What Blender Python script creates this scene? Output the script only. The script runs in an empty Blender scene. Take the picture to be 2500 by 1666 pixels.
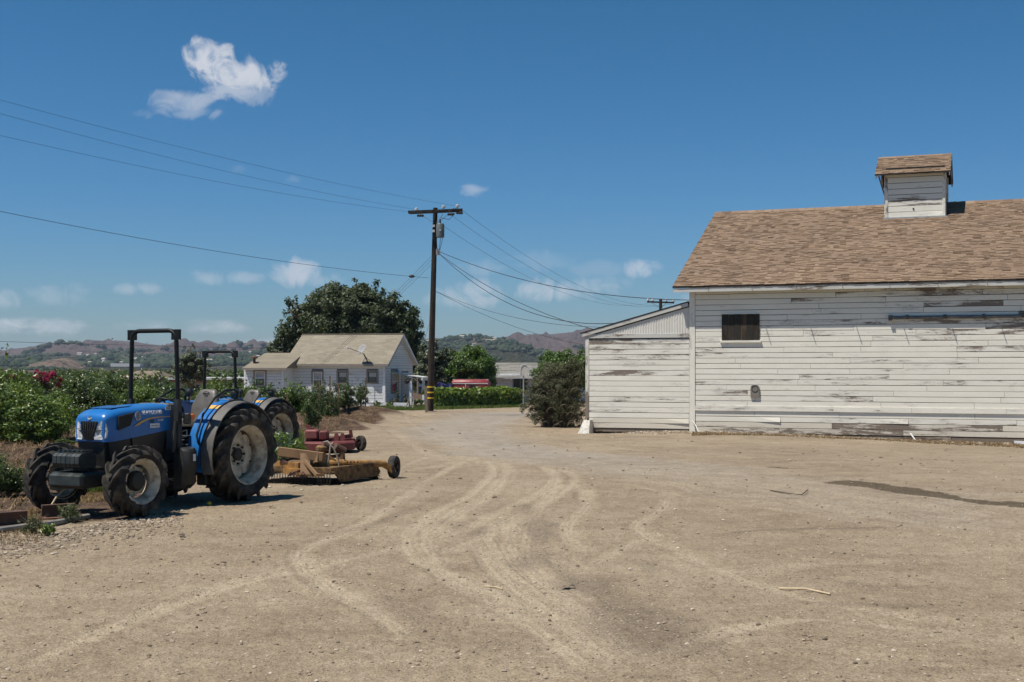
import bpy, math, random
import numpy as np
from mathutils import Vector, Matrix, noise as mnoise

random.seed(7); rng = np.random.default_rng(7)
scene = bpy.context.scene
COL = scene.collection
R = math.radians

# ------------------------------------------------------------------ camera, sky, sun, exposure
F, CX, CY, CAMH = 2941.0, 1176.5, 845.0, 1.8      # focal length / principal point in 2353 px wide picture units
cam_d = bpy.data.cameras.new('camera'); cam = bpy.data.objects.new('camera', cam_d); COL.objects.link(cam)
cam.location = (0, 0, CAMH); cam.rotation_euler = (R(90), 0, 0)
cam_d.sensor_width = 36; cam_d.lens = 36 * F / 2353; cam_d.shift_y = 61 / 2353
cam_d.clip_start = .1; cam_d.clip_end = 20000
scene.camera = cam

SUN_H = Vector((-.90, -.435)).normalized(); SUN_EL = R(66)
SUN = Vector((SUN_H.x * math.cos(SUN_EL), SUN_H.y * math.cos(SUN_EL), math.sin(SUN_EL)))
sun_d = bpy.data.lights.new('sun', 'SUN'); sun = bpy.data.objects.new('sun', sun_d); COL.objects.link(sun)
sun_d.energy = 5.0; sun_d.angle = R(.53); sun_d.color = (1, .94, .85)
sun.rotation_euler = (-SUN).to_track_quat('-Z', 'Y').to_euler(); sun.location = (-20, -10, 40)

def sock(n, i): return n.outputs[i] if isinstance(i, (int, str)) else i
class NT:
    """terse node builder"""
    def __init__(s, tree): s.t = tree; s.n = tree.nodes; s.l = tree.links
    def new(s, ty, **kw):
        n = s.n.new(ty)
        for k, v in kw.items(): setattr(n, k, v)
        return n
    def put(s, inp, v):
        if hasattr(v, 'is_output') or isinstance(v, bpy.types.NodeSocket): s.l.new(v, inp)
        else: inp.default_value = v
    def math(s, op, a, b=0., c=None, clamp=False):
        n = s.new('ShaderNodeMath', operation=op, use_clamp=clamp)
        s.put(n.inputs[0], a); s.put(n.inputs[1], b)
        if c is not None: s.put(n.inputs[2], c)
        return n.outputs[0]
    def vmath(s, op, a, b=(0, 0, 0)):
        n = s.new('ShaderNodeVectorMath', operation=op); s.put(n.inputs[0], a); s.put(n.inputs[1], b)
        return n.outputs[0]
    def mix(s, f, a, b, mode='MIX'):
        n = s.new('ShaderNodeMix', data_type='RGBA', blend_type=mode)
        s.put(n.inputs[0], f); s.put(n.inputs[6], a); s.put(n.inputs[7], b)
        return n.outputs[2]
    def noise(s, vec, scale, detail=4, rough=.55, dist=0.):
        n = s.new('ShaderNodeTexNoise'); s.put(n.inputs['Vector'], vec)
        n.inputs['Scale'].default_value = scale; n.inputs['Detail'].default_value = detail
        n.inputs['Roughness'].default_value = rough; n.inputs['Distortion'].default_value = dist
        return n.outputs[0]
    def step(s, x, a, b, smooth=True):
        n = s.new('ShaderNodeMapRange', interpolation_type='SMOOTHSTEP' if smooth else 'LINEAR')
        s.put(n.inputs[0], x); n.inputs[1].default_value = a; n.inputs[2].default_value = b
        return n.outputs[0]
    def ramp(s, x, stops):
        n = s.new('ShaderNodeValToRGB'); s.put(n.inputs[0], x); e = n.color_ramp.elements
        while len(e) < len(stops): e.new(.5)
        for q, (p, c) in zip(e, stops): q.position = p; q.color = (*c, 1)
        return n.outputs[0]
    def map(s, vec, scale=(1, 1, 1), loc=(0, 0, 0), rot=(0, 0, 0)):
        n = s.new('ShaderNodeMapping'); s.put(n.inputs[0], vec)
        s.put(n.inputs[1], loc); n.inputs[2].default_value = rot; n.inputs[3].default_value = scale
        return n.outputs[0]
    def attr(s, name): return s.new('ShaderNodeAttribute', attribute_name=name).outputs['Fac']

# sky
world = bpy.data.worlds.new('World'); scene.world = world; world.use_nodes = True
W = NT(world.node_tree); W.n.clear()
out = W.new('ShaderNodeOutputWorld'); bg = W.new('ShaderNodeBackground'); bg.inputs[1].default_value = .105
sky = W.new('ShaderNodeTexSky', sky_type='NISHITA'); sky.sun_disc = False
sky.sun_elevation = SUN_EL; sky.sun_rotation = math.atan2(SUN_H.x, SUN_H.y)
sky.altitude = 0; sky.air_density = 1.0; sky.dust_density = .3; sky.ozone_density = 2.2
tc = W.new('ShaderNodeTexCoord'); dirv = tc.outputs['Generated']
sep = W.new('ShaderNodeSeparateXYZ'); W.put(sep.inputs[0], dirv)
yy = W.math('MAXIMUM', W.math('ABSOLUTE', sep.outputs[1]), .05)
az = W.math('DIVIDE', sep.outputs[0], yy); elv = W.math('DIVIDE', sep.outputs[2], yy)
sq_ = W.map(dirv, (1, 1, 2.2)); n1 = W.noise(sq_, 17, 8, .62, .5); n2 = W.noise(W.vmath('ADD', sq_, (3.1, 1.7, .4)), 46, 6, .68, .6)
n5 = W.noise(dirv, 44, 8, .6, .9); wobp = W.math('ADD', W.math('MULTIPLY', W.math('SUBTRACT', n5, .5), 5.2), W.math('MULTIPLY', W.math('SUBTRACT', n1, .5), 1.2))
wob = W.math('ADD', W.math('MULTIPLY', W.math('SUBTRACT', n1, .5), 3.6), W.math('MULTIPLY', W.math('SUBTRACT', n2, .5), 2.6))
CLOUDS = [  # centre and half axes in picture units, strength
    (490, 142, 86, 48, .95), (470, 128, 58, 40, .9), (568, 172, 80, 40, .9), (525, 165, 96, 46, .95), (530, 208, 78, 34, .6), (430, 234, 96, 30, .52), (590, 215, 40, 34, .35),
    (455, 258, 70, 20, .36), (325, 262, 26, 12, .14), (1086, 440, 34, 20, .42), (690, 628, 44, 26, .55), (735, 645, 50, 14, .22),
    (475, 642, 40, 16, .25), (555, 640, 34, 14, .25), (310, 664, 44, 12, .26), (120, 680, 56, 22, .16), (670, 412, 34, 10, .12), (550, 390, 20, 12, .1),
    (10, 748, 60, 17, .46), (122, 752, 62, 20, .5), (480, 750, 66, 14, .34), (340, 752, 60, 16, .26), (5, 690, 40, 18, .24),
    (1095, 676, 80, 26, .36), (1040, 690, 60, 14, .24), (1262, 668, 66, 22, .4), (1370, 660, 70, 20, .22), (1475, 618, 36, 18, .42), (1105, 615, 44, 16, .16),
    (1250, 600, 60, 18, .1), (1380, 620, 60, 16, .1), (1130, 820, 60, 14, .14), (620, 795, 60, 12, .3), (1650, 690, 60, 18, .2), (2050, 640, 70, 20, .2)]
cv_ = W.new('ShaderNodeCombineXYZ'); W.put(cv_.inputs[0], az); W.put(cv_.inputs[1], elv); tot = None
for (u, v, ru, rv, st) in CLOUDS:
    low = v > 560; ru, rv, st = (ru * 1.3, rv * 1.25, min(.7, st * 1.45)) if low else (ru, rv, st)
    n = W.new('ShaderNodeVectorMath', operation='MULTIPLY_ADD'); W.put(n.inputs[0], cv_.outputs[0]); n.inputs[1].default_value = (F / ru, F / rv, 0); n.inputs[2].default_value = (-(u - CX) / ru, -(CY - v) / rv, 0)
    d_ = W.new('ShaderNodeVectorMath', operation='DOT_PRODUCT'); W.put(d_.inputs[0], n.outputs[0]); W.put(d_.inputs[1], n.outputs[0])
    mr = W.new('ShaderNodeMapRange', interpolation_type='SMOOTHSTEP'); W.put(mr.inputs[0], W.math('ADD', d_.outputs['Value'], wob if v > 700 else wobp)); mr.inputs[1].default_value = 1.3 if low else 1.05; mr.inputs[2].default_value = -.6 if low else -.45; mr.inputs[4].default_value = st
    tot = mr.outputs[0] if tot is None else W.math('MAXIMUM', tot, mr.outputs[0])
sr = W.new('ShaderNodeSeparateColor'); W.put(sr.inputs[0], sky.outputs[0]); sc_ = W.new('ShaderNodeCombineColor')
for k_, (g_, a_) in enumerate([(1.62, .47), (1.14, .535), (1.42, .84)]):      # deep, clear summer blue
    W.put(sc_.inputs[k_], W.math('MULTIPLY', W.math('POWER', W.math('MULTIPLY', sr.outputs[k_], .105), g_), a_ / .105))
cloudc = W.mix(W.step(n5, .3, .7), (4.9, 5.2, 5.8, 1), (7.0, 7.0, 7.2, 1))
W.put(bg.inputs[0], W.mix(tot, sc_.outputs[0], cloudc)); W.l.new(bg.outputs[0], out.inputs[0])

world.cycles.sampling_method = 'MANUAL'; world.cycles.sample_map_resolution = 256
vs = scene.view_settings; vs.view_transform = 'Standard'; vs.look = 'None'; vs.exposure = .2; vs.gamma = 1; vs.use_curve_mapping = False
cy = scene.cycles
cy.max_bounces = 6; cy.diffuse_bounces = 3; cy.glossy_bounces = 2; cy.transmission_bounces = 4; cy.transparent_max_bounces = 8; cy.volume_bounces = 0
cy.use_denoising = True; cy.sample_clamp_indirect = 8; cy.use_adaptive_sampling = True; cy.adaptive_threshold = .02

# ------------------------------------------------------------------ geometry helpers
def gz(x, y):
    """height of the yard"""
    t = np.clip((np.asarray(y, float) - 14), 0, None)
    z = -.0115 * np.where(t > 6, t - 3, t * t / 12)
    z = np.maximum(z, -.95)
    x = np.asarray(x, float)
    w = np.clip((np.asarray(y, float) - 18) / 16, 0, 1) * np.clip((75 - np.asarray(y, float)) / 20, 0, 1)
    return z - .026 * np.clip(x - 6.5, 0, 11) * w
def at(u, v, Y): return Vector(((u - CX) / F * Y, Y, CAMH - (v - CY) / F * Y))
def ground(u, v):
    Y = 8.
    for _ in range(60):
        x = (u - CX) / F * Y
        Y = .5 * Y + .5 * (CAMH - float(gz(x, Y))) * F / max(v - CY, 1)
    return Vector(((u - CX) / F * Y, Y, float(gz((u - CX) / F * Y, Y))))
def on_ground(x, y, dz=0.): return Vector((x, y, float(gz(x, y)) + dz))

def mesh_np(name, verts, faces, smooth=False):
    """verts Nx3, faces MxK array"""
    verts = np.asarray(verts, np.float32); faces = np.asarray(faces, np.int32)
    me = bpy.data.meshes.new(name); k = faces.shape[1]
    me.vertices.add(len(verts)); me.vertices.foreach_set('co', verts.ravel())
    me.loops.add(faces.size); me.loops.foreach_set('vertex_index', faces.ravel())
    me.polygons.add(len(faces)); me.polygons.foreach_set('loop_start', np.arange(0, faces.size, k, dtype=np.int32))
    if smooth: me.polygons.foreach_set('use_smooth', np.ones(len(faces), bool))
    me.update(calc_edges=True)
    return me

class MB:
    def __init__(s): s.v = []; s.f = []
    def add(s, vs, fs):
        o = len(s.v); s.v += [tuple(p) for p in vs]; s.f += [tuple(i + o for i in f) for f in fs]; return s
    def hexa(s, p):  # 8 points: bottom 4 ccw, top 4 ccw
        return s.add(p, [(3, 2, 1, 0), (4, 5, 6, 7), (0, 1, 5, 4), (1, 2, 6, 5), (2, 3, 7, 6), (3, 0, 4, 7)])
    def box(s, x0, x1, y0, y1, z0, z1):
        return s.hexa([(x0, y0, z0), (x1, y0, z0), (x1, y1, z0), (x0, y1, z0), (x0, y0, z1), (x1, y0, z1), (x1, y1, z1), (x0, y1, z1)])
    def cbox(s, x0, x1, y0, y1, z0, z1, b=.01):
        """chamfered box (chamfer along all vertical and horizontal edges, via three stacked octagon rings)"""
        def ring(ix, z): return [(x0 + ix + b, y0 + ix, z), (x1 - ix - b, y0 + ix, z), (x1 - ix, y0 + ix + b, z), (x1 - ix, y1 - ix - b, z),
                                 (x1 - ix - b, y1 - ix, z), (x0 + ix + b, y1 - ix, z), (x0 + ix, y1 - ix - b, z), (x0 + ix, y0 + ix + b, z)]
        return s.loft([ring(b, z0), ring(0, z0 + b), ring(0, z1 - b), ring(b, z1)], True, True)
    def beam(s, a, b, w, h, up=(0, 0, 1)):
        a = Vector(a); b = Vector(b); d = (b - a).normalized(); up = Vector(up)
        if abs(d.dot(up)) > .98: up = Vector((1, 0, 0))
        sx = d.cross(up).normalized() * w / 2; sz = sx.cross(d).normalized() * h / 2
        return s.hexa([a - sx - sz, a + sx - sz, b + sx - sz, b - sx - sz, a - sx + sz, a + sx + sz, b + sx + sz, b - sx + sz])
    def loft(s, rings, cap0=True, cap1=True, closed=True):
        o = len(s.v); n = len(rings[0]); fs = []
        for r in rings: s.v += [tuple(p) for p in r]
        for i in range(len(rings) - 1):
            for j in range(n if closed else n - 1):
                k = (j + 1) % n
                fs.append((o + i * n + j, o + i * n + k, o + (i + 1) * n + k, o + (i + 1) * n + j))
        if cap0: fs.append(tuple(o + j for j in reversed(range(n))))
        if cap1: fs.append(tuple(o + (len(rings) - 1) * n + j for j in range(n)))
        s.f += fs; return s
    def tube(s, pts, r, n=8, cap=True):
        pts = [Vector(p) for p in pts]; rs = r if isinstance(r, (list, tuple)) else [r] * len(pts)
        t0 = (pts[1] - pts[0]).normalized(); a = Vector((0, 0, 1)) if abs(t0.z) < .9 else Vector((1, 0, 0))
        nx = t0.cross(a).normalized(); rings = []
        for i, p in enumerate(pts):
            t = (pts[min(i + 1, len(pts) - 1)] - pts[max(i - 1, 0)]).normalized()
            nx = (nx - t * nx.dot(t)).normalized(); ny = t.cross(nx)
            rings.append([p + (nx * math.cos(q) + ny * math.sin(q)) * rs[i] for q in [2 * math.pi * j / n for j in range(n)]])
        return s.loft(rings, cap, cap)
    def cyl(s, a, b, r0, r1=None, n=16): return s.tube([a, b], [r0, r0 if r1 is None else r1], n)
    def lathe(s, prof, axis='Y', c=(0, 0, 0), n=32, caps=True):
        """prof: (radius, along)"""
        rings = []
        for r, h in prof:
            g = []
            for j in range(n):
                q = 2 * math.pi * j / n
                p = {'Y': (r * math.sin(q), h, r * math.cos(q)), 'Z': (r * math.cos(q), r * math.sin(q), h), 'X': (h, r * math.cos(q), r * math.sin(q))}[axis]
                g.append((p[0] + c[0], p[1] + c[1], p[2] + c[2]))
            rings.append(g)
        return s.loft(rings, caps, caps)
    def prism(s, poly, vec):
        """polygon (3d points) extruded by vec"""
        vec = Vector(vec); return s.loft([[Vector(p) for p in poly], [Vector(p) + vec for p in poly]])
    def ico(s, c, r, seed=0, sq=(1, 1, 1), jit=.25):
        rd = random.Random(seed); t = (1 + 5 ** .5) / 2
        P = [(-1, t, 0), (1, t, 0), (-1, -t, 0), (1, -t, 0), (0, -1, t), (0, 1, t), (0, -1, -t), (0, 1, -t), (t, 0, -1), (t, 0, 1), (-t, 0, -1), (-t, 0, 1)]
        FC = [(0, 11, 5), (0, 5, 1), (0, 1, 7), (0, 7, 10), (0, 10, 11), (1, 5, 9), (5, 11, 4), (11, 10, 2), (10, 7, 6), (7, 1, 8), (3, 9, 4), (3, 4, 2), (3, 2, 6), (3, 6, 8), (3, 8, 9), (4, 9, 5), (2, 4, 11), (6, 2, 10), (8, 6, 7), (9, 8, 1)]
        V = []
        for p in P:
            q = Vector(p).normalized() * r * (1 + rd.uniform(-jit, jit)); V.append((c[0] + q.x * sq[0], c[1] + q.y * sq[1], c[2] + q.z * sq[2]))
        return s.add(V, FC)
    def mesh(s, name, smooth=False):
        me = bpy.data.meshes.new(name); me.from_pydata(s.v, [], s.f)
        if smooth: me.polygons.foreach_set('use_smooth', [True] * len(me.polygons))
        me.update(); return me
    def build(s, name, mat, parent=None, smooth=False, loc=None, sharp=None):
        me = s.mesh(name, smooth or sharp is not None)
        if sharp is not None: me.set_sharp_from_angle(angle=R(sharp))
        return link(name, me, mat, parent, loc)

def link(name, me, mat, parent=None, loc=None):
    o = bpy.data.objects.new(name, me); COL.objects.link(o)
    if mat is not None and me is not None and not me.materials: me.materials.append(mat)
    if parent is not None: o.parent = parent
    if loc is not None: o.location = loc
    return o
def empty(name, loc=(0, 0, 0), rz=0.):
    o = bpy.data.objects.new(name, None); COL.objects.link(o); o.location = loc; o.rotation_euler = (0, 0, rz); o.empty_display_size = .2
    return o
def tag(o, label, cat, group=None):
    o['label'] = label; o['category'] = cat
    if group: o['group'] = group
    return o
def kind(o, k, label=None):
    o['kind'] = k
    if label: o['label'] = label
    return o
def copy_tree(o, parent=None):
    c = o.copy(); COL.objects.link(c); c.parent = parent
    for ch in list(o.children): copy_tree(ch, c)
    return c
ORD = ['first', 'second', 'third', 'fourth', 'fifth', 'sixth', 'seventh', 'eighth', 'ninth', 'tenth', 'eleventh', 'twelfth', 'thirteenth', 'fourteenth', 'fifteenth', 'sixteenth', 'seventeenth', 'eighteenth', 'nineteenth', 'twentieth']

# ------------------------------------------------------------------ materials
def new_mat(name):
    m = bpy.data.materials.new(name); m.use_nodes = True; T = NT(m.node_tree); T.n.clear()
    o = T.new('ShaderNodeOutputMaterial'); b = T.new('ShaderNodeBsdfPrincipled'); T.l.new(b.outputs[0], o.inputs[0])
    T.bsdf = b; T.out = o
    T.tc = T.new('ShaderNodeTexCoord'); T.obj = T.tc.outputs['Object']
    T.oi = T.new('ShaderNodeObjectInfo'); T.rand = T.oi.outputs['Random']
    T.geo = T.new('ShaderNodeNewGeometry'); T.pos = T.geo.outputs['Position']
    return m, T
def bump(T, h, strength=.3, dist=.02):
    n = T.new('ShaderNodeBump'); n.inputs['Strength'].default_value = strength; n.inputs['Distance'].default_value = dist
    T.put(n.inputs['Height'], h); T.l.new(n.outputs[0], T.bsdf.inputs['Normal'])
def plain(name, col, rough=.6, metal=0., var=.18, scale=6., dirt=None, dirt_amt=.5, bumpk=.15, spec=.5, dscale=3.):
    """painted / metal / wood surface: colour with blotches, optional dirt colour in noisy patches"""
    m, T = new_mat(name)
    nz = T.noise(T.obj, scale, 5, .6); c1 = tuple(x * (1 - var) for x in col); c2 = tuple(min(1, x * (1 + var)) for x in col)
    c = T.ramp(nz, [(.3, c1), (.7, c2)])
    if dirt:
        d = T.math('MULTIPLY', T.step(T.noise(T.obj, dscale, 6, .65), .42, .68), dirt_amt)
        c = T.mix(d, c, (*dirt, 1))
        T.put(T.bsdf.inputs['Roughness'], T.math('ADD', T.math('MULTIPLY', d, .35), rough, clamp=True))
    else: T.bsdf.inputs['Roughness'].default_value = rough
    T.put(T.bsdf.inputs['Base Color'], c); T.bsdf.inputs['Metallic'].default_value = metal
    T.bsdf.inputs['Specular IOR Level'].default_value = spec
    if bumpk: bump(T, T.noise(T.obj, scale * 8, 4, .6), bumpk, .004)
    return m
def leaf_mat(name, dark, mid, light, rough=.38, trans=.25, spec=.5):
    m, T = new_mat(name)
    r = T.math('FRACT', T.math('ADD', T.geo.outputs['Random Per Island'], T.rand))
    big = T.noise(T.pos, .9, 2)
    c = T.ramp(T.math('ADD', T.math('MULTIPLY', r, .75), T.math('MULTIPLY', T.math('SUBTRACT', big, .35), .7)), [(.08, dark), (.5, mid), (.95, light)])
    T.put(T.bsdf.inputs['Base Color'], c); T.bsdf.inputs['Roughness'].default_value = rough; T.bsdf.inputs['Specular IOR Level'].default_value = spec
    tr = T.new('ShaderNodeBsdfTranslucent'); T.put(tr.inputs[0], T.mix(.55, c, (.22, .3, .03, 1)))
    mx = T.new('ShaderNodeMixShader'); mx.inputs[0].default_value = trans
    T.l.new(T.bsdf.outputs[0], mx.inputs[1]); T.l.new(tr.outputs[0], mx.inputs[2]); T.l.new(mx.outputs[0], T.out.inputs[0])
    return m
def white_paint(name, paint=(.88, .85, .755), wood=(.16, .13, .105), amt=.5, stretch=(1.1, 6, 9), rnd=True, bare=(.40, .37, .33)):
    """old white paint, worn in streaks along the board"""
    m, T = new_mat(name)
    off = T.new('ShaderNodeCombineXYZ'); T.put(off.inputs[0], T.math('MULTIPLY', T.rand, 57.)); T.put(off.inputs[1], T.math('MULTIPLY', T.rand, 13.))
    p = T.vmath('ADD', T.obj, off.outputs[0]) if rnd else T.obj
    big = T.noise(T.map(T.pos, (.32, .32, .55)), 1, 3, .6)          # where the wall is more weathered
    st = T.noise(T.map(p, stretch), 1.7, 7, .68, .3)
    fine = T.noise(T.map(p, (stretch[0] * 5, stretch[1] * 3, stretch[2] * 3.2)), 2.2, 5, .7)
    own = T.math('MULTIPLY', T.math('SUBTRACT', T.math('POWER', T.rand, 2.), .33), .16)
    pch = T.noise(T.map(p, (stretch[0] * .55, stretch[1] * .4, stretch[2] * .42)), 1, 4, .6, .4)
    k = T.math('ADD', T.math('ADD', T.math('ADD', T.math('MULTIPLY', st, .38), T.math('MULTIPLY', fine, .2)), T.math('MULTIPLY', pch, .5)), T.math('ADD', T.math('MULTIPLY', T.math('SUBTRACT', big, .5), .22), own))
    peel = T.step(k, .675 - .08 * amt, .70 - .08 * amt); thin = T.step(k, .60 - .08 * amt, .68 - .08 * amt)
    base = T.mix(T.noise(T.map(p, (1, 2, 2)), 1.6, 5), (paint[0] * .8, paint[1] * .785, paint[2] * .74, 1), (*paint, 1))
    tint = T.mix(T.math('MULTIPLY', T.rand, .5), base, (paint[0] * .84, paint[1] * .84, paint[2] * .84, 1))
    c = T.mix(T.math('MULTIPLY', thin, .5), tint, (*bare, 1))
    woodc = T.mix(T.noise(T.map(p, (1, 14, 30)), 3, 4), (wood[0] * .5, wood[1] * .5, wood[2] * .5, 1), (wood[0] * 1.7, wood[1] * 1.6, wood[2] * 1.5, 1))
    c = T.mix(T.math('MULTIPLY', peel, .9), c, woodc)
    spots = T.step(T.noise(T.map(T.obj, (9, 9, 9)), 3.1, 2, .5), .735, .76)      # nail rust and flecks
    c = T.mix(T.math('MULTIPLY', spots, .75), c, (.12, .09, .07, 1))
    chips = T.math('MULTIPLY', T.step(fine, .645 - .02 * amt, .675 - .02 * amt), T.step(pch, .40, .58))
    c = T.mix(T.math('MULTIPLY', chips, .7), c, (wood[0] * .7, wood[1] * .7, wood[2] * .7, 1))
    T.put(T.bsdf.inputs['Base Color'], c); T.bsdf.inputs['Roughness'].default_value = .72; T.bsdf.inputs['Specular IOR Level'].default_value = .25
    bump(T, T.math('SUBTRACT', T.math('MULTIPLY', fine, .4), peel), .35, .004)
    return m

M = {}
M['barn'] = white_paint('barn_paint', amt=.42)
M['barn_trim'] = white_paint('trim_paint', amt=1.15, stretch=(3, 5, 1.3))
M['barn_low'] = white_paint('barn_paint_low', paint=(.76, .71, .60), amt=.95, bare=(.36, .31, .25))
M['fascia'] = white_paint('fascia_paint', paint=(.62, .61, .57), amt=1.3, stretch=(1.2, 5, 8))
M['house_paint'] = white_paint('house_paint', paint=(.75, .775, .79), amt=-.6)
M['house_trim'] = plain('house_trim', (.72, .73, .74), .6)
M['win_trim'] = plain('window_trim', (.26, .225, .19), .7)
M['old_wood'] = white_paint('old_wood', paint=(.23, .185, .14), wood=(.07, .05, .04), amt=.6, bare=(.3, .25, .2))
M['dark_board'] = white_paint('dark_board', paint=(.032, .028, .022), wood=(.075, .055, .038), amt=.7, stretch=(9, 6, 1.0), bare=(.06, .047, .035))
M['concrete'] = plain('whitewashed_concrete', (.66, .63, .56), .85, var=.12, scale=5, dirt=(.2, .17, .13), dirt_amt=.55, dscale=7)
M['black'] = plain('black_paint', (.010, .011, .011), .45, var=.3, dirt=(.04, .036, .03), dirt_amt=.3, bumpk=.1)
M['black_edge'] = plain('bitumen', (.018, .016, .014), .8)
M['rops'] = plain('roll_bar_paint', (.007, .0085, .008), .5, var=.3, bumpk=.1, spec=.3)
M['engine'] = plain('engine_black', (.010, .011, .0105), .55, var=.4, dirt=(.045, .038, .03), dirt_amt=.4)
M['plastic'] = plain('dark_grey_plastic', (.022, .023, .022), .45, var=.2, dirt=(.07, .062, .05), dirt_amt=.4, dscale=5)
M['panel'] = plain('side_panel_grey', (.016, .017, .018), .45, var=.2, dirt=(.045, .04, .034), dirt_amt=.4)
M['rubber_lip'] = plain('fender_rubber', (.075, .073, .07), .55, var=.2, dirt=(.16, .14, .115), dirt_amt=.5)
M['blue'] = plain('blue_paint', (.014, .145, .43), .28, var=.07, scale=3, dirt=(.09, .15, .25), dirt_amt=.25, bumpk=.02, dscale=5)
M['blue_dark'] = plain('blue_dull', (.02, .10, .27), .45, var=.1, bumpk=.05)
M['tyre'] = plain('tyre_rubber', (.026, .024, .022), .85, var=.35, dirt=(.125, .106, .083), dirt_amt=.75, dscale=5, bumpk=.3, spec=.3)
M['rim'] = plain('cream_rim', (.56, .50, .39), .5, var=.14, dirt=(.17, .115, .07), dirt_amt=.75, dscale=8)
M['seat'] = plain('grey_vinyl', (.105, .095, .082), .45, var=.1, dirt=(.16, .143, .12), dirt_amt=.4, bumpk=.2)
M['chrome'] = plain('lamp_reflector', (.66, .67, .67), .25, metal=.1, var=.3, scale=22)
M['amber'] = plain('amber_lens', (.72, .17, .02), .3, var=.1)
M['decal_white'] = plain('decal_white', (.72, .73, .74), .5, var=.04, bumpk=0)
M['decal_gold'] = plain('decal_gold', (.62, .37, .1), .5, var=.05, bumpk=0)
M['decal_silver'] = plain('decal_silver', (.45, .47, .5), .4, var=.1, bumpk=0)
M['decal_dark'] = plain('decal_dark', (.03, .035, .05), .5, bumpk=0)
M['decal_grey'] = plain('decal_grey', (.3, .31, .3), .6, bumpk=0)
M['yellow_deck'] = plain('worn_yellow_paint', (.17, .095, .036), .8, var=.45, scale=12, dirt=(.045, .03, .02), dirt_amt=.95, dscale=9)
M['yellow_beam'] = plain('yellow_beam', (.33, .165, .038), .6, var=.3, dirt=(.10, .058, .032), dirt_amt=.7, dscale=9)
M['tan_beam'] = plain('faded_tan_beam', (.31, .19, .095), .7, var=.3, dirt=(.12, .07, .04), dirt_amt=.6, dscale=6)
M['red_deck'] = plain('faded_red_paint', (.15, .03, .028), .6, var=.3, dirt=(.075, .04, .03), dirt_amt=.6, dscale=6)
M['pink_red'] = plain('sun_bleached_red', (.25, .075, .065), .6, var=.25, dirt=(.11, .05, .04), dirt_amt=.4)
M['rust'] = plain('rusty_steel', (.085, .045, .032), .8, var=.35, scale=14, dirt=(.19, .09, .05), dirt_amt=.6, dscale=9)
M['hose'] = plain('hose_grey', (.27, .24, .2), .6, var=.2)
M['pvc'] = plain('grey_pipe', (.21, .2, .185), .7, var=.2, dirt=(.3, .25, .19), dirt_amt=.6)
M['chain'] = plain('chain_steel', (.05, .045, .04), .5, metal=.5, var=.4)
M['pole'] = white_paint('pole_wood', paint=(.046, .033, .025), wood=(.018, .015, .012), amt=.9, stretch=(10, 10, .5), bare=(.1, .075, .055))
M['yellow_band'] = plain('yellow_band', (.75, .46, .02), .5, var=.06)
M['porcelain'] = plain('porcelain', (.62, .62, .6), .3, var=.1)
M['galv'] = plain('galvanised', (.38, .40, .41), .45, metal=.4, var=.2)
M['transformer'] = plain('transformer_grey', (.10, .12, .12), .5, var=.15)
M['wire'] = plain('wire_black', (.02, .02, .022), .6, bumpk=0)
M['steel_dark'] = plain('dark_steel', (.035, .042, .05), .5, metal=.3, var=.3, dirt=(.12, .1, .08), dirt_amt=.5)
M['dish'] = plain('dish_grey', (.3, .3, .29), .7)
M['shoot'] = plain('grey_shoot', (.21, .18, .125), .8)
M['vent'] = plain('weathered_vent', (.2, .18, .15), .7, var=.2)
M['house_gap'] = plain('siding_joint', (.22, .24, .27), .8)
M['glass'] = plain('window_glass', (.05, .06, .07), .08, var=.3, bumpk=0, spec=.8)
M['curtain'] = plain('curtain', (.42, .42, .41), .8, var=.2, scale=12)
M['lamp_white'] = plain('white_globe', (.85, .84, .8), .4)
M['bark'] = plain('bark', (.09, .07, .052), .85, var=.4, scale=9, bumpk=.5)
M['twig'] = plain('twig', (.085, .065, .045), .8, var=.3, scale=12)
M['pale_stick'] = plain('pale_stick', (.5, .39, .25), .8, var=.2, scale=16)
M['dark_stick'] = plain('dark_stick', (.085, .06, .042), .85, var=.3, scale=16)
M['stake'] = plain('wooden_stake', (.2, .125, .07), .8, var=.25, scale=11)
M['tarp'] = plain('blue_tarp', (.015, .02, .11), .6, var=.3)
M['tin'] = plain('white_tin', (.62, .63, .62), .5, var=.12, dirt=(.35, .25, .17), dirt_amt=.35)
M['stucco'] = plain('beige_stucco', (.4, .35, .28), .85, var=.08)
M['brick_red'] = plain('red_fascia', (.3, .12, .075), .7)
M['brown_roof'] = plain('brown_far_roof', (.20, .15, .115), .85, var=.15)

# leaves
M['citrus'] = leaf_mat('citrus_leaf', (.014, .03, .008), (.05, .085, .02), (.15, .2, .05), .36, .2, .5)
M['citrus_bright'] = leaf_mat('young_citrus_leaf', (.025, .055, .01), (.10, .17, .03), (.27, .34, .075), .4, .3, .45)
M['bigtree'] = leaf_mat('broad_tree_leaf', (.02, .034, .012), (.046, .066, .026), (.10, .115, .05), .5, .15, .3)
M['greytree'] = leaf_mat('grey_green_leaf', (.035, .048, .024), (.095, .115, .062), (.2, .215, .135), .42, .18)
M['limetree'] = leaf_mat('bright_tree_leaf', (.02, .055, .006), (.06, .13, .012), (.14, .23, .03), .4, .3)
M['hedge'] = leaf_mat('hedge_leaf', (.055, .095, .014), (.135, .205, .026), (.24, .31, .055), .42, .25)
M['drybush'] = leaf_mat('dry_bush_leaf', (.032, .036, .018), (.088, .09, .05), (.18, .175, .11), .7, .15, .2)
M['magenta'] = leaf_mat('bougainvillea', (.12, .004, .03), (.33, .012, .085), (.5, .04, .16), .6, .3, .2)
M['purple'] = leaf_mat('flower_dark', (.03, .012, .02), (.07, .05, .03), (.06, .09, .02), .6, .2)
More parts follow.
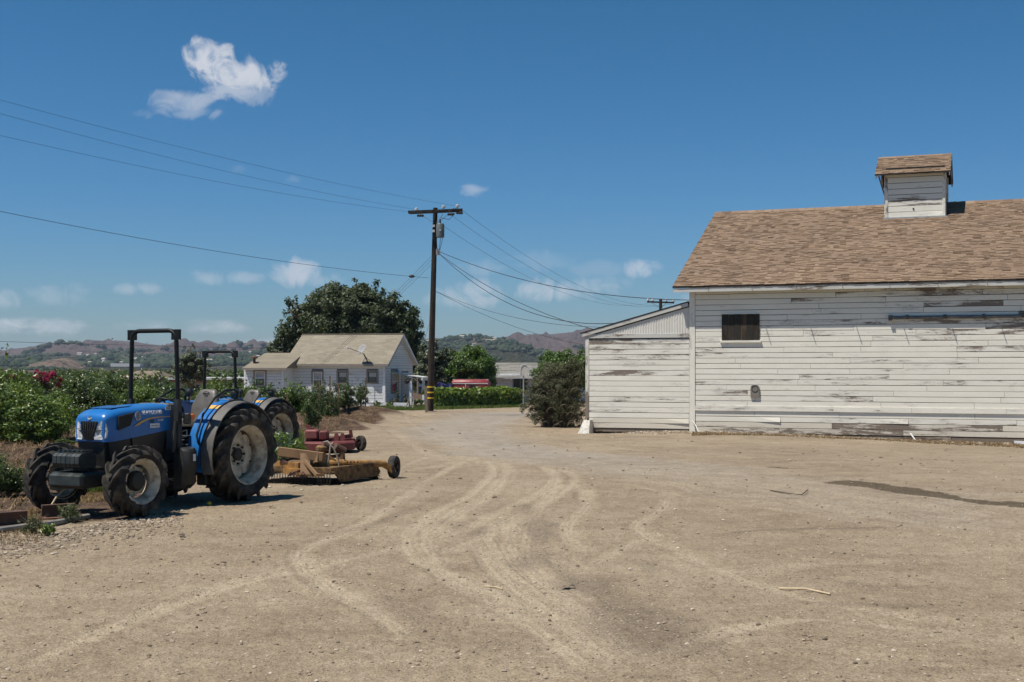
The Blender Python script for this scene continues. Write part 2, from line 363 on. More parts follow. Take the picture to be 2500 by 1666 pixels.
M['grass'] = leaf_mat('grass_blade', (.04, .075, .014), (.09, .135, .03), (.17, .19, .06), .6, .25, .2)
M['straw'] = leaf_mat('dry_straw', (.09, .055, .03), (.19, .12, .065), (.34, .25, .145), .8, .1, .1)
M['weed'] = leaf_mat('weed', (.04, .055, .03), (.09, .11, .055), (.16, .15, .08), .7, .2, .2)
M['stem_green'] = plain('green_stem', (.08, .1, .035), .7)
M['barn_corr'] = white_paint('corrugated_paint', paint=(.72, .70, .65), amt=.1, stretch=(3, 3, 1), rnd=False)
M['hillwood'] = leaf_mat('hill_scrub', (.02, .032, .02), (.038, .055, .03), (.07, .085, .05), .9, 0, .05)
# ------------------------------------------------------------------ ground
def vnoise(x, y, s, seed=0):
    """cheap smooth value noise on arrays"""
    r = np.random.default_rng(seed); tab = r.random((256, 256))
    X = x * s + 1000; Y = y * s + 1000
    xi = np.floor(X).astype(int); yi = np.floor(Y).astype(int); fx = X - xi; fy = Y - yi
    fx = fx * fx * (3 - 2 * fx); fy = fy * fy * (3 - 2 * fy)
    g = lambda a, b: tab[a % 256, b % 256]
    return (g(xi, yi) * (1 - fx) + g(xi + 1, yi) * fx) * (1 - fy) + (g(xi, yi + 1) * (1 - fx) + g(xi + 1, yi + 1) * fx) * fy
def seg_dist(P, pts, widths=None):
    """distance of points P (N,2) to a polyline; also the signed side offset"""
    best = np.full(len(P), 1e9); side = np.zeros(len(P))
    for a, b in zip(pts[:-1], pts[1:]):
        a = np.array(a); b = np.array(b); d = b - a; L = max(float(d @ d), 1e-9)
        t = np.clip(((P - a) @ d) / L, 0, 1); q = P - a - t[:, None] * d
        r = np.hypot(q[:, 0], q[:, 1]); m = r < best
        sg = np.sign(d[0] * q[:, 1] - d[1] * q[:, 0]); side[m] = (sg * r)[m]; best = np.minimum(best, r)
    return best, side
def smooth_line(px, n=6):
    """ground points from picture points, Catmull-Rom smoothed in the world"""
    w = [ground(*p).xy for p in px]; w = [w[0]] + w + [w[-1]]; res = []
    for i in range(1, len(w) - 2):
        p0, p1, p2, p3 = w[i - 1], w[i], w[i + 1], w[i + 2]
        for k in range(n):
            t = k / n
            q = .5 * ((2 * p1) + (p2 - p0) * t + (2 * p0 - 5 * p1 + 4 * p2 - p3) * t * t + (3 * p1 - p0 - 3 * p2 + p3) * t ** 3)
            res.append((q.x, q.y))
    res.append(tuple(w[-2])); return res
def in_poly(P, poly):
    x, y = P[:, 0], P[:, 1]; c = np.zeros(len(P), bool); n = len(poly)
    for i in range(n):
        x1, y1 = poly[i]; x2, y2 = poly[(i + 1) % n]
        m = ((y1 > y) != (y2 > y)) & (x < (x2 - x1) * (y - y1) / (y2 - y1 + 1e-12) + x1); c ^= m
    return c

def rows():
    ys = [1.2]
    while ys[-1] < 6: ys.append(ys[-1] * 1.04)
    while ys[-1] < 60: ys.append(ys[-1] * 1.0052)
    while ys[-1] < 130: ys.append(ys[-1] * 1.012)
    while ys[-1] < 9000: ys.append(ys[-1] * 1.08)
    return np.array(ys)
ry = rows()
cc = np.concatenate([np.linspace(-2.6, -.5, 50)[:-1], np.linspace(-.5, .5, 820), np.linspace(.5, 2.6, 50)[1:]])
YY, CC = np.meshgrid(ry, cc, indexing='ij'); XX = CC * YY
P = np.stack([XX.ravel(), YY.ravel()], 1); px_, py_ = P[:, 0], P[:, 1]
near = (py_ < 70) & (np.abs(px_) < 45)
fade = np.clip((75 - py_) / 30, 0, 1)
Z = gz(px_, py_)
Z = Z + fade * ((vnoise(px_, py_, .16, 1) - .5) * .06 + (vnoise(px_, py_, .45, 2) - .5) * .035 + (vnoise(px_, py_, 1.5, 3) - .5) * .016 + (vnoise(px_, py_, 5, 4) - .5) * .010
                + np.clip((40 - py_) / 20, 0, 1) * ((vnoise(px_, py_, 14, 5) - .5) * .012 + (vnoise(px_, py_, 33, 6) - .5) * .009))
A = {k: np.zeros(len(P)) for k in ('dust', 'lane', 'soil', 'damp', 'gravel')}
NI = np.where(near)[0]; NP = P[NI]
def paint(px, width, amp, groove=0., depth=0., key='dust', fd=.9):
    ln = smooth_line(px); lo = np.min(ln, 0) - 1.5; hi = np.max(ln, 0) + 1.5
    m = np.all((NP > lo) & (NP < hi), 1); idx = NI[m]
    if not len(idx): return
    d, sgn = seg_dist(P[idx], ln); X_, Y_ = P[idx, 0], P[idx, 1]
    e0 = np.hypot(X_ - ln[0][0], Y_ - ln[0][1]); e1 = np.hypot(X_ - ln[-1][0], Y_ - ln[-1][1]); fade_ = np.clip(np.minimum(e0, e1) / fd, .0, 1)
    wob = (vnoise(X_, Y_, 2.2, 11) - .5) * width * .5
    k = np.clip(1.25 - (d + wob) / width, 0, 1) ** 1.2; pat = .6 + .7 * vnoise(X_, Y_, .7, 12)
    rib = np.cos((sgn + .03 * vnoise(X_, Y_, 3, 14)) * 2 * np.pi / .062) * .5 + .5 if depth else 1.
    A[key][idx] = np.maximum(A[key][idx], amp * np.clip(k * pat, 0, 1) * fade_ * (.65 + .35 * rib))
    if depth: Z[idx] += fade_ * (-depth * k + groove * k * rib + depth * .9 * np.exp(-((d - width * 1.15) / (width * .28)) ** 2) * pat)
TR = [
 [(1118, 1058), (1132, 1090), (1085, 1138), (1000, 1180), (950, 1220), (935, 1252), (952, 1282), (1010, 1312), (1110, 1352), (1300, 1440)],
 [(1150, 1062), (1165, 1090), (1120, 1140), (1040, 1182), (992, 1222), (980, 1252), (1000, 1282), (1070, 1315)],
 [(1285, 1078), (1320, 1098), (1300, 1130), (1200, 1180), (1135, 1215), (1125, 1250), (1168, 1282), (1250, 1330), (1420, 1410)],
 [(1240, 1072), (1275, 1096), (1258, 1128), (1160, 1172), (1080, 1210), (960, 1255)],
 [(1338, 1118), (1348, 1160), (1310, 1200), (1308, 1230), (1332, 1262), (1400, 1290)],
 [(1532, 1138), (1520, 1170), (1466, 1205), (1482, 1232), (1545, 1262), (1650, 1310)],
 [(1560, 1215), (1480, 1240), (1390, 1282), (1330, 1310)],
 [(1300, 1110), (1232, 1178), (1205, 1280), (1240, 1330)],
 [(950, 1292), (1090, 1245), (1230, 1172)],
 [(1178, 1190), (1180, 1270), (1290, 1370), (1460, 1480)],
 [(40, 1545), (180, 1478), (330, 1420), (450, 1375), (560, 1335), (700, 1310)],
 [(700, 1250), (690, 1280), (730, 1330), (800, 1370), (900, 1420)],
 [(640, 1330), (800, 1300), (940, 1290)],
 [(1700, 1440), (1900, 1490), (2100, 1520), (2353, 1545)],
 [(1650, 1330), (1850, 1300), (2100, 1290), (2353, 1300)],
 [(1450, 1100), (1700, 1130), (2000, 1180), (2353, 1225)],
 [(1360, 1075), (1700, 1100), (2000, 1140), (2353, 1190)],
 [(860, 1090), (1000, 1075), (1100, 1050)],
 [(900, 990), (960, 1030), (1060, 1075)],
]
TR2 = [
 [(1105, 1045), (1010, 1092), (905, 1160), (800, 1222), (705, 1262), (690, 1300), (755, 1360), (860, 1410), (980, 1500)],
 [(-40, 1585), (120, 1505), (250, 1450), (400, 1395), (520, 1352), (780, 1292), (965, 1238), (1110, 1150), (1150, 1100)],
 [(1128, 1222), (1180, 1312), (1350, 1432), (1560, 1575)], [(1090, 1225), (1140, 1315), (1300, 1440), (1470, 1580)],
 [(935, 1252), (1010, 1322), (1200, 1425), (1390, 1580)], [(1545, 1262), (1700, 1332), (1950, 1402), (2380, 1455)],
 [(2380, 1480), (2050, 1442), (1800, 1432), (1560, 1485), (1450, 1560)], [(2353, 1092), (1900, 1062), (1500, 1037), (1250, 1003), (1160, 985)],
 [(2353, 1140), (1800, 1098), (1450, 1070), (1200, 1040), (1040, 1005)], [(2353, 1200), (1850, 1150), (1500, 1110), (1280, 1078), (1100, 1042)], [(2380, 1260), (1950, 1195), (1600, 1145), (1400, 1105)],
 [(930, 960), (960, 985), (1010, 1010), (1100, 1035)], [(870, 1110), (960, 1060), (1030, 1040)],
]
for i, t in enumerate(TR): paint(t, .16 if i < 12 else .24, 1.0 if i < 12 else .6, .006, .007)
for i, t in enumerate(TR2): paint(t, .13, .85 if i < 7 else .6, .005, .006)
for t, w, a in [([(1000, 990), (1080, 1040), (1200, 1118), (1215, 1250), (1260, 1400), (1230, 1600)], 1.0, .42), ([(1150, 1120), (980, 1230), (700, 1325), (200, 1500), (-50, 1600)], .8, .4), ([(1300, 1060), (1600, 1100), (2353, 1190)], 1.1, .4), ([(1350, 1180), (1550, 1290), (1900, 1420), (2353, 1500)], .9, .34), ([(1900, 1000), (2150, 1035), (2353, 1045)], .8, .3)]:
    paint(t, w, a, key='dust', fd=2.)
# loose dark gravel ridges pushed aside by wheels
for t, w, a in [([(1578, 1240), (1700, 1223), (1800, 1216), (1990, 1212), (2190, 1212)], .12, .8), ([(1330, 1300), (1420, 1390), (1520, 1480), (1640, 1560)], .5, .75),
                ([(1620, 1370), (1900, 1392), (2100, 1398), (2353, 1400)], .16, .6), ([(700, 1245), (830, 1215), (1000, 1150), (1090, 1120)], .14, .6),
                ([(980, 1180), (1080, 1220), (1100, 1260)], .3, .5), ([(1180, 1150), (1240, 1200), (1230, 1290), (1290, 1330)], .3, .7), ([(1420, 1260), (1480, 1290), (1560, 1350)], .3, .6),
                ([(900, 1330), (960, 1420), (1020, 1500)], .35, .5), ([(1050, 1420), (1180, 1500), (1250, 1560)], .3, .5), ([(1780, 1300), (2000, 1350), (2300, 1342)], .2, .5),
                ([(1360, 1150), (1420, 1180), (1440, 1210)], .25, .5), ([(1640, 1085), (1900, 1095), (2200, 1080)], .35, .5), ([(1800, 1085), (1900, 1070), (2353, 1050)], .2, .4),
                ([(0, 1290), (100, 1265), (200, 1225), (270, 1190)], .45, .8), ([(1360, 1010), (1480, 1006), (1600, 1010)], .35, .7)]:
    paint(t, w, a, 0, 0, 'gravel')
# worn grey lane
LE = [(1235, 936), (1120, 944), (1050, 953), (975, 972), (935, 988), (950, 1004), (1030, 1036), (1100, 1057), (1250, 1078), (1500, 1115), (1800, 1165), (2353, 1245)]
RE = [(1236, 952), (1195, 966), (1172, 984), (1182, 1000), (1230, 1014), (1350, 1037), (1500, 1052), (1800, 1084), (2353, 1135)]
lane = smooth_line(LE, 4) + smooth_line(RE, 4)[::-1]
ins = in_poly(NP, lane); d1, _ = seg_dist(NP, lane + lane[:1])
sd = np.where(ins, d1, -d1) + (vnoise(NP[:, 0], NP[:, 1], .8, 21) - .5) * .9 + (vnoise(NP[:, 0], NP[:, 1], 3, 22) - .5) * .4
A['lane'][NI] = np.clip(sd / 1.1 + .35, 0, 1) * np.clip((NP[:, 1] - 16) / 14, 0.35, 1)
Z[NI] -= .03 * np.clip(sd / .8, 0, 1)
# damp oil-dark strip on the right
for px, w, a in [([(1890, 1102), (1985, 1110), (2080, 1122), (2180, 1138), (2290, 1152), (2420, 1168)], .3, 1.0), ([(1720, 1073), (1790, 1076), (1850, 1080)], .2, .55), ([(1400, 947), (1300, 950), (1160, 953)], .18, .0)]:
    paint(px, w, a * 1.5, key='damp', fd=.5)
# orchard soil on the left, behind the tractors, with berms
SO = [(-1500, 1300), (0, 1262), (130, 1215), (260, 1155), (520, 1105), (700, 1060), (770, 1000), (830, 985), (880, 968), (905, 960), (850, 943), (600, 938), (0, 935), (-1500, 935)]
soil = [tuple(ground(*p).xy) for p in SO]
WI = np.where((py_ < 130) & (px_ < 10) & (px_ > -70))[0]; WP = P[WI]
ins = in_poly(WP, soil); d1, _ = seg_dist(WP, soil + soil[:1])
sd = np.where(ins, d1, -d1) + (vnoise(WP[:, 0], WP[:, 1], .7, 31) - .5) * 1.6
A['soil'][WI] = np.clip(sd / .9 + .5, 0, 1)
A['soil'] = np.maximum(A['soil'], np.clip((py_ - 92) / 12, 0, 1))
def berm(p0, p1, w, h):
    d, _ = seg_dist(WP, [p0, p1]); k = np.exp(-(d / w) ** 2)
    Z[WI] += h * k * (.8 + .4 * vnoise(WP[:, 0], WP[:, 1], .8, 41)) + k * .05 * (vnoise(WP[:, 0], WP[:, 1], 3, 42) - .5)
    A['soil'][WI] = np.maximum(A['soil'][WI], np.clip(k * 1.5 - .15, 0, 1))
BERMS = [(ground(848, 962).xy, ground(600, 946).xy - Vector((6, -3)), 1.6, .55), (ground(775, 985).xy, ground(640, 975).xy - Vector((9, -2.5)), 1.25, .45),
         (Vector((-7.4, 33)), Vector((-22, 39)), 1.2, .38), (Vector((-8.4, 25.5)), Vector((-20, 31)), 1.1, .3)]
for b in BERMS: berm(*b)
# mound at the foot of the utility pole
PB = at(988, 951, 62); d = np.hypot(px_ - PB.x, py_ - PB.y); Z += .22 * np.exp(-(d / 1.5) ** 2)
GQ = ground(1340, 999); Z -= .30 * np.exp(-(((px_ - GQ.x + .3) / 1.7) ** 2 + ((py_ - 42.6) / 1.7) ** 2))
GZ_GRID = Z.reshape(YY.shape)
def gh(x, y, dz=0.):
    """true height of the built ground (bilinear)"""
    j = np.searchsorted(ry, y) - 1; j = min(max(j, 0), len(ry) - 2); t = (y - ry[j]) / (ry[j + 1] - ry[j]); r = 0
    for jj, w in ((j, 1 - t), (j + 1, t)):
        c = x / ry[jj]; i = min(max(np.searchsorted(cc, c) - 1, 0), len(cc) - 2); s = (c - cc[i]) / (cc[i + 1] - cc[i])
        r += w * (GZ_GRID[jj, i] * (1 - s) + GZ_GRID[jj, i + 1] * s)
    return float(r) + dz
def gp(x, y, dz=0.): return Vector((x, y, gh(x, y, dz)))
def gpx(u, v, dz=0.): q = ground(u, v); return gp(q.x, q.y, dz)

nr, nc = YY.shape
ii = (np.arange(nr - 1)[:, None] * nc + np.arange(nc - 1)[None, :]).ravel()
me = mesh_np('ground', np.stack([px_, py_, Z], 1), np.stack([ii, ii + 1, ii + 1 + nc, ii + nc], 1), True)
for k, a in A.items():
    at_ = me.attributes.new(k, 'FLOAT', 'POINT'); at_.data.foreach_set('value', a.astype(np.float32))
m, T = new_mat('dirt_yard')
p = T.pos
n0 = T.noise(p, .25, 4, .6); n1 = T.noise(p, 1.7, 5, .65); n2 = T.noise(p, 14, 4, .7); n3 = T.noise(p, 60, 3, .7); n4 = T.noise(p, 5.5, 5, .7)
c = T.ramp(T.math('ADD', T.math('MULTIPLY', n0, .5), T.math('MULTIPLY', n1, .5)), [(.34, (.23, .178, .122)), (.5, (.30, .238, .165)), (.66, (.365, .296, .209))])
wob = T.math('MULTIPLY', T.math('SUBTRACT', n2, .5), .9)
lane_m = T.math('ADD', T.attr('lane'), T.math('MULTIPLY', T.math('SUBTRACT', n1, .5), .4), clamp=True)
c = T.mix(T.math('MULTIPLY', lane_m, .9), c, T.ramp(n1, [(.3, (.255, .22, .175)), (.7, (.35, .31, .26))]))
c = T.mix(T.math('MULTIPLY', T.step(T.math('ADD', T.attr('dust'), T.math('MULTIPLY', wob, .3)), .12, .9), .56), c, (.46, .385, .281, 1))
c = T.mix(T.math('MULTIPLY', T.step(T.math('ADD', T.attr('gravel'), wob), .25, .75), .6), c, (.17, .135, .098, 1))
soilc = T.ramp(T.noise(p, 3.2, 6, .7), [(.32, (.035, .025, .018)), (.5, (.095, .062, .042)), (.68, (.19, .13, .088))])
soil_m = T.step(T.math('ADD', T.attr('soil'), T.math('MULTIPLY', wob, .5)), .3, .75)
c = T.mix(soil_m, c, soilc)
damp_m = T.step(T.math('ADD', T.attr('damp'), T.math('MULTIPLY', wob, .6)), .35, .7)
c = T.mix(T.math('MULTIPLY', damp_m, .8), c, (.062, .047, .028, 1))
# pebbly speckle: pale and dark grains
vo = T.new('ShaderNodeTexVoronoi'); T.put(vo.inputs['Vector'], p); vo.inputs['Scale'].default_value = 38
g = T.new('ShaderNodeSeparateColor'); T.put(g.inputs[0], vo.outputs['Color'])
stone = T.math('MULTIPLY', T.math('LESS_THAN', vo.outputs['Distance'], .34), T.math('GREATER_THAN', g.outputs[0], T.math('SUBTRACT', .80, T.math('MULTIPLY', T.attr('gravel'), .35))))
stonec = T.ramp(g.outputs[1], [(0, (.09, .068, .045)), (.45, (.22, .17, .118)), (.75, (.40, .33, .245)), (1, (.58, .51, .41))])
c = T.mix(T.math('MULTIPLY', stone, .75), c, stonec)
grain = T.ramp(n3, [(.3, (.45, .43, .41)), (.5, (1, 1, 1)), (.7, (1.45, 1.45, 1.45))])
c = T.mix(.7, c, grain, 'MULTIPLY'); c = T.mix(.55, c, T.ramp(n2, [(.3, (.72, .71, .7)), (.7, (1.22, 1.22, 1.22))]), 'MULTIPLY')
c = T.mix(.45, c, T.ramp(n4, [(.32, (.7, .69, .68)), (.5, (1, 1, 1)), (.68, (1.2, 1.2, 1.2))]), 'MULTIPLY')
T.put(T.bsdf.inputs['Base Color'], c); T.bsdf.inputs['Roughness'].default_value = .95; T.bsdf.inputs['Specular IOR Level'].default_value = .12
h = T.math('ADD', T.math('ADD', T.math('MULTIPLY', n2, 1.1), T.math('MULTIPLY', n3, .55)), T.math('MULTIPLY', stone, .4))
bump(T, h, .95, .03)
M['dirt'] = m
kind(link('ground', me, m), 'structure')

# pebbles lying on the yard: loose gravel nobody counts
mb = MB(); rd = random.Random(3)
for k in range(5200):
    Y = 1 / (1 / 6.6 + (1 / 46. - 1 / 6.6) * rd.random()); X = rd.uniform(-.46, .46) * Y
    if X < -.25 * Y and Y > 15.5: continue
    if X > 1.8 + (43.5 - Y) * 2.7: continue
    s = (.0042 + .012 * rd.random() ** 5) * (.55 + .06 * Y)
    mb.ico((X, Y, gh(X, Y) + s * .3), s, k, (rd.uniform(.8, 1.4), rd.uniform(.8, 1.4), rd.uniform(.5, .8)), .25)
for k in range(2600):
    t = rd.random(); X = 1.5 + 13.5 * t; Y = 43.6 - .374 * (X - 1.8) - .25 - abs(rd.gauss(0, 1.1)); s = .012 + .03 * rd.random() ** 3
    mb.ico((X, Y, gh(X, Y) + s * .25), s, k, (rd.uniform(.8, 1.5), rd.uniform(.8, 1.4), rd.uniform(.5, .8)), .25)
for k in range(2200):
    u_ = rd.uniform(-60, 420); q = ground(u_, 1262 - .17 * u_ + abs(rd.gauss(0, 26)) - 22); s = .006 + .016 * rd.random() ** 2.5
    mb.ico((q.x, q.y, gh(q.x, q.y) + s * .25), s, k, (rd.uniform(.8, 1.5), rd.uniform(.8, 1.4), rd.uniform(.5, .8)), .25)
m, T = new_mat('pebble')
T.put(T.bsdf.inputs['Base Color'], T.ramp(T.geo.outputs['Random Per Island'], [(0, (.13, .10, .07)), (.4, (.24, .187, .13)), (.75, (.34, .27, .195)), (1, (.5, .43, .34))]))
T.bsdf.inputs['Roughness'].default_value = .9
kind(mb.build('loose_gravel', m), 'stuff', 'small loose stones scattered over the dirt yard')

# ------------------------------------------------------------------ hills
def hill(name, prof, Yr, dep_f, dep_b, mat, rough=.1, seed=0, base=-2., gully=.16, nseg=420, lower=1.0):
    """a ridge: skyline heights from picture points, falling to the front and the back"""
    us = np.array([p[0] for p in prof], float); vsx = np.array([p[1] for p in prof], float)
    u = np.linspace(us[0], us[-1], nseg); v = np.interp(u, us, vsx)
    kern = np.hanning(7); kern /= kern.sum(); v = np.convolve(np.pad(v, 3, 'edge'), kern, 'valid')
    top = CAMH + (CY - v) / F * Yr
    t = np.concatenate([np.linspace(0, 1, 56), np.linspace(1, 2, 16)[1:]]); Vv = []; X0 = (u - CX) / F
    for tt in t:
        Y = Yr - dep_f * (1 - tt) if tt <= 1 else Yr + dep_b * (tt - 1)
        s = tt if tt <= 1 else 2 - tt
        s = s * s * (3 - 2 * s) * .55 + s * .45
        x = X0 * Yr + (X0 * (Y - Yr)) * .6
        yy = np.full_like(x, Y)
        w = 4 * s * (1 - s)
        gl = np.abs(vnoise(x + .35 * yy, yy * .3, 1 / 120., seed) - .5) * 2 + .55 * np.abs(vnoise(x - .2 * yy, yy * .35, 1 / 46., seed + 1) - .5) * 2 + .2 * np.abs(vnoise(x, yy * .5, 1 / 20., seed + 5) - .5) * 2
        h = base + (top - base) * s * (1 - gully * w * (gl - .5)) + rough * (vnoise(x, yy, 1 / 12., seed + 2) - .5) * (top - base) * .1
        Vv.append(np.stack([x, yy, h], 1))
    Vv = np.array(Vv); nr, nc = Vv.shape[:2]
    ii = (np.arange(nr - 1)[:, None] * nc + np.arange(nc - 1)[None, :]).ravel()
    o = link(name, mesh_np(name, Vv.reshape(-1, 3), np.stack([ii, ii + 1, ii + 1 + nc, ii + nc], 1), True), mat)
    kind(o, 'structure'); return Vv
def hill_mat(name, dry, dry2, green, amt, scale=.01):
    m, T = new_mat(name); p = T.pos
    a = T.noise(T.map(p, (1, .45, 2.5)), scale, 6, .65, .4); b = T.noise(T.map(p, (1, .5, 2)), scale * 6, 5, .7); d = T.noise(p, scale * 22, 3, .7)
    c = T.mix(b, (*dry, 1), (*dry2, 1))
    k = T.step(T.math('ADD', T.math('MULTIPLY', a, .7), T.math('MULTIPLY', b, .3)), .62 - amt * .3, .66 - amt * .3)
    k = T.math('MULTIPLY', k, T.step(d, .25, .55))
    c = T.mix(k, c, (*green, 1)); c = T.mix(.5, c, T.ramp(d, [(.3, (.6, .6, .6)), (.7, (1.3, 1.3, 1.3))]), 'MULTIPLY')
    T.put(T.bsdf.inputs['Base Color'], c); T.bsdf.inputs['Roughness'].default_value = 1; T.bsdf.inputs['Specular IOR Level'].default_value = 0
    bump(T, T.math('ADD', T.math('MULTIPLY', T.noise(T.map(p, (1, .6, .5)), .02, 6, .65, .6), 1.), T.math('MULTIPLY', b, .25)), 1., 26.)
    return m
dryA, dryB, grn = (.078, .06, .056), (.14, .108, .098), (.024, .034, .02)
M['hill_dry'] = hill_mat('dry_hillside', dryA, dryB, grn, .1)
M['hill_green'] = hill_mat('scrub_hillside', (.12, .09, .065), (.2, .16, .12), grn, .62)
M['hill_pale'] = hill_mat('pale_knoll', (.15, .11, .085), (.19, .145, .11), grn, .05)
far = hill('far_hills', [(-700, 808), (-200, 800), (0, 806), (60, 806), (120, 798), (170, 792), (240, 788), (275, 783), (310, 786), (350, 792), (400, 797), (440, 793), (470, 783), (478, 782), (500, 790), (520, 798), (545, 797),
    (570, 792), (602, 783), (625, 790), (680, 795), (780, 790), (900, 786), (1000, 777), (1060, 778), (1110, 782), (1150, 778), (1180, 772), (1215, 769), (1250, 770), (1290, 766), (1340, 763), (1450, 756), (1900, 770)], 3300, 1700, 900, M['hill_dry'], seed=3, gully=.75, nseg=1300)
mid = hill('wooded_hills', [(-700, 822), (-300, 822), (0, 826), (80, 822), (150, 818), (210, 816), (260, 818), (330, 822), (400, 818), (450, 822), (520, 824), (580, 814), (640, 806), (760, 812), (880, 806), (1000, 784), (1060, 776), (1090, 774), (1130, 780), (1165, 786), (1200, 796), (1240, 808), (1290, 822), (1400, 832), (1900, 830)],
    2200, 900, 500, M['hill_green'], seed=13, gully=.35, nseg=900)
kno = hill('bare_knoll', [(60, 848), (85, 836), (110, 828), (140, 824), (156, 823), (170, 830), (190, 844), (200, 848)], 1500, 260, 260, M['hill_pale'], seed=23, gully=.1, nseg=90)
grn_h = hill('orchard_hill', [(1030, 848), (1060, 822), (1090, 804), (1130, 796), (1165, 794), (1190, 796), (1225, 812), (1260, 828), (1300, 846)], 1700, 320, 300, hill_mat('orchard_slope', (.13, .095, .07), (.2, .15, .115), grn, 1.25, .012), seed=33, gully=.12, nseg=160)

def blob_field(pts, name, mat, label):
    """many small tree clumps as one mass"""
    t = MB().ico((0, 0, 0), 1, 5, (1, 1, .8), .2); bv = np.array(t.v); bf = np.array(t.f); V = []; Fc = []
    for i, (x, y, z, s) in enumerate(pts):
        a = rng.random() * 6.28; ca, sa = math.cos(a), math.sin(a); q = bv * s * (.8 + .4 * rng.random(3))
        q = np.stack([q[:, 0] * ca - q[:, 1] * sa, q[:, 0] * sa + q[:, 1] * ca, q[:, 2]], 1) + (x, y, z + .35 * s); V.append(q); Fc.append(bf + i * len(bv))
    o = link(name, mesh_np(name, np.concatenate(V), np.concatenate(Fc)), mat); return kind(o, 'stuff', label)
pts = []
def scat(H, n, lo, hi, thr, s0, s1, seed):
    nr, nc = H.shape[:2]; c = 0
    for _ in range(n * 12):
        i = rng.integers(int(lo * 55), int(hi * 55)); j = rng.integers(0, nc); x, y, z = H[i, j]
        u = x / y * F + CX
        if not (-150 < u < 1500) or 660 < u < 960: continue
        if vnoise(np.array([x]), np.array([y]), 1 / 140., seed)[0] * .6 + vnoise(np.array([x]), np.array([y]), 1 / 40., seed + 1)[0] * .4 < thr: continue
        pts.append((x + rng.normal() * 6, y + rng.normal() * 6, z, rng.uniform(s0, s1))); c += 1
        if c >= n: break
scat(mid, 3400, .25, 1.0, .50, 1.8, 5.5, 51); scat(far, 700, .2, .62, .56, 3, 7, 53); scat(grn_h, 700, .45, 1.0, .3, 1.5, 3.6, 55); scat(kno, 60, .1, .45, .5, 1.6, 3.6, 57)
blob_field(pts, 'hillside_woods', M['hillwood'], 'dark green scrub and woods covering the distant hillsides')
# ------------------------------------------------------------------ frames on walls
class Frame:
    """a local frame: origin, rotation about z; pixel rays are met with its planes"""
    def __init__(s, o, rz): s.o = Vector(o); s.rz = rz; s.c = math.cos(rz); s.s = math.sin(rz)
    def loc(s, w): d = Vector(w) - s.o; return Vector((d.x * s.c + d.y * s.s, -d.x * s.s + d.y * s.c, d.z))
    def ray(s, u, v):
        d = Vector(((u - CX) / F, 1, -(v - CY) / F)); return s.loc((0, 0, CAMH)), Vector((d.x * s.c + d.y * s.s, -d.x * s.s + d.y * s.c, d.z))
    def y(s, u, v, y=0.): p, d = s.ray(u, v); return p + d * ((y - p.y) / d.y)
    def x(s, u, v, x=0.): p, d = s.ray(u, v); return p + d * ((x - p.x) / d.x)
    def plane(s, u, v, q, n): p, d = s.ray(u, v); n = Vector(n); return p + d * ((Vector(q) - p).dot(n) / d.dot(n))

def boards(parent, x0, x1, zs, y, mat, proud=.022, lmin=2.2, lmax=4.6, seed=0, jit=.003, gapx=.004, holes=(), thick=.02, name='board', warp=.3, gap=.008):
    """shiplap boards with open dark joints; each board its own object; some ends have sprung loose"""
    rd = random.Random(seed)
    for r, (z0, z1) in enumerate(zs):
        x = x0; first = True
        while x < x1 - .01:
            L = rd.uniform(lmin, lmax) if (not first or lmin >= 4) else rd.uniform(.8, lmax); first = False
            xe = min(x + L, x1)
            if x1 - xe < .7: xe = x1
            segs = [(x, xe)]
            for (hx0, hx1, hz0, hz1) in holes:
                if z0 < hz1 and z1 > hz0: segs = [q for (a, b) in segs for q in ((a, min(b, hx0)), (max(a, hx1), b)) if q[1] - q[0] > .02]
            for a, b in segs:
                yb = y - proud - rd.uniform(0, jit * 2); w = rd.uniform(.012, .04) if rd.random() < warp * .28 else 0; dz = rd.uniform(-.002, .002); g1 = gap * rd.uniform(.6, 1.3); g0 = gap * rd.uniform(.6, 1.3)
                n = 4; rings = []; ph = rd.uniform(0, 6)
                for k in range(n + 1):
                    t = k / n; xx = a + gapx + (b - a - 2 * gapx) * t; ww = w * max(0, (t - .5) * 2) ** 2; s_ = .0025 * math.sin(5 * t + ph); bot = z0 + g0 + dz + s_; topz = z1 - g1 + dz + s_ * .5
                    rings.append([(xx, yb - ww, bot + .003), (xx, yb - ww * .2 + .003, bot), (xx, y + .028, bot), (xx, y + .028, topz), (xx, yb + .003, topz), (xx, yb - ww * .15, topz - .003)])
                MB().loft(rings).build(name, mat, parent)
            x = xe

# ------------------------------------------------------------------ barn
BC = ground(1586, 992); BR = Frame((BC.x, BC.y, 0), -R(20.5))
barn = empty('barn', (BC.x, BC.y, 0), BR.rz)
tag(barn, 'long white weathered wooden barn with brown shingle roof and cupola', 'barn')
ROW = .172; XR = 13.5
Et = BR.y(1545, 659, -.42); xE = Et.x; zE = Et.z; Rg = BR.x(1643, 490, xE); yR, zR = Rg.y, Rg.z
slope = (zR - zE) / (yR + .42); pit = math.atan(slope)
ztop = zE + .42 * slope - .16
hat = [BR.y(1659, 723), BR.y(1746, 782)]; hx0, hx1, hz1, hz0 = hat[0].x, hat[1].x, hat[0].z, hat[1].z
vnt = [BR.y(1727, 888), BR.y(1744, 914)]
holes = [(hx0 + .03, hx1 - .03, hz0 + .03, hz1 - .03)]
zb = BR.y(1800, 935).z; nrow = int((ztop - zb) / ROW); zs = [(zb + i * ROW, zb + (i + 1) * ROW) for i in range(nrow + 1)]; zs[-1] = (zs[-1][0], ztop)
MB().box(.0, XR, .03, .06, -.75, ztop).build('wall_sheathing', M['dark_board'], barn)
boards(barn, .17, XR, zs, 0, M['barn'], seed=4, holes=())
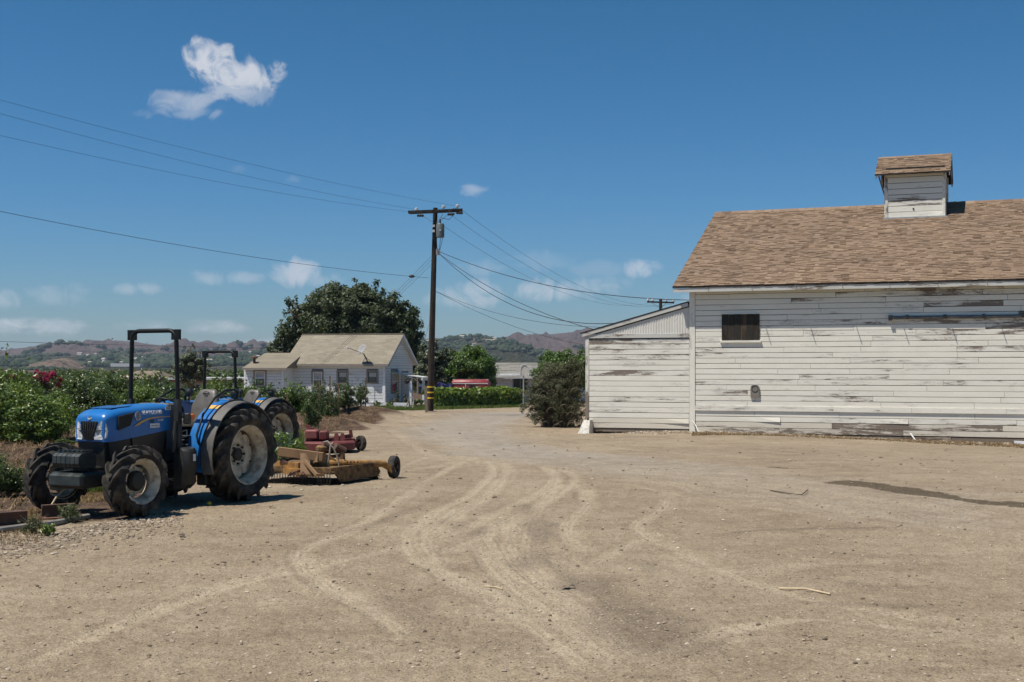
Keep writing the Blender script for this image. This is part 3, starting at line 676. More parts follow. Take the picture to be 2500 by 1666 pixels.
# lower skirt: wide boards under a projecting band
band = [(0.17, 4.55), (4.55, 6.9), (6.9, 9.6), (9.6, XR)]
for a, b in band: MB().box(a + .003, b - .003, -.055, .02, zb - .15, zb + .004).build('band_board', M['barn'], barn)
boards(barn, .17, XR, [(zb - .50, zb - .33), (zb - .33, zb - .152)], .005, M['barn'], seed=9, lmin=2.5, lmax=5, warp=.8)
boards(barn, .17, XR, [(zb - .86, zb - .68), (zb - .68, zb - .50)], .004, M['barn_low'], seed=11, lmin=2.5, lmax=5, warp=.9)
boards(barn, .3, XR, [(zb - 1.02, zb - .865)], .02, M['old_wood'], seed=12, lmin=1.5, lmax=4, name='sill_board')
MB().box(-.02, .165, -.045, .03, -.55, ztop).build('corner_board', M['barn_trim'], barn)
# boarded-up window hatch, planks
for k in range(6):
    a = hx0 + (hx1 - hx0) * k / 6; MB().box(a + .003, a + (hx1 - hx0) / 6 - .003, -.062 + .006 * (k % 2), -.03, hz0 + .004 * (k % 3), hz1 - .005 * (k % 2)).build('hatch_plank', M['dark_board'], barn)
MB().box(hx0 - .05, hx1 + .05, -.085, -.028, hz0 - .07, hz0 - .006).build('hatch_sill', M['barn'], barn)
MB().box(hx0 - .03, hx1 - .1, -.06, -.028, hz1 + .006, hz1 + .045).build('hatch_head', M['barn'], barn)
# small arched vent hood
vx = (vnt[0].x + vnt[1].x) / 2; vz = vnt[1].z; w = .14
arc = [(vx + w * math.cos(q), 0, vz + .3 + .12 * math.sin(q)) for q in [math.pi * i / 10 for i in range(11)]]
v1 = MB().prism([(vx + w, .0, vz)] + arc + [(vx - w, .0, vz)], (0, -.075, 0)).build('vent_hood', M['vent'], barn)
MB().tube([(vx + .10 * math.cos(q), -.079, vz + .28 + .10 * math.sin(q)) for q in [2 * math.pi * i / 16 for i in range(17)]], .008, 5).build('vent_ring', M['black'], v1)
# sliding door rail under the eave on the right
rl = BR.y(2050, 731); rb = MB(); rb.box(rl.x, XR, -.12, -.024, rl.z - .045, rl.z + .05)
rail = rb.build('door_rail', M['steel_dark'], barn); MB().box(rl.x - .1, rl.x - .002, -.15, -.01, rl.z - .08, rl.z + .08).build('rail_end', M['black'], rail)
for k in range(6): MB().box(rl.x + .4 + k * 1.1, rl.x + .5 + k * 1.1, -.135, -.121, rl.z - .04, rl.z + .08).build('rail_bracket', M['black'], rail)
# roof deck, fascia, soffit rafters
def roof_z(y): return zE + (y + .42) * slope
dk = MB(); th = .05
dk.prism([(xE, -.42, zE - th), (xE, yR, zR - th), (xE, 2 * yR + .42, zE - th), (xE, 2 * yR + .42, zE), (xE, yR, zR), (xE, -.42, zE)], (XR + 1 - xE, 0, 0))
roof = dk.build('roof', M['black_edge'], barn)
MB().box(xE + .02, XR + .9, -.405, -.37, zE - .19, zE - .058).build('fascia', M['fascia'], barn)
for k in range(15):
    x = .35 + k * .92; MB().beam((x, -.36, zE - .09), (x, .03, zE - .09 + .39 * slope), .05, .09).build('rafter_tail', M['barn_trim'], roof)
for x in (.35 + 1.4 * k + .3 for k in range(9)): MB().box(x, x + .018, -.62, -.40, zE - .075, zE - .055).build('gutter_bracket', M['galv'], roof)
gbl = MB(); gbl.prism([(-.02, .03, -.5), (-.02, 2 * yR - .03, -.5), (-.02, 2 * yR - .03, ztop), (-.02, yR, zR - .1), (-.02, .03, ztop)], (.03, 0, 0)); gbl.build('gable_wall', M['barn'], barn)
gbl = MB(); gbl.prism([(XR, .03, -.7), (XR, 2 * yR - .03, -.7), (XR, 2 * yR - .03, ztop), (XR, yR, zR - .1), (XR, .03, ztop)], (.03, 0, 0)); gbl.build('gable_wall', M['barn'], barn)
MB().box(0, XR, 2 * yR - .06, 2 * yR - .03, -.7, ztop).build('rear_wall', M['barn'], barn)

m, T = new_mat('brown_shingle')
r = T.math('FRACT', T.math('ADD', T.geo.outputs['Random Per Island'], T.rand))
c = T.ramp(r, [(0, (.145, .099, .068)), (.18, (.19, .132, .09)), (.45, (.23, .163, .113)), (.8, (.25, .18, .127)), (1, (.27, .198, .141))])
c = T.mix(.5, c, T.ramp(T.noise(T.pos, .7, 4), [(.3, (.78, .78, .8)), (.7, (1.18, 1.16, 1.12))]), 'MULTIPLY')
c = T.mix(.4, c, T.ramp(T.noise(T.pos, 60, 2), [(.3, (.7, .7, .7)), (.7, (1.3, 1.3, 1.3))]), 'MULTIPLY')
T.put(T.bsdf.inputs['Base Color'], c); T.bsdf.inputs['Roughness'].default_value = .95; T.bsdf.inputs['Specular IOR Level'].default_value = .1
M['shingle'] = m

def shingle_rows(parent, x0, x1, y0, z0, pitch, length, mat, expo=.135, tw=(.12, .28), seed=0, single=0, skip=None, thick=.016, hero=None):
    """courses of shingle tabs on a plane rising towards +y; the nearest ones as own objects, the rest as one mass"""
    rd = random.Random(seed); cp, sp = math.cos(pitch), math.sin(pitch); n = int(length / expo); tabs = []
    for i in range(n + 1):
        s0 = i * expo; s1 = min(s0 + expo + .02, length + .02); x = x0 - rd.uniform(0, tw[1])
        while x < x1:
            w = rd.uniform(*tw); a, b = max(x, x0), min(x + w, x1); x += w
            if b - a < .03: continue
            if skip and skip((a + b) / 2, s0): continue
            t = thick * rd.choice((.7, 1.0, 1.5)); off = rd.choice((0, 0, .018))
            tabs.append((a + .002, b - .002, s0 - off, s1, t))
    def put(mb, tb):
        a, b, s0, s1, t = tb
        def p(x, s, h): return (x, y0 + s * cp - h * sp, z0 + s * sp + h * cp)
        mb.hexa([p(a, s0, .001), p(b, s0, .001), p(b, s1, .001), p(a, s1, .001), p(a, s0, t + .004), p(b, s0, t + .004), p(b, s1, .006), p(a, s1, .006)])
    if hero: tabs.sort(key=hero)
    for tb in tabs[:single]: mb = MB(); put(mb, tb); mb.build('shingle', mat, parent)
    if tabs[single:]:
        mb = MB()
        for tb in tabs[single:]: put(mb, tb)
        kind(mb.build('shingles', mat, parent), 'stuff')
Ls = (yR + .42) / math.cos(pit)
q = BR.plane(2034, 502, (0, -.42, zE), (0, -math.sin(pit), math.cos(pit))); q2 = BR.plane(2172, 497, (0, -.42, zE), (0, -math.sin(pit), math.cos(pit)))
cx0, cx1, cy0 = q.x, q2.x, (q.y + q2.y) / 2
shingle_rows(roof, xE, XR + 1, -.42, zE, pit, Ls, M['shingle'], seed=2, single=280, skip=lambda x, s: cx0 < x < cx1 and s * math.cos(pit) - .42 > cy0 + .2,
             hero=lambda t: math.hypot(t[0] - 9.0, t[2]))
bk = MB(); bk.hexa([(xE, yR, zR + .002), (XR + 1, yR, zR + .002), (XR + 1, 2 * yR + .42, zE + .002), (xE, 2 * yR + .42, zE + .002), (xE, yR, zR + .02), (XR + 1, yR, zR + .02), (XR + 1, 2 * yR + .42, zE + .02), (xE, 2 * yR + .42, zE + .02)])
bk.build('rear_slope', M['shingle'], roof)
for k in range(48):
    x = xE + k * .305
    if cx0 - .2 < x < cx1: continue
    MB().hexa([(x, yR - .15, zR - .055), (x + .30, yR - .15, zR - .055), (x + .30, yR + .15, zR - .055), (x, yR + .15, zR - .055), (x, yR - .02, zR + .035), (x + .30, yR - .02, zR + .05), (x + .30, yR + .02, zR + .05), (x, yR + .02, zR + .035)]).build('ridge_cap', M['shingle'], roof)
# cupola
cyb = 2 * yR - cy0; cz0 = roof_z(cy0); cze = BR.y(2090, 397, cy0).z; cup = MB().box(cx0 + .02, cx1 - .02, cy0 + .02, cyb - .02, cz0 - .1, cze + .2).build('cupola', M['dark_board'], barn)
nr_ = 8; hh = (cze + .05 - cz0) / nr_
for i in range(nr_): boards(cup, cx0 + .07, cx1 - .07, [(cz0 + i * hh, cz0 + (i + 1) * hh)], cy0 + .01, M['barn'], seed=30 + i, lmin=5, lmax=6)
for x in (cx0, cx1 - .09): MB().box(x, x + .09, cy0 - .03, cy0 + .06, cz0 - .06, cze + .1).build('corner_post', M['barn_trim'], cup)
MB().box(cx0 - .06, cx1 + .06, cy0 - .09, cy0 - .031, cz0 - .12, cz0 + .01).build('base_flashing', M['galv'], cup)
MB().cyl(((cx0 + cx1) / 2 - .05, cy0 - .03, cz0 + hh * 1.45), ((cx0 + cx1) / 2 - .05, cy0 + .02, cz0 + hh * 1.45), .03).build('knot_hole', M['black'], cup)
for x, sgn in ((cx1, 1), (cx0, -1)):
    for i in range(9):
        z = cz0 + .75 + i * .1
        MB().beam((x - sgn * .02, cy0 + .12, z), (x - sgn * .02, cyb - .12, z), .09, .015, (sgn * .7, 0, .7)).build('louvre', M['barn_trim'], cup)
    for yy_ in (cy0 + .06, cyb - .1): MB().box(min(x, x + sgn * .03), max(x, x + sgn * .03), yy_ - .05, yy_ + .05, cz0 - .1 if yy_ < yR else cz0 - .1, cze + .1).build('corner_post', M['barn_trim'], cup)
ce = BR.y(2010, 402, cy0 - .3); ce2 = BR.y(2176, 392, cy0 - .3); crd = BR.x(2022, 366, ce.x); crz = zE
crz = BR.y(2110, 359, yR).z; ez = (ce.z + ce2.z) / 2; ey = cy0 - .3; cpit = math.atan((crz - ez) / (yR - ey)); X0, X1 = ce.x, ce2.x + .12
cr = MB().prism([(X0, ey, ez - .05), (X0, yR, crz - .05), (X0, 2 * yR - ey, ez - .05), (X0, 2 * yR - ey, ez), (X0, yR, crz), (X0, ey, ez)], (X1 - X0, 0, 0)).build('cupola_roof', M['black_edge'], barn)
shingle_rows(cr, X0, X1, ey, ez, cpit, (yR - ey) / math.cos(cpit), M['shingle'], seed=8, single=70)
MB().hexa([(X0, yR, crz + .002), (X1, yR, crz + .002), (X1, 2 * yR - ey, ez + .002), (X0, 2 * yR - ey, ez + .002), (X0, yR, crz + .02), (X1, yR, crz + .02), (X1, 2 * yR - ey, ez + .02), (X0, 2 * yR - ey, ez + .02)]).build('rear_slope', M['shingle'], cr)
for k in range(8):
    x = X0 + k * (X1 - X0) / 8; w = (X1 - X0) / 8
    MB().hexa([(x, yR - .13, crz - .04), (x + w, yR - .13, crz - .04), (x + w, yR + .13, crz - .04), (x, yR + .13, crz - .04), (x, yR - .02, crz + .025), (x + w, yR - .02, crz + .04), (x + w, yR + .02, crz + .04), (x, yR + .02, crz + .025)]).build('ridge_cap', M['shingle'], cr)
for x in (X0 + .04, X1 - .04):
    MB().beam((x, ey + .02, ez - .1), (x, yR, crz - .1), .035, .11).build('barge_board', M['fascia'], cr); MB().beam((x, 2 * yR - ey - .02, ez - .1), (x, yR, crz - .1), .035, .11).build('barge_board', M['fascia'], cr)
MB().beam((cx0 - .02, cy0 + .1, cze - .75), (X0 + .1, cy0 + .1, cze - .05), .04, .05).build('brace', M['old_wood'], cup)
MB().prism([(cx1 - .03, cy0, cze), (cx1 - .03, cyb, cze), (cx1 - .03, yR, crz - .12)], (-.03, 0, 0)).build('cupola_gable', M['barn_trim'], cup)
MB().prism([(cx0 + .03, cy0, cze), (cx0 + .03, cyb, cze), (cx0 + .03, yR, crz - .12)], (.03, 0, 0)).build('cupola_gable', M['barn_trim'], cup)

# lean-to at the left gable
lx = BR.y(1346, 800).x; hz_ = BR.y(1460, 777).z; l1 = BR.y(1331, 765, -.2); l2 = BR.y(1583, 691, -.2); lsl = (l2.z - l1.z) / (l2.x - l1.x); LD = 10.5
lean = MB().box(lx + .05, -.03, .03, .06, -.6, hz_).build('lean_to', M['dark_board'], barn)
zl = BR.y(1470, 985).z; nl = round((hz_ - .03 - zl) / ROW); st = (hz_ - .03 - zl) / nl
for i in range(nl): boards(lean, lx + .12, -.03, [(zl + i * st, zl + (i + 1) * st)], 0, M['barn_low'] if i < 2 else M['barn'], seed=21 + i, lmin=4, lmax=5, warp=.1)
boards(lean, lx + .16, -.05, [(zl - .13, zl - .005)], .02, M['old_wood'], seed=22, lmin=3, lmax=4, name='sill_board')
MB().box(lx, lx + .115, -.04, .05, -.1 + .2, hz_).build('corner_board', M['barn_trim'], lean)
MB().box(lx - .02, -.03, -.05, .02, hz_, hz_ + .13).build('header', M['fascia'], lean)
x = lx + .3; nx = 120; top = []; bot = []
cv = []; cf = []
for i in range(nx + 1):
    xx = lx + .25 + (-.03 - lx - .25) * i / nx; yy_ = -.025 - .016 * math.cos(2 * math.pi * xx / .088); zt = max(l2.z + (xx - l2.x) * lsl - .20, hz_ + .131)
    cv += [(xx, yy_, hz_ + .13), (xx, yy_, zt)]
for i in range(nx): cf.append((2 * i, 2 * i + 2, 2 * i + 3, 2 * i + 1))
MB().add(cv, cf).build('corrugated_sheet', M['barn_corr'], lean, smooth=True)
def lz(x): return l2.z + (x - l2.x) * lsl
lr = MB(); lr.hexa([(l1.x, -.09, lz(l1.x) - .035), (-.05, -.09, lz(-.05) - .035), (-.05, LD, lz(-.05) - .035), (l1.x, LD, lz(l1.x) - .035), (l1.x, -.09, lz(l1.x)), (-.05, -.09, lz(-.05)), (-.05, LD, lz(-.05)), (l1.x, LD, lz(l1.x))])
lr.build('lean_to_roof', M['black_edge'], lean)
MB().beam((l1.x + .06, -.065, lz(l1.x + .06) - .10), (-.06, -.065, lz(-.06) - .10), .03, .11).build('barge_board', M['fascia'], lean)
MB().beam((lx + .04, .03, lz(lx + .04) - .14), (-.06, .03, lz(-.06) - .14), .05, .12).build('end_rafter', M['old_wood'], lean)
MB().box(lx, lx + .03, .06, LD - .2, -.5, lz(lx) - .04).build('end_wall', M['barn'], lean)

# whitewashed wedge block at the corner of the lean-to
b0 = BR.y(1327, 1006, -.35); b1 = BR.y(1356, 996, -.35); zt = BR.y(1350, 966, -.35).z
g0 = min(b0.z, b1.z) - .06; w1 = b1.x
bl = MB().hexa([(b0.x, -.6, g0), (w1 + .02, -.6, g0), (w1 + .02, .12, g0), (b0.x, .12, g0), (w1 - .24, -.32, zt), (w1 - .02, -.32, zt + .01), (w1 - .02, -.02, zt), (w1 - .24, -.02, zt - .01)])
wb = bl.build('corner_guard', M['concrete']); wb.location = barn.location; wb.rotation_euler = barn.rotation_euler
tag(wb, 'whitewashed sloping concrete guard block at the foot of the lean-to corner', 'block')
# debris leaning on / lying at the barn wall
def stick_between(name, pts, r, mat, label, cat='stick', n=6, group=None):
    c = sum((Vector(p) for p in pts), Vector()) / len(pts); o = MB().tube([Vector(p) - c for p in pts], r, n).build(name, mat); o.location = c; tag(o, label, cat, group); return o
def bw(lx_, ly, z): return Vector((BR.o.x + lx_ * BR.c - ly * BR.s, BR.o.y + lx_ * BR.s + ly * BR.c, z))
a = BR.y(1591, 967, -.06); b = BR.y(1606, 995, -.4); stick_between('broken_lath', [bw(a.x, -.06, a.z), bw((a.x + b.x) / 2 + .03, -.25, (a.z + b.z) / 2), bw(b.x, -.45, gh(*bw(b.x, -.45, 0).xy))], .016, M['tin'], 'thin pale broken lath leaning on the barn corner', 'lath')
a = BR.y(2092, 996, -.08); b = BR.y(2104, 1018, -.3); stick_between('leaning_stake', [bw(a.x, -.08, a.z), bw(b.x, -.35, gh(*bw(b.x, -.35, 0).xy))], .022, M['tin'], 'short pale stake leaning on the lower boards of the barn', 'stake')
a = BR.y(2330, 1016, -.3); o = MB().box(0, 2.2, -.05, .05, 0, .1).build('fallen_plank', M['house_trim']); o.location = bw(a.x, -.35, gh(*bw(a.x, -.35, 0).xy) - .01); o.rotation_euler = (0, R(2), BR.rz); tag(o, 'short white plank lying at the foot of the barn wall', 'plank')
# ------------------------------------------------------------------ farmhouse
m, T = new_mat('tan_shingle')
c = T.ramp(T.math('FRACT', T.math('ADD', T.geo.outputs['Random Per Island'], T.rand)), [(0, (.225, .197, .152)), (.5, (.25, .22, .17)), (1, (.272, .24, .187))])
c = T.mix(.6, c, T.ramp(T.noise(T.pos, .9, 4), [(.3, (.84, .84, .85)), (.7, (1.12, 1.12, 1.1))]), 'MULTIPLY')
T.put(T.bsdf.inputs['Base Color'], c); T.bsdf.inputs['Roughness'].default_value = .95; T.bsdf.inputs['Specular IOR Level'].default_value = .1
M['tan_shingle'] = m
HY = 84.; hc = at(885, 938, HY); HB = hc.z; HF = Frame((hc.x, HY, 0), -R(11.5))
house = empty('farmhouse', (hc.x, HY, 0), HF.rz); tag(house, 'white wooden farmhouse with tan gable roof and covered porch', 'house')
xL = HF.y(664, 880).x; zEv = HF.y(770, 837, -.35).z; Wd = 6.6
rd_ = HF.x(918, 768, .3); hyR = Wd / 2; hzR = HF.y(815, 768.5, hyR).z; sl = (hzR - zEv) / (hyR + .35); hp = math.atan(sl)
zw = zEv + .35 * sl - .12
def hboards(par, f, x0, x1, z0, z1, step, y, mat, holes, seed, side=False):
    n = max(1, round((z1 - z0) / step)); st = (z1 - z0) / n
    boards(par, x0, x1, [(z0 + i * st, z0 + (i + 1) * st) for i in range(n)], y, mat, lmin=30, lmax=40, seed=seed, jit=.002, holes=holes, warp=0, gap=.009)
def win(par, f, u0, v0, u1, v1, y=0., style='double', frame='win_trim', white=True):
    a, b = f.y(u0, v0, y), f.y(u1, v1, y); x0, x1, z1, z0 = a.x, b.x, a.z, b.z; t = .11
    w = MB(); w.box(x0, x1, y - .07, y + .04, z1 - t, z1).box(x0, x1, y - .08, y + .04, z0, z0 + t * .7).box(x0, x0 + t, y - .069, y + .04, z0 + t * .7, z1 - t).box(x1 - t, x1, y - .069, y + .04, z0 + t * .7, z1 - t)
    o = w.build('window', M[frame], par)
    MB().box(x0 + t, x1 - t, y + .02, y + .03, z0 + t * .7, z1 - t).build('pane', M['glass'], o)
    if white:
        s = MB(); k = .05; zm = (z0 + z1) / 2
        s.box(x0 + t, x0 + t + k, y - .05, y + .015, z0 + t * .7, z1 - t).box(x1 - t - k, x1 - t, y - .05, y + .015, z0 + t * .7, z1 - t).box(x0 + t + k, x1 - t - k, y - .049, y + .015, zm - .03, zm + .03).box(x0 + t + k, x1 - t - k, y - .049, y + .015, z1 - t - k, z1 - t)
        s.build('sash', M['house_trim'], o)
    MB().box(x0 + t + .06, x1 - t - .06, y + .012, y + .019, (z0 + z1) / 2 if style == 'double' else z0 + .2, z1 - t - .05).build('curtain', M['curtain'], o)
    return (x0 + .03, x1 - .03, z0 + .02, z1 - .02)
# openings are kept clear of boards
hs_ = [win(house, HF, 716, 852, 744, 894), win(house, HF, 774, 851, 801, 882, white=False), win(house, HF, 842, 851, 870, 882, white=False)]
MB().box(xL, 0, .05, .1, HB - .4, zw).build('wall', M['house_gap'], house)
hboards(house, HF, xL + .02, -.12, HB + .42, zw, .19, 0, M['house_paint'], hs_, 3)
MB().box(xL, -.02, -.01, .04, HB - .5, HB + .38).build('foundation_skirt', M['house_trim'], house)
MB().box(xL, .02, -.045, -.002, HB + .36, HB + .43).build('water_table', M['house_trim'], house)
MB().box(-.14, .02, -.035, .05, HB - .5, zw).build('corner_board', M['house_trim'], house)
# gable end facing right: own frame turned by 90 degrees, its y axis points into the house
gc = Vector((hc.x, HY, 0)); GF = Frame(gc, HF.rz + R(90)); gab = empty('gable_end', (0, 0, 0), R(90)); gab.parent = house
# in that frame x runs away from the camera along the gable, y points to the left (into the house)
gh_ = [win(gab, GF, 897, 853, 914, 901, 0), win(gab, GF, 959, 868, 970, 906, 0)]
d0, d1 = GF.y(923, 857), GF.y(936, 921); dr = MB().box(d0.x, d1.x, -.06, .04, d1.z, d0.z).build('door', M['house_trim'], gab)
MB().box(d0.x + .1, d1.x - .1, -.075, -.061, d1.z + .15, d0.z - .12).build('screen', M['curtain'], dr)
for k in range(5): xx = d0.x + .14 + (d1.x - d0.x - .28) * k / 4; MB().box(xx - .012, xx + .012, -.09, -.076, d1.z + .15, d0.z - .12).build('security_bar', M['house_trim'], dr)
MB().box(d0.x - .1, d0.x - .002, -.05, .04, d1.z, d0.z + .1).box(d1.x + .002, d1.x + .1, -.05, .04, d1.z, d0.z + .1).build('door_frame', M['win_trim'], dr)
gh_.append((d0.x - .08, d1.x + .08, d1.z, d0.z + .05))
MB().prism([(0, .05, HB - .4), (Wd, .05, HB - .4), (Wd, .05, zw), (Wd / 2, .05, zw + (Wd / 2) * sl), (0, .05, zw)], (0, .05, 0)).build('wall', M['house_gap'], gab)
hboards(gab, GF, .13, Wd - .1, HB + .35, zw, .19, 0, M['house_paint'], gh_, 5)
n = 12; gs = (Wd / 2) * sl
for i in range(n):
    z0 = zw + gs * i / n * .98; z1 = zw + gs * (i + 1) / n * .98; ins = (z1 - zw) / sl
    boards(gab, ins * .97, Wd - ins * .97, [(z0, z1)], 0, M['house_paint'], lmin=30, lmax=40, warp=0, gap=.009, seed=60 + i)
# roof
ov = .32; xl0 = xL - .3
rf = MB().prism([(xl0, -.35, zEv - .08), (xl0, hyR, hzR - .08), (xl0, Wd + .35, zEv - .08), (xl0, Wd + .35, zEv), (xl0, hyR, hzR), (xl0, -.35, zEv)], (ov - xl0, 0, 0)).build('roof', M['house_trim'], house)
shingle_rows(rf, xl0, ov, -.35, zEv, hp, (hyR + .35) / math.cos(hp), M['tan_shingle'], expo=.15, tw=(.25, .5), seed=5, single=280, thick=.006, hero=lambda t: -t[0])
MB().hexa([(xl0, hyR, hzR + .002), (ov, hyR, hzR + .002), (ov, Wd + .35, zEv + .002), (xl0, Wd + .35, zEv + .002), (xl0, hyR, hzR + .025), (ov, hyR, hzR + .025), (ov, Wd + .35, zEv + .025), (xl0, Wd + .35, zEv + .025)]).build('rear_slope', M['tan_shingle'], rf)
MB().box(xl0, ov, hyR - .12, hyR + .12, hzR - .02, hzR + .04).build('ridge_cap', M['tan_shingle'], rf)
MB().box(xl0, ov, -.385, -.352, zEv - .13, zEv + .01).build('gutter', M['win_trim'], rf)
MB().beam((ov - .03, -.36, zEv - .10), (ov - .03, hyR, hzR - .10), .05, .16).build('barge_board', M['win_trim'], rf); MB().beam((ov - .03, Wd + .36, zEv - .10), (ov - .03, hyR, hzR - .10), .05, .16).build('barge_board', M['house_trim'], rf)
# lower wing on the left, standing forward
wy = -1.55; wx0 = HF.y(561, 880, wy).x; wx1 = HF.y(652, 880, wy).x; wz = HF.y(600, 846, wy - .35).z
wing = MB().box(wx0, wx1, wy + .05, 4.5, HB - .4, wz).build('wing', M['house_gap'], house)
h1 = win(house, HF, 583, 850, 613, 888, wy)
hboards(wing, HF, wx0 + .12, wx1 - .12, HB + .4, wz - .02, .19, wy, M['house_paint'], [h1], 7)
for x in (wx0, wx1 - .13): MB().box(x, x + .13, wy - .035, wy + .06, HB - .4, wz).build('corner_board', M['house_trim'], wing)
MB().box(wx1 + .002, wx1 + .03, wy + .06, .0, HB - .4, wz).build('side_cladding', M['house_paint'], wing)
e0 = HF.y(556, 846, wy - .4); wr = HF.y(600, 812, 1.3); xr0 = HF.y(608, 812, 1.3).x; zr = wr.z; x1r = wx1 + .35
wrf = MB().add([(e0.x, wy - .4, wz), (x1r, wy - .4, wz), (x1r, 1.3, zr), (xr0, 1.3, zr), (e0.x, 4.2, wz), (x1r, 4.2, wz)], [(0, 1, 2, 3), (0, 3, 4), (3, 2, 5, 4), (1, 5, 2), (0, 4, 5, 1)]).build('wing_roof', M['tan_shingle'], house)
MB().box(e0.x, x1r, wy - .43, wy - .402, wz - .12, wz + .02).build('gutter', M['win_trim'], wrf)
wp = math.atan((zr - wz) / (1.3 - wy + .4)); nn = 14
for i in range(nn):
    s0, s1 = i / nn, (i + 1.1) / nn; xa = e0.x + (xr0 - e0.x) * s0 + .02
    MB().hexa([(xa, wy - .4 + s0 * (1.7 - wy), wz + (zr - wz) * s0 + .004), (x1r, wy - .4 + s0 * (1.7 - wy), wz + (zr - wz) * s0 + .004), (x1r, wy - .4 + s1 * (1.7 - wy), wz + (zr - wz) * s1 + .004), (xa + .15, wy - .4 + s1 * (1.7 - wy), wz + (zr - wz) * s1 + .004),
               (xa, wy - .4 + s0 * (1.7 - wy), wz + (zr - wz) * s0 + .024), (x1r, wy - .4 + s0 * (1.7 - wy), wz + (zr - wz) * s0 + .024), (x1r, wy - .4 + s1 * (1.7 - wy), wz + (zr - wz) * s1 + .01), (xa + .15, wy - .4 + s1 * (1.7 - wy), wz + (zr - wz) * s1 + .01)]).build('shingle_course', M['tan_shingle'], wrf)
vp = HF.y(583, 833, wy + .5); vt = MB().lathe([(.09, -.4), (.09, .25), (.2, .25), (.2, .34), (.08, .42)], 'Z', (vp.x, wy + .6, vp.z), 12).build('roof_vent', M['rust'], wrf)
# porch along the gable
pz = GF.y(940, 868, -2.0).z; p1 = GF.y(962, 867, -2.0); po = MB()
pa, pb = GF.y(905, 858, 0).x, GF.y(986, 870, -2.0).x; pzh = GF.y(915, 858, 0).z
pr = MB().hexa([(pa, -2.05, pz - .04), (pb, -2.05, pz - .04), (pb, -.03, pzh - .04), (pa, -.03, pzh - .04), (pa, -2.05, pz), (pb, -2.05, pz), (pb, -.03, pzh), (pa, -.03, pzh)]).build('porch_roof', M['tin'], gab)
MB().box(pa, pb, -2.0, -1.9, pz - .22, pz - .045).build('porch_beam', M['house_trim'], gab)
for uu in (944, 973):
    x = GF.y(uu, 900, -1.95).x; MB().box(x - .07, x + .07, -2.02, -1.88, HB - .1, pz - .222).build('porch_post', M['house_trim'], gab)
MB().box(pa, pb, -2.1, -.09, HB - .4, HB + .12).build('porch_floor', M['old_wood'], gab)
# satellite dish on the roof slope
sp_ = HF.plane(846, 834, (0, -.35, zEv), (0, -math.sin(hp), math.cos(hp)))
sd = empty('satellite_dish'); sd.location = Vector((HF.o.x + sp_.x * HF.c - sp_.y * HF.s, HF.o.y + sp_.x * HF.s + sp_.y * HF.c, sp_.z)); sd.rotation_euler = (0, 0, HF.rz); tag(sd, 'grey satellite dish on a bent mast, on the tan farmhouse roof', 'dish')
MB().tube([(0, 0, 0), (-.05, -.1, .15), (-.25, -.2, .6)], .04, 8).build('mast', M['rust'], sd)
MB().tube([(.25, -.1, .02), (-.1, -.12, .35)], .015, 6).build('strut', M['rust'], sd); MB().tube([(-.35, -.15, .0), (-.12, -.12, .4)], .015, 6).build('strut', M['rust'], sd)
dm = MB().lathe([(.001, .0), (.2, .015), (.36, .05), (.46, .085), (.46, .10), (.36, .068), (.001, .018)], 'Z', (0, 0, 0), 24).build('reflector', M['galv'], sd, smooth=True); dm.data.materials[0] = M['dish']
dm.rotation_euler = (R(62), R(-28), R(-20)); dm.location = (-.3, -.28, .85); dm.scale = (.85, .72, .85)
MB().tube([(-.25, -.3, .6), (-1.0, -.9, .95)], .02, 6).build('feed_arm', M['rust'], sd); MB().cyl((-1.0, -.9, .93), (-1.12, -1.0, 1.02), .06, .05, 8).build('feed_horn', M['tin'], sd)
for o in list(gab.children): o.parent = house; o.rotation_euler = (0, 0, R(90))
bpy.data.objects.remove(gab)

# house yard: small white edging fence, wooden chair frame, hanging baskets, shrubs come with the plants
fa, fb = at(886, 936, 81.5), at(938, 935, 79.5)
fence = empty('edging_fence', (fa.x, fa.y, gh(fa.x, fa.y))); tag(fence, 'low white picket edging fence in front of the farmhouse porch', 'fence')
n = 24; dv = Vector((fb.x - fa.x, fb.y - fa.y, 0))
for k in range(n + 1):
    p = dv * (k / n); z = gh(fa.x + p.x, fa.y + p.y) - fence.location.z
    MB().box(p.x - .03, p.x + .03, p.y - .012, p.y + .012, z - .05, z + .33).build('picket', M['house_trim'], fence)
for hh_ in (.1, .24): MB().beam((0, .014, hh_), (dv.x, dv.y + .014, gh(fb.x, fb.y) - fence.location.z + hh_), .015, .035).build('rail', M['house_trim'], fence)
cp = at(944, 940, 75.); ch = empty('garden_chair', (cp.x, cp.y, gh(cp.x, cp.y)), R(-25)); ch.scale = (.85, .85, .8); tag(ch, 'weathered grey wooden garden chair tipped forward on the lawn', 'chair')
MB().beam((-.3, -.3, 0), (-.18, .1, .75), .05, .07).build('leg', M['vent'], ch); MB().beam((.3, -.3, 0), (.18, .1, .75), .05, .07).build('leg', M['vent'], ch)
MB().beam((-.3, .45, 0), (-.14, .02, .72), .05, .07).build('leg', M['vent'], ch); MB().beam((.3, .45, 0), (.14, .02, .72), .05, .07).build('leg', M['vent'], ch)
for k in range(5): MB().box(-.27 + .01 * k, .27 - .01 * k, -.28 + .07 * k, -.23 + .07 * k, .1 + .115 * k, .125 + .115 * k).build('slat', M['vent'], ch)
MB().tube([(-.24, .04, .7), (-.14, .04, .86), (0, .04, .92), (.14, .04, .86), (.24, .04, .7)], .045, 6).build('backrest', M['vent'], ch)

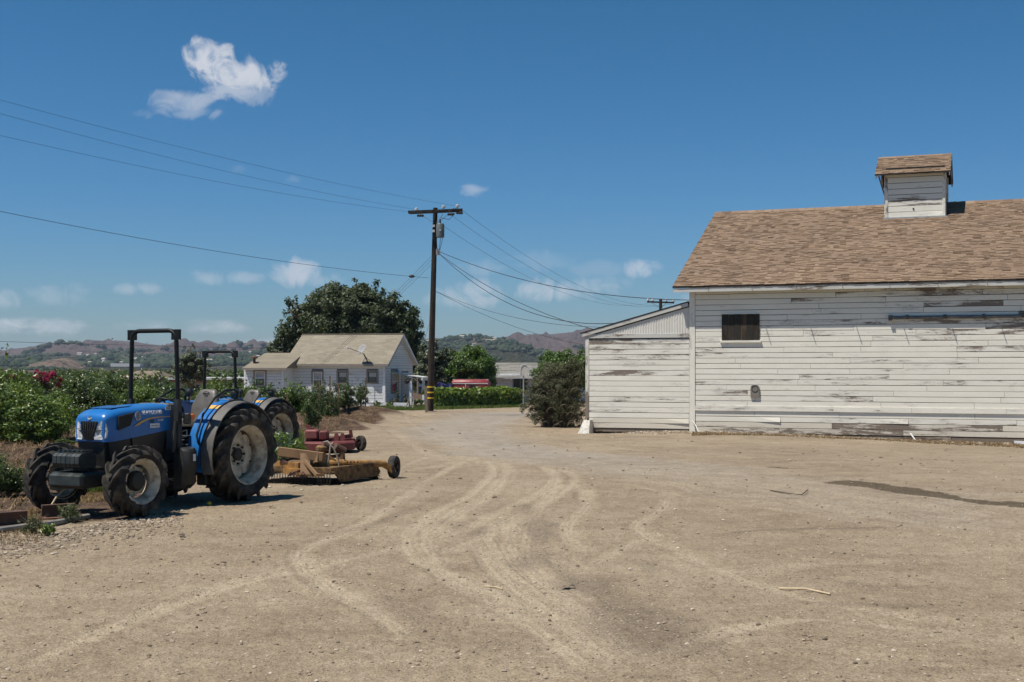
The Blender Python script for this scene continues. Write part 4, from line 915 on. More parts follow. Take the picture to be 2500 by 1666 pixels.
# ------------------------------------------------------------------ second house behind the hedge
h2p = at(1140, 900, 104.); h2z = float(gz(h2p.x, h2p.y)); H2 = Frame((h2p.x, h2p.y, 0), -R(3))
h2 = empty('hedge_house', (h2p.x, h2p.y, 0), H2.rz); tag(h2, 'low white house with grey shingle roof standing behind the clipped hedge', 'house')
M['grey_shingle'] = plain('grey_shingle', (.27, .255, .225), .95, var=.18, scale=5, bumpk=.3)
ze2 = H2.y(1180, 868, -.7).z; xr2 = 9.; D2 = 5.; zr2 = H2.y(1180, 834, D2).z
MB().box(.0, xr2, .03, 9.8, h2z - .3, ze2 + .3).build('wall', M['house_trim'], h2)
a, b = H2.y(1178, 866), H2.y(1213, 900); w2 = [(a.x, b.x, max(b.z, h2z + .5), a.z)]
hboards(h2, H2, .0, xr2, h2z, ze2 + .25, .24, 0, M['house_trim'], [(a.x, b.x, w2[0][2], a.z)], 17)
ww = MB().box(a.x, b.x, -.05, .05, a.z - .09, a.z).box(a.x, b.x, -.05, .05, w2[0][2], w2[0][2] + .09).box(a.x, a.x + .09, -.049, .05, w2[0][2] + .09, a.z - .09).box(b.x - .09, b.x, -.049, .05, w2[0][2] + .09, a.z - .09).box((a.x + b.x) / 2 - .03, (a.x + b.x) / 2 + .03, -.048, .05, w2[0][2] + .09, a.z - .09).build('window', M['win_trim'], h2)
MB().box(a.x + .09, b.x - .09, .0, .02, w2[0][2] + .09, a.z - .09).build('pane', M['glass'], ww)
rf2 = MB().prism([(-.4, -.75, ze2 - .07), (-.4, D2, zr2 - .07), (-.4, 2 * D2 + .7, ze2 - .07), (-.4, 2 * D2 + .7, ze2), (-.4, D2, zr2), (-.4, -.75, ze2)], (xr2 + .8, 0, 0)).build('roof', M['house_trim'], h2)
p2 = math.atan((zr2 - ze2) / (D2 + .75)); shingle_rows(rf2, -.4, xr2 + .4, -.75, ze2, p2, (D2 + .75) / math.cos(p2), M['grey_shingle'], expo=.22, tw=(.8, 1.6), seed=6, single=60, thick=.022)
for k in range(9): MB().ico((.35 + k * .95, -.62, ze2 - .16), .075, 1, jit=0).build('globe_light', M['lamp_white'], h2, smooth=True)
MB().prism([(-.02, .03, ze2 - .2), (-.02, 2 * D2 - .05, ze2 - .2), (-.02, D2, zr2 - .1)], (.03, 0, 0)).build('gable_wall', M['house_trim'], h2)
# basketball backboard seen from behind
bp = at(1205, 905, 74.); bb = empty('basketball_backboard', (bp.x, bp.y, gh(bp.x, bp.y))); tag(bb, 'grey fan-shaped basketball backboard on a thin post behind the dry bush', 'backboard')
zt = at(1206, 838, 74.).z - bb.location.z; zb_ = at(1206, 864, 74.).z - bb.location.z
MB().tube([(-.05, .06, 0), (-.05, .06, zb_ + .1)], .045, 8).build('post', M['galv'], bb)
w = .23; pl = [(-w, 0, zb_)] + [(-w * math.cos(q), 0, zb_ + (zt - zb_) * (.45 + .55 * math.sin(q))) for q in [math.pi * i / 12 for i in range(13)]] + [(w, 0, zb_)]
b_ = MB().prism(pl, (0, .05, 0)).build('board', M['concrete'], bb); MB().tube([(p[0], -.01, p[2]) for p in pl], .018, 5).build('rim_edge', M['tin'], bb)

# low flat-roofed outbuilding and far brown roof behind the orchard on the left
ob = at(400, 900, 100.); oz = float(gz(ob.x, ob.y)); sh = empty('flat_roof_shed', (ob.x, ob.y, 0)); tag(sh, 'low beige shed with white flat roof edge and red fascia beyond the orchard', 'shed')
zt = at(400, 868, 100.).z; x1 = at(560, 868, 100.).x - ob.x
MB().box(0, x1, .3, 5, oz - .2, zt - .35).build('wall', M['stucco'], sh); MB().box(-.5, x1 + .3, 0, 5.4, zt - .16, zt).build('roof', M['tin'], sh); MB().box(-.4, x1 + .2, .05, 5.3, zt - .35, zt - .162).build('fascia', M['brick_red'], sh)
for k in range(3): MB().box(1 + k * 1.6, 1.9 + k * 1.6, .25, .31, oz + .5, zt - .6).build('opening', M['black'], sh)
o2 = at(262, 880, 150.); o2z = float(gz(o2.x, o2.y)); fb_ = empty('brown_roof_building', (o2.x, o2.y, 0)); tag(fb_, 'distant building with low brown gable roof beyond the citrus rows', 'building')
x1 = at(366, 880, 150.).x - o2.x; zr_ = at(300, 853, 150.).z; ze_ = at(300, 872, 150.).z
MB().box(.3, x1 - .3, .5, 9.5, o2z - .5, ze_).build('wall', M['stucco'], fb_); MB().add([(0, 0, ze_), (x1, 0, ze_), (x1 - 1.2, 5, zr_), (1.2, 5, zr_), (0, 10, ze_), (x1, 10, ze_)], [(0, 1, 2, 3), (3, 2, 5, 4), (0, 3, 4), (1, 5, 2), (0, 4, 5, 1)]).build('roof', M['brown_roof'], fb_)

# red livestock trailer behind the hedge
tp = at(1083, 900, 95.); tr = empty('livestock_trailer', (tp.x, tp.y, float(gz(tp.x, tp.y))), R(-4)); tag(tr, 'old red rounded livestock trailer with white trim behind the hedge', 'trailer')
M['trailer_red'] = plain('trailer_red', (.23, .022, .028), .4, var=.15, dirt=(.3, .12, .1), dirt_amt=.3)
zt = at(1083, 872, 95.).z - tr.location.z; L = (at(1128, 900, 95.).x - at(1040, 900, 95.).x) / 2
rings = []
for x, ins in ((-L, .28), (-L + .06, .1), (-L + .25, .0), (L - .3, .0), (L - .08, .1), (L, .3)):
    hw, top, rad = .95 - ins * .6, zt - ins, .3; ring = [(x, -hw, .45), (x, -hw, top - rad)]
    ring += [(x, -hw + rad - rad * math.cos(q), top - rad + rad * math.sin(q)) for q in [math.pi / 2 * k / 5 for k in range(1, 6)]]
    ring += [(x, hw - rad + rad * math.sin(q), top - rad + rad * math.cos(q)) for q in [math.pi / 2 * k / 5 for k in range(0, 6)]] + [(x, hw, .45)]
    rings.append(ring)
MB().loft(rings).build('body', M['trailer_red'], tr, sharp=40)
for z, t_ in ((zt - .3, .035), (zt - .02, .03)): MB().box(-L + .1, L - .1, -.975 if z < zt - .1 else -.6, -.951 if z < zt - .1 else -.4, z - t_, z + t_).build('trim_strip', M['tin'], tr)
MB().box(-.05, .35, -.98, -.952, zt - .62, zt - .42).build('side_window', M['black'], tr); MB().box(-.35, -.3, -.985, -.955, .5, zt - .33).build('upright_strip', M['tin'], tr)
for x in (-.55, .55):
    wv = MB().lathe([(.05, -.1), (.3, -.1), (.36, -.06), (.36, .06), (.3, .1), (.05, .1)], 'Y', (x, -.85, .34), 20).build('wheel', M['tyre'], tr); MB().lathe([(.02, -.12), (.16, -.115), (.18, -.105)], 'Y', (x, -.85, .34), 14).build('hub', M['rim'], wv)
for x, hgt in ((at(1004, 885, 93.).x, 884),):
    tz = at(1004, 880, 93.); zz = float(gz(tz.x, 93.)); x1 = at(1038, 880, 93.).x
    mbt = MB(); rows_ = []
    for i in range(6):
        xx = tz.x + (x1 - tz.x) * i / 5; rows_.append([(xx - tz.x, 0, 0), (xx - tz.x, .1 + .1 * math.sin(i * 2.1), (tz.z - zz) * (.95 + .06 * math.sin(i * 1.7))), (xx - tz.x, 1.6, (tz.z - zz) * (.97 + .05 * math.cos(i))), (xx - tz.x, 1.8, 0)])
    tb = mbt.loft(rows_).build('covered_pile', M['tarp']); tb.location = (tz.x, 93, zz); tag(tb, 'dark blue tarpaulin covered pile beside the red trailer', 'tarp')

# ------------------------------------------------------------------ utility poles and wires
PY = 62.; pbz = gh(PB.x, PB.y); ptop = at(1000.5, 478, PY)
pole = empty('utility_pole', (PB.x, PB.y, pbz)); tag(pole, 'tall dark wooden utility pole with transformer and yellow bands', 'utility pole')
P0 = Vector((0, 0, -.3)); P1 = Vector((ptop.x - PB.x, 0, ptop.z - pbz)); 
def pv(t): return Vector((0, 0, 0)).lerp(P1, t)
MB().tube([P0, pv(.3), pv(.7), P1], [.17, .152, .128, .11], 14).build('shaft', M['pole'], pole, sharp=50)
for v_ in (895, 907.5, 920.5):
    t = (951 - v_) / (951 - 478); c = pv(t); MB().lathe([(.16, -.035), (.172, -.035), (.172, .035), (.16, .035)], 'Z', c, 16).build('reflective_band', M['yellow_band'], pole)
A0 = at(938, 488, PY - .25) - Vector((PB.x, PB.y, pbz)); A1 = at(1063, 483, PY - .25) - Vector((PB.x, PB.y, pbz))
arm = MB().beam(A0, A1, .11, .14).build('crossarm', M['pole'], pole)
MB().beam(A0 + Vector((.05, .26, 0)), A1 + Vector((-.05, .26, 0)), .10, .13).build('crossarm', M['pole'], pole)
for x_, dx in ((965, .06), (1018, -.06), (1031, -.1)):
    a = at(x_, 492, PY - .3) - Vector((PB.x, PB.y, pbz)); MB().beam(a, Vector((P1.x + dx * -1.2, -.2, a.z - .42)), .03, .02).build('brace', M['galv'], pole)
INS = []
for x_, v_ in ((957, 482), (1019, 476), (1051, 474)):
    b = at(x_, v_ + 3, PY - .2) - Vector((PB.x, PB.y, pbz)); INS.append(b + Vector((PB.x, PB.y, pbz + .12)))
    i_ = MB().lathe([(.02, -.1), (.03, 0), (.10, .02), (.10, .06), (.05, .07), (.08, .09), (.08, .13), (.04, .15)], 'Z', b, 12).build('insulator', M['porcelain'], pole)
for x_, v_, s in ((950, 489, 1), (966, 496, 1), (1015, 484, -1), (1036, 493, 1), (1047, 482, -1), (1056, 490, 1)):
    b = at(x_, v_, PY - .35) - Vector((PB.x, PB.y, pbz)); MB().lathe([(.03, -.17), (.075, -.1), (.04, -.06), (.075, 0), (.04, .05), (.075, .1), (.03, .17)], 'X', b, 8).build('strain_insulator', M['black'], pole)
tc0 = at(1009, 531, PY - .1) - Vector((PB.x, PB.y, pbz)); tr_ = MB().lathe([(.18, -.33), (.2, -.31), (.2, .30), (.17, .34)], 'Z', tc0 + Vector((.06, -.1, 0)), 16).build('transformer', M['transformer'], pole, sharp=40)
MB().lathe([(.03, .34), (.045, .4), (.03, .44), (.045, .48), (.02, .56)], 'Z', tc0 + Vector((.06, -.1, 0)), 8).build('bushing', M['black'], tr_)
MB().box(tc0.x + .03, tc0.x + .1, tc0.y - .312, tc0.y - .296, tc0.z - .03, tc0.z + .04).build('number_plate', M['tin'], tr_)
for v_ in (519, 531): b = at(996, v_, PY - .2) - Vector((PB.x, PB.y, pbz)); MB().box(b.x - .06, b.x + .06, -.2, -.17, b.z - .06, b.z + .06).build('sign_plate', M['tin'], pole)
for k, pts in enumerate([[(1003, 547), (1004, 562), (1005, 578)], [(1012, 545), (1011, 560), (1009, 575)], [(1014, 520), (1017, 548), (1011, 574)], [(1010, 500), (1032, 505), (1046, 490)]]):
    MB().tube([at(x_, v_, PY - .25) - Vector((PB.x, PB.y, pbz)) for x_, v_ in pts], .013, 5).build('jumper_lead', M['wire'], pole)
MB().box(P1.x * .75 + .1, P1.x * .75 + .3, -.12, .04, at(1000, 582, PY).z - pbz - .1, at(1000, 573, PY).z - pbz).build('service_rack', M['galv'], pole)
lp = at(980.5, 948, 61.2); o = MB().beam((0, 0, -.2), (-.06, .05, 1.25), .12, .13).build('leaning_post', M['old_wood']); o.location = gp(lp.x, 61.2); tag(o, 'short leaning weathered post beside the utility pole', 'post')
# distant second pole behind the lean-to
q = at(1518, 700, 120.); qz = float(gz(q.x, q.y)); p2_ = empty('utility_pole', (q.x, q.y, qz)); tag(p2_, 'far utility pole whose crossarm shows above the lean-to roof', 'utility pole')
MB().tube([(0, 0, -.2), (0, 0, at(1518, 688, 120.).z - qz)], [.2, .15], 10).build('shaft', M['pole'], p2_)
a0, a1 = at(1487, 694, 119.7) - Vector((q.x, q.y, qz)), at(1549, 696, 119.7) - Vector((q.x, q.y, qz)); MB().beam(a0, a1, .12, .15).build('crossarm', M['pole'], p2_)
for t in (.03, .2, .7, .97): b = a0.lerp(a1, t); MB().lathe([(.03, .05), (.12, .12), (.12, .2), (.05, .22), (.1, .26), (.03, .34)], 'Z', b, 8).build('insulator', M['porcelain'], p2_)
for t, s in ((.12, -1), (.72, -1)): b = a0.lerp(a1, t); MB().beam(b, (0, -.2, b.z - .6), .04, .03).build('brace', M['galv'], p2_)

def wire(a, b, sag, label, r=.013, n=28, grp=None):
    a = Vector(a); b = Vector(b); pts = []
    for i in range(n + 1):
        t = i / n; p = a.lerp(b, t); p.z -= sag * 4 * t * (1 - t); pts.append(p - a)
    o = MB().tube(pts, r, 5).build('overhead_wire', M['wire'], smooth=True); o.location = a; tag(o, label, 'wire', grp or 'overhead wires')
# spans to the next pole, off the picture on the left and nearer
for (x_, v_), (u1, v1, Y1), sg, lab in [((1051, 474), (-500, 88, 31.), .35, 'highest power line running left from the pole crossarm'), ((957, 482), (-500, 118, 31.), .35, 'second power line from the top running left from the pole'),
                                   ((940, 487), (-500, 190, 31.), .35, 'third power line down running left from the crossarm end'), ((986, 639), (-500, 378, 33.), .4, 'single cable with a splice running left from half way up the pole')]:
    wire(at(x_, v_, PY - .2), at(u1, v1, Y1), sg, lab, .0045 if v_ < 600 else .008)
spl = at(946, 635.3, 60.6); o = MB().lathe([(.02, -.14), (.06, -.08), (.08, 0), (.06, .08), (.02, .14)], 'X', (0, 0, 0), 8).build('cable_splice', M['black']); o.location = spl; tag(o, 'small black splice on the cable left of the pole', 'splice')
wire(at(-400, 771, 60), at(690, 801, 110), .1, 'thin line crossing low in front of the distant hills', .011)
for (x_, v_), (u1, v1), sg, lab in [((1063, 484), (1545, 699), 1.6, 'upper line from the crossarm tip to the far pole'), ((1036, 494), (1530, 701), 1.6, 'middle line from the crossarm to the far pole'), ((1014, 516), (1490, 697), 1.5, 'line from the transformer to the far pole')]:
    wire(at(x_, v_, PY - .1), at(u1, v1, 119.7), sg, lab, .007)
bw1 = bw(1.5, -.1, zE - .1)
wire(at(1006, 577, PY - .1), at(1590, 690, 46), .55, 'thick service cable from the pole to the barn eave', .014)
wire(at(1005, 579, PY - .1), at(1500, 731, 46.5), 1.35, 'sagging twisted cable from the pole to the lean-to roof', .014)
wire(at(1005, 580, PY - .1), at(1420, 770, 49), .55, 'lower twisted cable from the pole to the lean-to eave', .013)
wire(at(1000, 669, PY - .1), at(1440, 752, 49), .5, 'thin phone line from the pole to the lean-to', .008)
wire(at(1000, 669, PY - .1), at(1420, 800, 75), .6, 'lowest thin line falling right from the pole behind the lean-to', .009)
for k, (dx, v_) in enumerate(((0, 583), (0, 592), (0, 602))):
    wire(at(997, v_, PY), at(735 + k * 3, 838 + k, 84), .12, f'{ORD[k]} of three service wires slanting down left from the pole to the farmhouse', .0065)
wire(at(989, 735, PY), at(955, 850, 87), .05, 'thin drop wire from the pole down to the farmhouse gable', .006)
# ------------------------------------------------------------------ tractors
def text_mesh(txt, size, extrude=.002, bold=0., shear=0.):
    c = bpy.data.curves.new('t', 'FONT'); c.body = txt; c.size = size; c.extrude = extrude; c.offset = bold; c.shear = shear; c.align_x = 'LEFT'; c.resolution_u = 3
    o = bpy.data.objects.new('t', c); COL.objects.link(o); dg = bpy.context.evaluated_depsgraph_get(); dg.update()
    me = bpy.data.meshes.new_from_object(o.evaluated_get(dg)); bpy.data.objects.remove(o); bpy.data.curves.remove(c); return me
def wheel(parent, name, x, y, Rr, wd, rimR, lugs, lugh, side, hubk):
    """side=+1: outside faces +y.  wheel > tyre, rim, hub, bolts"""
    e = empty(name); e.parent = parent; e.location = (x, y, Rr)
    h = wd / 2; rc = Rr - lugh
    prof = [(rimR - .01, -h * .62), (rimR + .02, -h * .82), (rimR + (rc - rimR) * .5, -h * 1.02), (rc - .05, -h * .95), (rc - .012, -h * .72), (rc, -h * .3), (rc, h * .3), (rc - .012, h * .72), (rc - .05, h * .95), (rimR + (rc - rimR) * .5, h * 1.02), (rimR + .02, h * .82), (rimR - .01, h * .62)]
    t = MB().lathe(prof, 'Y', n=56, caps=False)
    n0 = len(t.f)
    for sgn in (-1, 1):
        for i in range(lugs):
            a0 = 2 * math.pi * (i + (.5 if sgn > 0 else 0)) / lugs; secs = []
            for tt in (0, .3, .6, .85, 1.0, 1.12):
                yy_ = sgn * h * (-.06 + .98 * min(tt, 1.0)); ang = a0 + side_dir * tt * ((1.25 if wd > .35 else 1.1) * 2 * math.pi / lugs) * (.75 + .25 * tt)
                ro = Rr - .018 * max(0, tt - .55) ** 2 * 6; ri = rc - .02
                if tt > .95: ro = Rr - .035; ri = rc - .06
                if tt > 1.05: yy_ = sgn * h * 1.0; ro = Rr - .10; ri = rc - .11
                th = (.036 if wd > .35 else .031) / Rr * (1.0 - .15 * tt)
                def pp(r, a): return (r * math.sin(a), yy_, r * math.cos(a))
                secs.append([pp(ri, ang - th * 1.25), pp(ro, ang - th * .7), pp(ro, ang + th * .7), pp(ri, ang + th * 1.25)])
            t.loft(secs)
    t.build('tyre', M['tyre'], e, sharp=38)
    s = side; w2 = wd * .40; dp = rimR * .30
    rm = MB().lathe([(rimR, -s * w2), (rimR + .022, -s * w2 * .95), (rimR + .022, -s * w2 * .8), (rimR - .02, -s * w2 * .7), (rimR - .045, 0), (rimR - .02, s * w2 * .7), (rimR + .022, s * w2 * .82), (rimR + .024, s * w2), (rimR + .008, s * w2 * 1.03),
                     (rimR - .018, s * w2 * .86), (rimR - .04, s * w2 * .55), (rimR - .06, s * w2 * .15)], 'Y', n=48, caps=False)
    rm.build('rim', M['rim'], e, sharp=40)
    yd = s * w2 * hubk; n = 8
    dsc = []
    for k in range(48):
        q = 2 * math.pi * k / 48; fr = abs(((q / (2 * math.pi / n)) % 1) - .5) * 2; rr_ = (rimR - .055) * (1 - .10 * (1 - fr) ** 1.5 if wd > .35 else 1 - .16 * (1 - fr)); dsc.append((rr_, q))
    md = MB(); rg = lambda k_, yv: [(r * k_ * math.sin(q), yv, r * k_ * math.cos(q)) for r, q in dsc]
    md.loft([rg(1.0, yd - s * .05), rg(.99, yd - s * .012), rg(.86, yd), rg(.52, yd + s * .0), rg(.44, yd - s * .03 if wd > .35 else yd + s * .02), rg(.05, yd - s * .03 if wd > .35 else yd + s * .02)], False, True)
    md.build('wheel_disc', M['rim'], e, sharp=35)
    if wd > .35:
        MB().lathe([(.085, yd - s * .04), (.085, yd + s * .012), (.06, yd + s * .02), (.01, yd + s * .02)], 'Y', n=20).build('hub', M['engine'], e)
        for k in range(8): q = 2 * math.pi * k / 8; MB().lathe([(.016, yd - s * .01), (.016, yd + s * .018), (.003, yd + s * .02)], 'Y', (.125 * math.sin(q), 0, .125 * math.cos(q)), 6).build('bolt', M['engine'], e)
        for k in range(8): q = 2 * math.pi * (k + .5) / 8; MB().lathe([(.012, yd - s * .01), (.012, yd + s * .012), (.002, yd + s * .013)], 'Y', ((rimR - .085) * .98 * math.sin(q), 0, (rimR - .085) * .98 * math.cos(q)), 6).build('bolt', M['rust'], e)
    else:
        MB().lathe([(.12, yd), (.125, yd + s * .05), (.10, yd + s * .085), (.05, yd + s * .095), (.01, yd + s * .095)], 'Y', n=24).build('hub', M['engine'], e, sharp=40)
        for k in range(6): q = 2 * math.pi * k / 6; MB().lathe([(.014, yd), (.014, yd + s * .025), (.003, yd + s * .027)], 'Y', (.155 * math.sin(q), 0, .155 * math.cos(q)), 6).build('bolt', M['rim'], e)
    return e
side_dir = -1
TF = Frame((-4.26, 17.60, 0), math.atan2(-.9, -.44))
TZ = gh(-4.26, 17.6)
def side_xz(u, v, y=.31): p = TF.y(u, v, y); return p.x, p.z - TZ

def make_tractor():
    t = empty('tractor', (TF.o.x, TF.o.y, TZ), TF.rz)
    # --- wheels
    wheel(t, 'rear_wheel', 0, .63, .635, .42, .385, 17, .055, 1, -.12); wheel(t, 'rear_wheel', 0, -.63, .635, .42, .385, 17, .055, -1, -.12)
    w = wheel(t, 'front_wheel', 2.0, .645, .435, .31, .26, 13, .046, 1, -.3); w.rotation_euler = (0, 0, R(-5))
    w = wheel(t, 'front_wheel', 2.0, -.645, .435, .31, .26, 13, .046, -1, -.3); w.rotation_euler = (0, 0, R(-5))
    # --- hood
    st = [(2.105, .215, 1.175, .905, .05), (2.098, .232, 1.205, .898, .07), (2.06, .255, 1.245, .897, .10), (1.97, .275, 1.28, .903, .11), (1.8, .288, 1.305, .92, .11), (1.5, .296, 1.325, .952, .105), (1.2, .30, 1.335, .985, .10), (1.0, .30, 1.335, 1.01, .10)]
    rings = []
    for x, hw, zt, zb_, cr in st:
        r = [(x, -hw, zb_), (x, -hw * 1.0, (zb_ + zt) / 2)]
        r += [(x, -hw + cr - cr * math.cos(q), zt - cr * .8 + cr * .8 * math.sin(q)) for q in [math.pi / 2 * k / 5 for k in range(6)]]
        r += [(x, 0, zt + .012)]
        r += [(x, hw - cr + cr * math.sin(q), zt - cr * .8 + cr * .8 * math.cos(q)) for q in [math.pi / 2 * k / 5 for k in range(6)]]
        r += [(x, hw, (zb_ + zt) / 2), (x, hw, zb_)]; rings.append(r)
    hood = MB().loft(rings).build('hood', M['blue'], t, sharp=42)
    # hood fittings
    fx = 2.108
    g = MB().prism([(fx, -.135, 1.15), (fx, .135, 1.15), (fx, .068, .925), (fx, .03, .912), (fx, -.03, .912), (fx, -.068, .925)], (.012, 0, 0)).build('grille', M['black'], t)
    for k in range(7):
        a = -.12 + .04 * k; b = a * .5; MB().tube([(fx + .014, a, 1.14), (fx + .03, (a + b) / 2 * 1.06, 1.03), (fx + .016, b, .925)], .0085, 6).build('grille_bar', M['plastic'], g)
    for s in (1, -1):
        pl = [(fx - .004, s * .148, 1.10), (fx - .02, s * .19, 1.155), (fx - .045, s * .236, 1.178), (fx - .05, s * .256, 1.04), (fx - .04, s * .248, .95), (fx - .02, s * .20, .928), (fx - .002, s * .102, .928), (fx, s * .092, .955)]
        if s < 0: pl = pl[::-1]
        hl = MB().prism(pl, (.018, 0, 0)).build('headlight', M['chrome'], t)
        pl2 = [(p[0] + .0185, p[1] * .985 + s * .002, p[2]) for p in pl]
        MB().prism([(p[0], p[1], p[2]) for p in pl2], (.005, 0, 0)).build('lens', M['lens'], hl)
        MB().beam((fx + .026, s * .118, 1.035), (fx - .03, s * .243, 1.045), .01, .012).build('lens_divider', M['plastic'], hl)
    bd = MB().lathe([(.034, -.02), (.034, .01), (.03, .016), (.004, .018)], 'X', (0, 0, 0), 20).build('badge', M['decal_silver'], t); bd.location = (2.088, 0, 1.19); bd.rotation_euler = (0, R(-35), 0)
    MB().prism([(0.021, -.012, -.02), (.021, 0, -.004), (.021, .012, -.02), (.021, .02, .012), (.021, 0, .0), (.021, -.02, .012)], (.002, 0, 0)).build('leaf_mark', M['decal_dark'], bd)
    sd_ = MB().hexa([(1.92, -.17, 1.309), (1.6, -.19, 1.33), (1.6, .19, 1.33), (1.92, .17, 1.309), (1.92, -.17, 1.316), (1.6, -.19, 1.337), (1.6, .19, 1.337), (1.92, .17, 1.316)]).build('hood_vent', M['blue_dark'], t)
    sd_.location.z = -.006
    for s in (1, -1):
        y = s * .297
        P4 = [side_xz(262, 990), side_xz(265, 958), side_xz(309, 948), side_xz(300, 978)]
        pl = [(min(a, 1.93), y * .985, b) for a, b in P4]
        mesh_w = MB().prism(pl if s > 0 else pl[::-1], (0, s * .018, 0)).build('side_mesh', M['mesh_black'], t)
        def txt(name, tx, u, v, h, mat, bold=0., shear=0., wfit=None, lift=.006):
            me = text_mesh(tx, 1.0, .0015, bold, shear); xs = np.empty(len(me.vertices) * 3, np.float32); me.vertices.foreach_get('co', xs); xs = xs.reshape(-1, 3)
            x0, z0 = side_xz(u, v); ww = xs[:, 0].max() - xs[:, 0].min(); hh = xs[:, 1].max() - xs[:, 1].min(); k = h / hh; kx = (wfit / ww) if wfit else k
            q = np.zeros_like(xs); lx_ = (xs[:, 0] - xs[:, 0].min()) * kx
            q[:, 0] = x0 - lx_ if s > 0 else x0 - (wfit or ww * k) + lx_; q[:, 2] = z0 + (xs[:, 1] - xs[:, 1].min()) * k; q[:, 1] = s * (.302 + lift) + s * (xs[:, 2]) 
            me.vertices.foreach_set('co', q.ravel().copy()); me.update(); return link(name, me, mat, hood)
        a, b = side_xz(329, 954)[0], side_xz(372, 949)[0]
        txt('maker_lettering', 'NEW HOLLAND', 327, 953.5, .052, M['decal_white'], .012, 0, a - b + .02)
        a, b = side_xz(362.5, 965)[0], side_xz(377, 964)[0]
        txt('model_lettering', 'T4.105F', 362, 968, .026, M['decal_white'], .01, .2, a - b)
        a, b = side_xz(346, 969)[0], side_xz(355, 968)[0]; txt('fleet_number', '122', 346, 972, .045, M['decal_dark'], .02, 0, a - b)
        a, z1 = side_xz(345, 974); b, z0 = side_xz(367, 983)
        pls = MB().box(b, a, s * .3055 - .001, s * .3055 + .001, z0 + .004, z1).build('name_plate', M['decal_white'], hood)
        txt('plate_lettering', 'LIMONEIRA', 347, 981, .022, M['decal_grey'], .01, 0, (a - b) * .86, .005)
        a, z1 = side_xz(381, 934); b, z0 = side_xz(393, 942); MB().box(b, a, s * .3055 - .001, s * .3055 + .001, z0, z1).build('notice_sticker', M['decal_white'], hood)
        txt('sticker_lettering', 'SUPER\nSTEER', 382, 941, .035, M['decal_dark'], .01, 0, (a - b) * .8, .005)
        # gold swoosh and leaf emblem
        sw = [(308, 981), (316, 974), (326, 967), (340, 961.5), (360, 958), (392, 956.5), (392, 958.2), (360, 960.5), (342, 964.5), (330, 970.5), (320, 977)]
        pl = [(side_xz(*p)[0], s * .304, side_xz(*p)[1]) for p in sw]; MB().prism(pl if s > 0 else pl[::-1], (0, s * .003, 0)).build('gold_stripe', M['decal_gold'], hood)
        lx_, lz_ = side_xz(317.5, 956.5); ew = side_xz(311, 956)[0] - side_xz(324, 956)[0]; eh = .115
        MB().prism([(lx_ - s * ew / 2 * math.cos(q), s * .3045, lz_ + eh / 2 * math.sin(q)) for q in [2 * math.pi * k / 20 for k in range(20)]], (0, s * .003, 0)).build('leaf_emblem', M['decal_silver'], hood)
        for k in range(4):
            for d in (-1, 1): MB().beam((lx_, s * .3082, lz_ - eh * .38 + k * eh * .2), (lx_ + d * ew * .36, s * .3082, lz_ - eh * .12 + k * eh * .2), .0015, .007, (0, 0, 1)).build('leaf_vein', M['decal_dark'], hood)
        MB().beam((lx_, s * .3083, lz_ - eh * .45), (lx_, s * .3083, lz_ + eh * .42), .0015, .006, (1, 0, 0)).build('leaf_vein', M['decal_dark'], hood)
    # --- body under the hood
    MB().hexa([(1.75, -.2, .55), (2.05, -.2, .58), (2.05, .2, .58), (1.75, .2, .55), (1.75, -.24, .9), (2.085, -.21, .895), (2.085, .21, .895), (1.75, .24, .9)]).build('radiator_cowl', M['engine'], t)
    for s in (1, -1):
        MB().hexa([(1.05, s * .21, .72), (1.62, s * .24, .70), (1.62, s * .26, .70), (1.05, s * .23, .72), (1.05, s * .272, 1.0), (1.68, s * .272, .945), (1.68, s * .285, .945), (1.05, s * .285, 1.0)]).build('side_panel', M['panel'], t)
        MB().hexa([(1.63, s * .2, .62), (1.98, s * .2, .62), (1.98, s * .24, .62), (1.63, s * .24, .62), (1.70, s * .262, .94), (2.04, s * .23, .895), (2.04, s * .245, .895), (1.70, s * .275, .94)]).build('lower_panel', M['engine'], t)
    MB().cbox(.9, 1.8, -.2, .2, .38, 1.0, .03).build('engine_block', M['engine'], t)
    MB().cbox(-.35, .95, -.19, .19, .36, .72, .04).build('gearbox', M['engine'], t)
    MB().cbox(-.12, .12, -.5, .5, .5, .76, .04).build('rear_axle', M['engine'], t)
    MB().hexa([(1.92, -.55, .36), (2.08, -.55, .36), (2.08, .55, .36), (1.92, .55, .36), (1.93, -.55, .5), (2.07, -.55, .5), (2.07, .55, .5), (1.93, .55, .5)]).build('front_axle', M['engine'], t)
    MB().beam((1.6, .12, .42), (1.95, .3, .43), .05, .05).build('axle_brace', M['engine'], t); MB().tube([(1.86, -.45, .45), (1.86, .45, .45)], .022, 8).build('steering_rod', M['galv'], t)
    MB().cbox(1.5, 2.25, -.15, .15, .44, .6, .02).build('front_frame', M['engine'], t)
    # --- ballast weights
    for k in range(6):
        y0 = -.215 + k * .0725; ring = []
        prof = [(2.22, .60), (2.22, .775), (2.30, .792), (2.46, .775), (2.50, .745), (2.505, .66), (2.48, .61), (2.42, .595)]
        MB().prism([(x, y0 + .004, z) for x, z in prof], (0, .064, 0)).build('ballast_weight', M['ballast'], t)
        MB().box(2.24, 2.43, y0 + .02, y0 + .05, .793, .812).build('weight_grip', M['ballast'], t)
    lw = [[(x, y, z) for x, z in ((2.12 + i_, .37 + i_), (2.45 - i_, .355 + i_), (2.52 - i_, .40), (2.52 - i_, .51), (2.46 - i_, .55 - i_), (2.12 + i_, .55 - i_))] for y, i_ in ((-.27, .03), (-.245, 0), (.245, 0), (.27, .03))]
    MB().loft(lw).build('weight_carrier', M['ballast'], t, sharp=40)
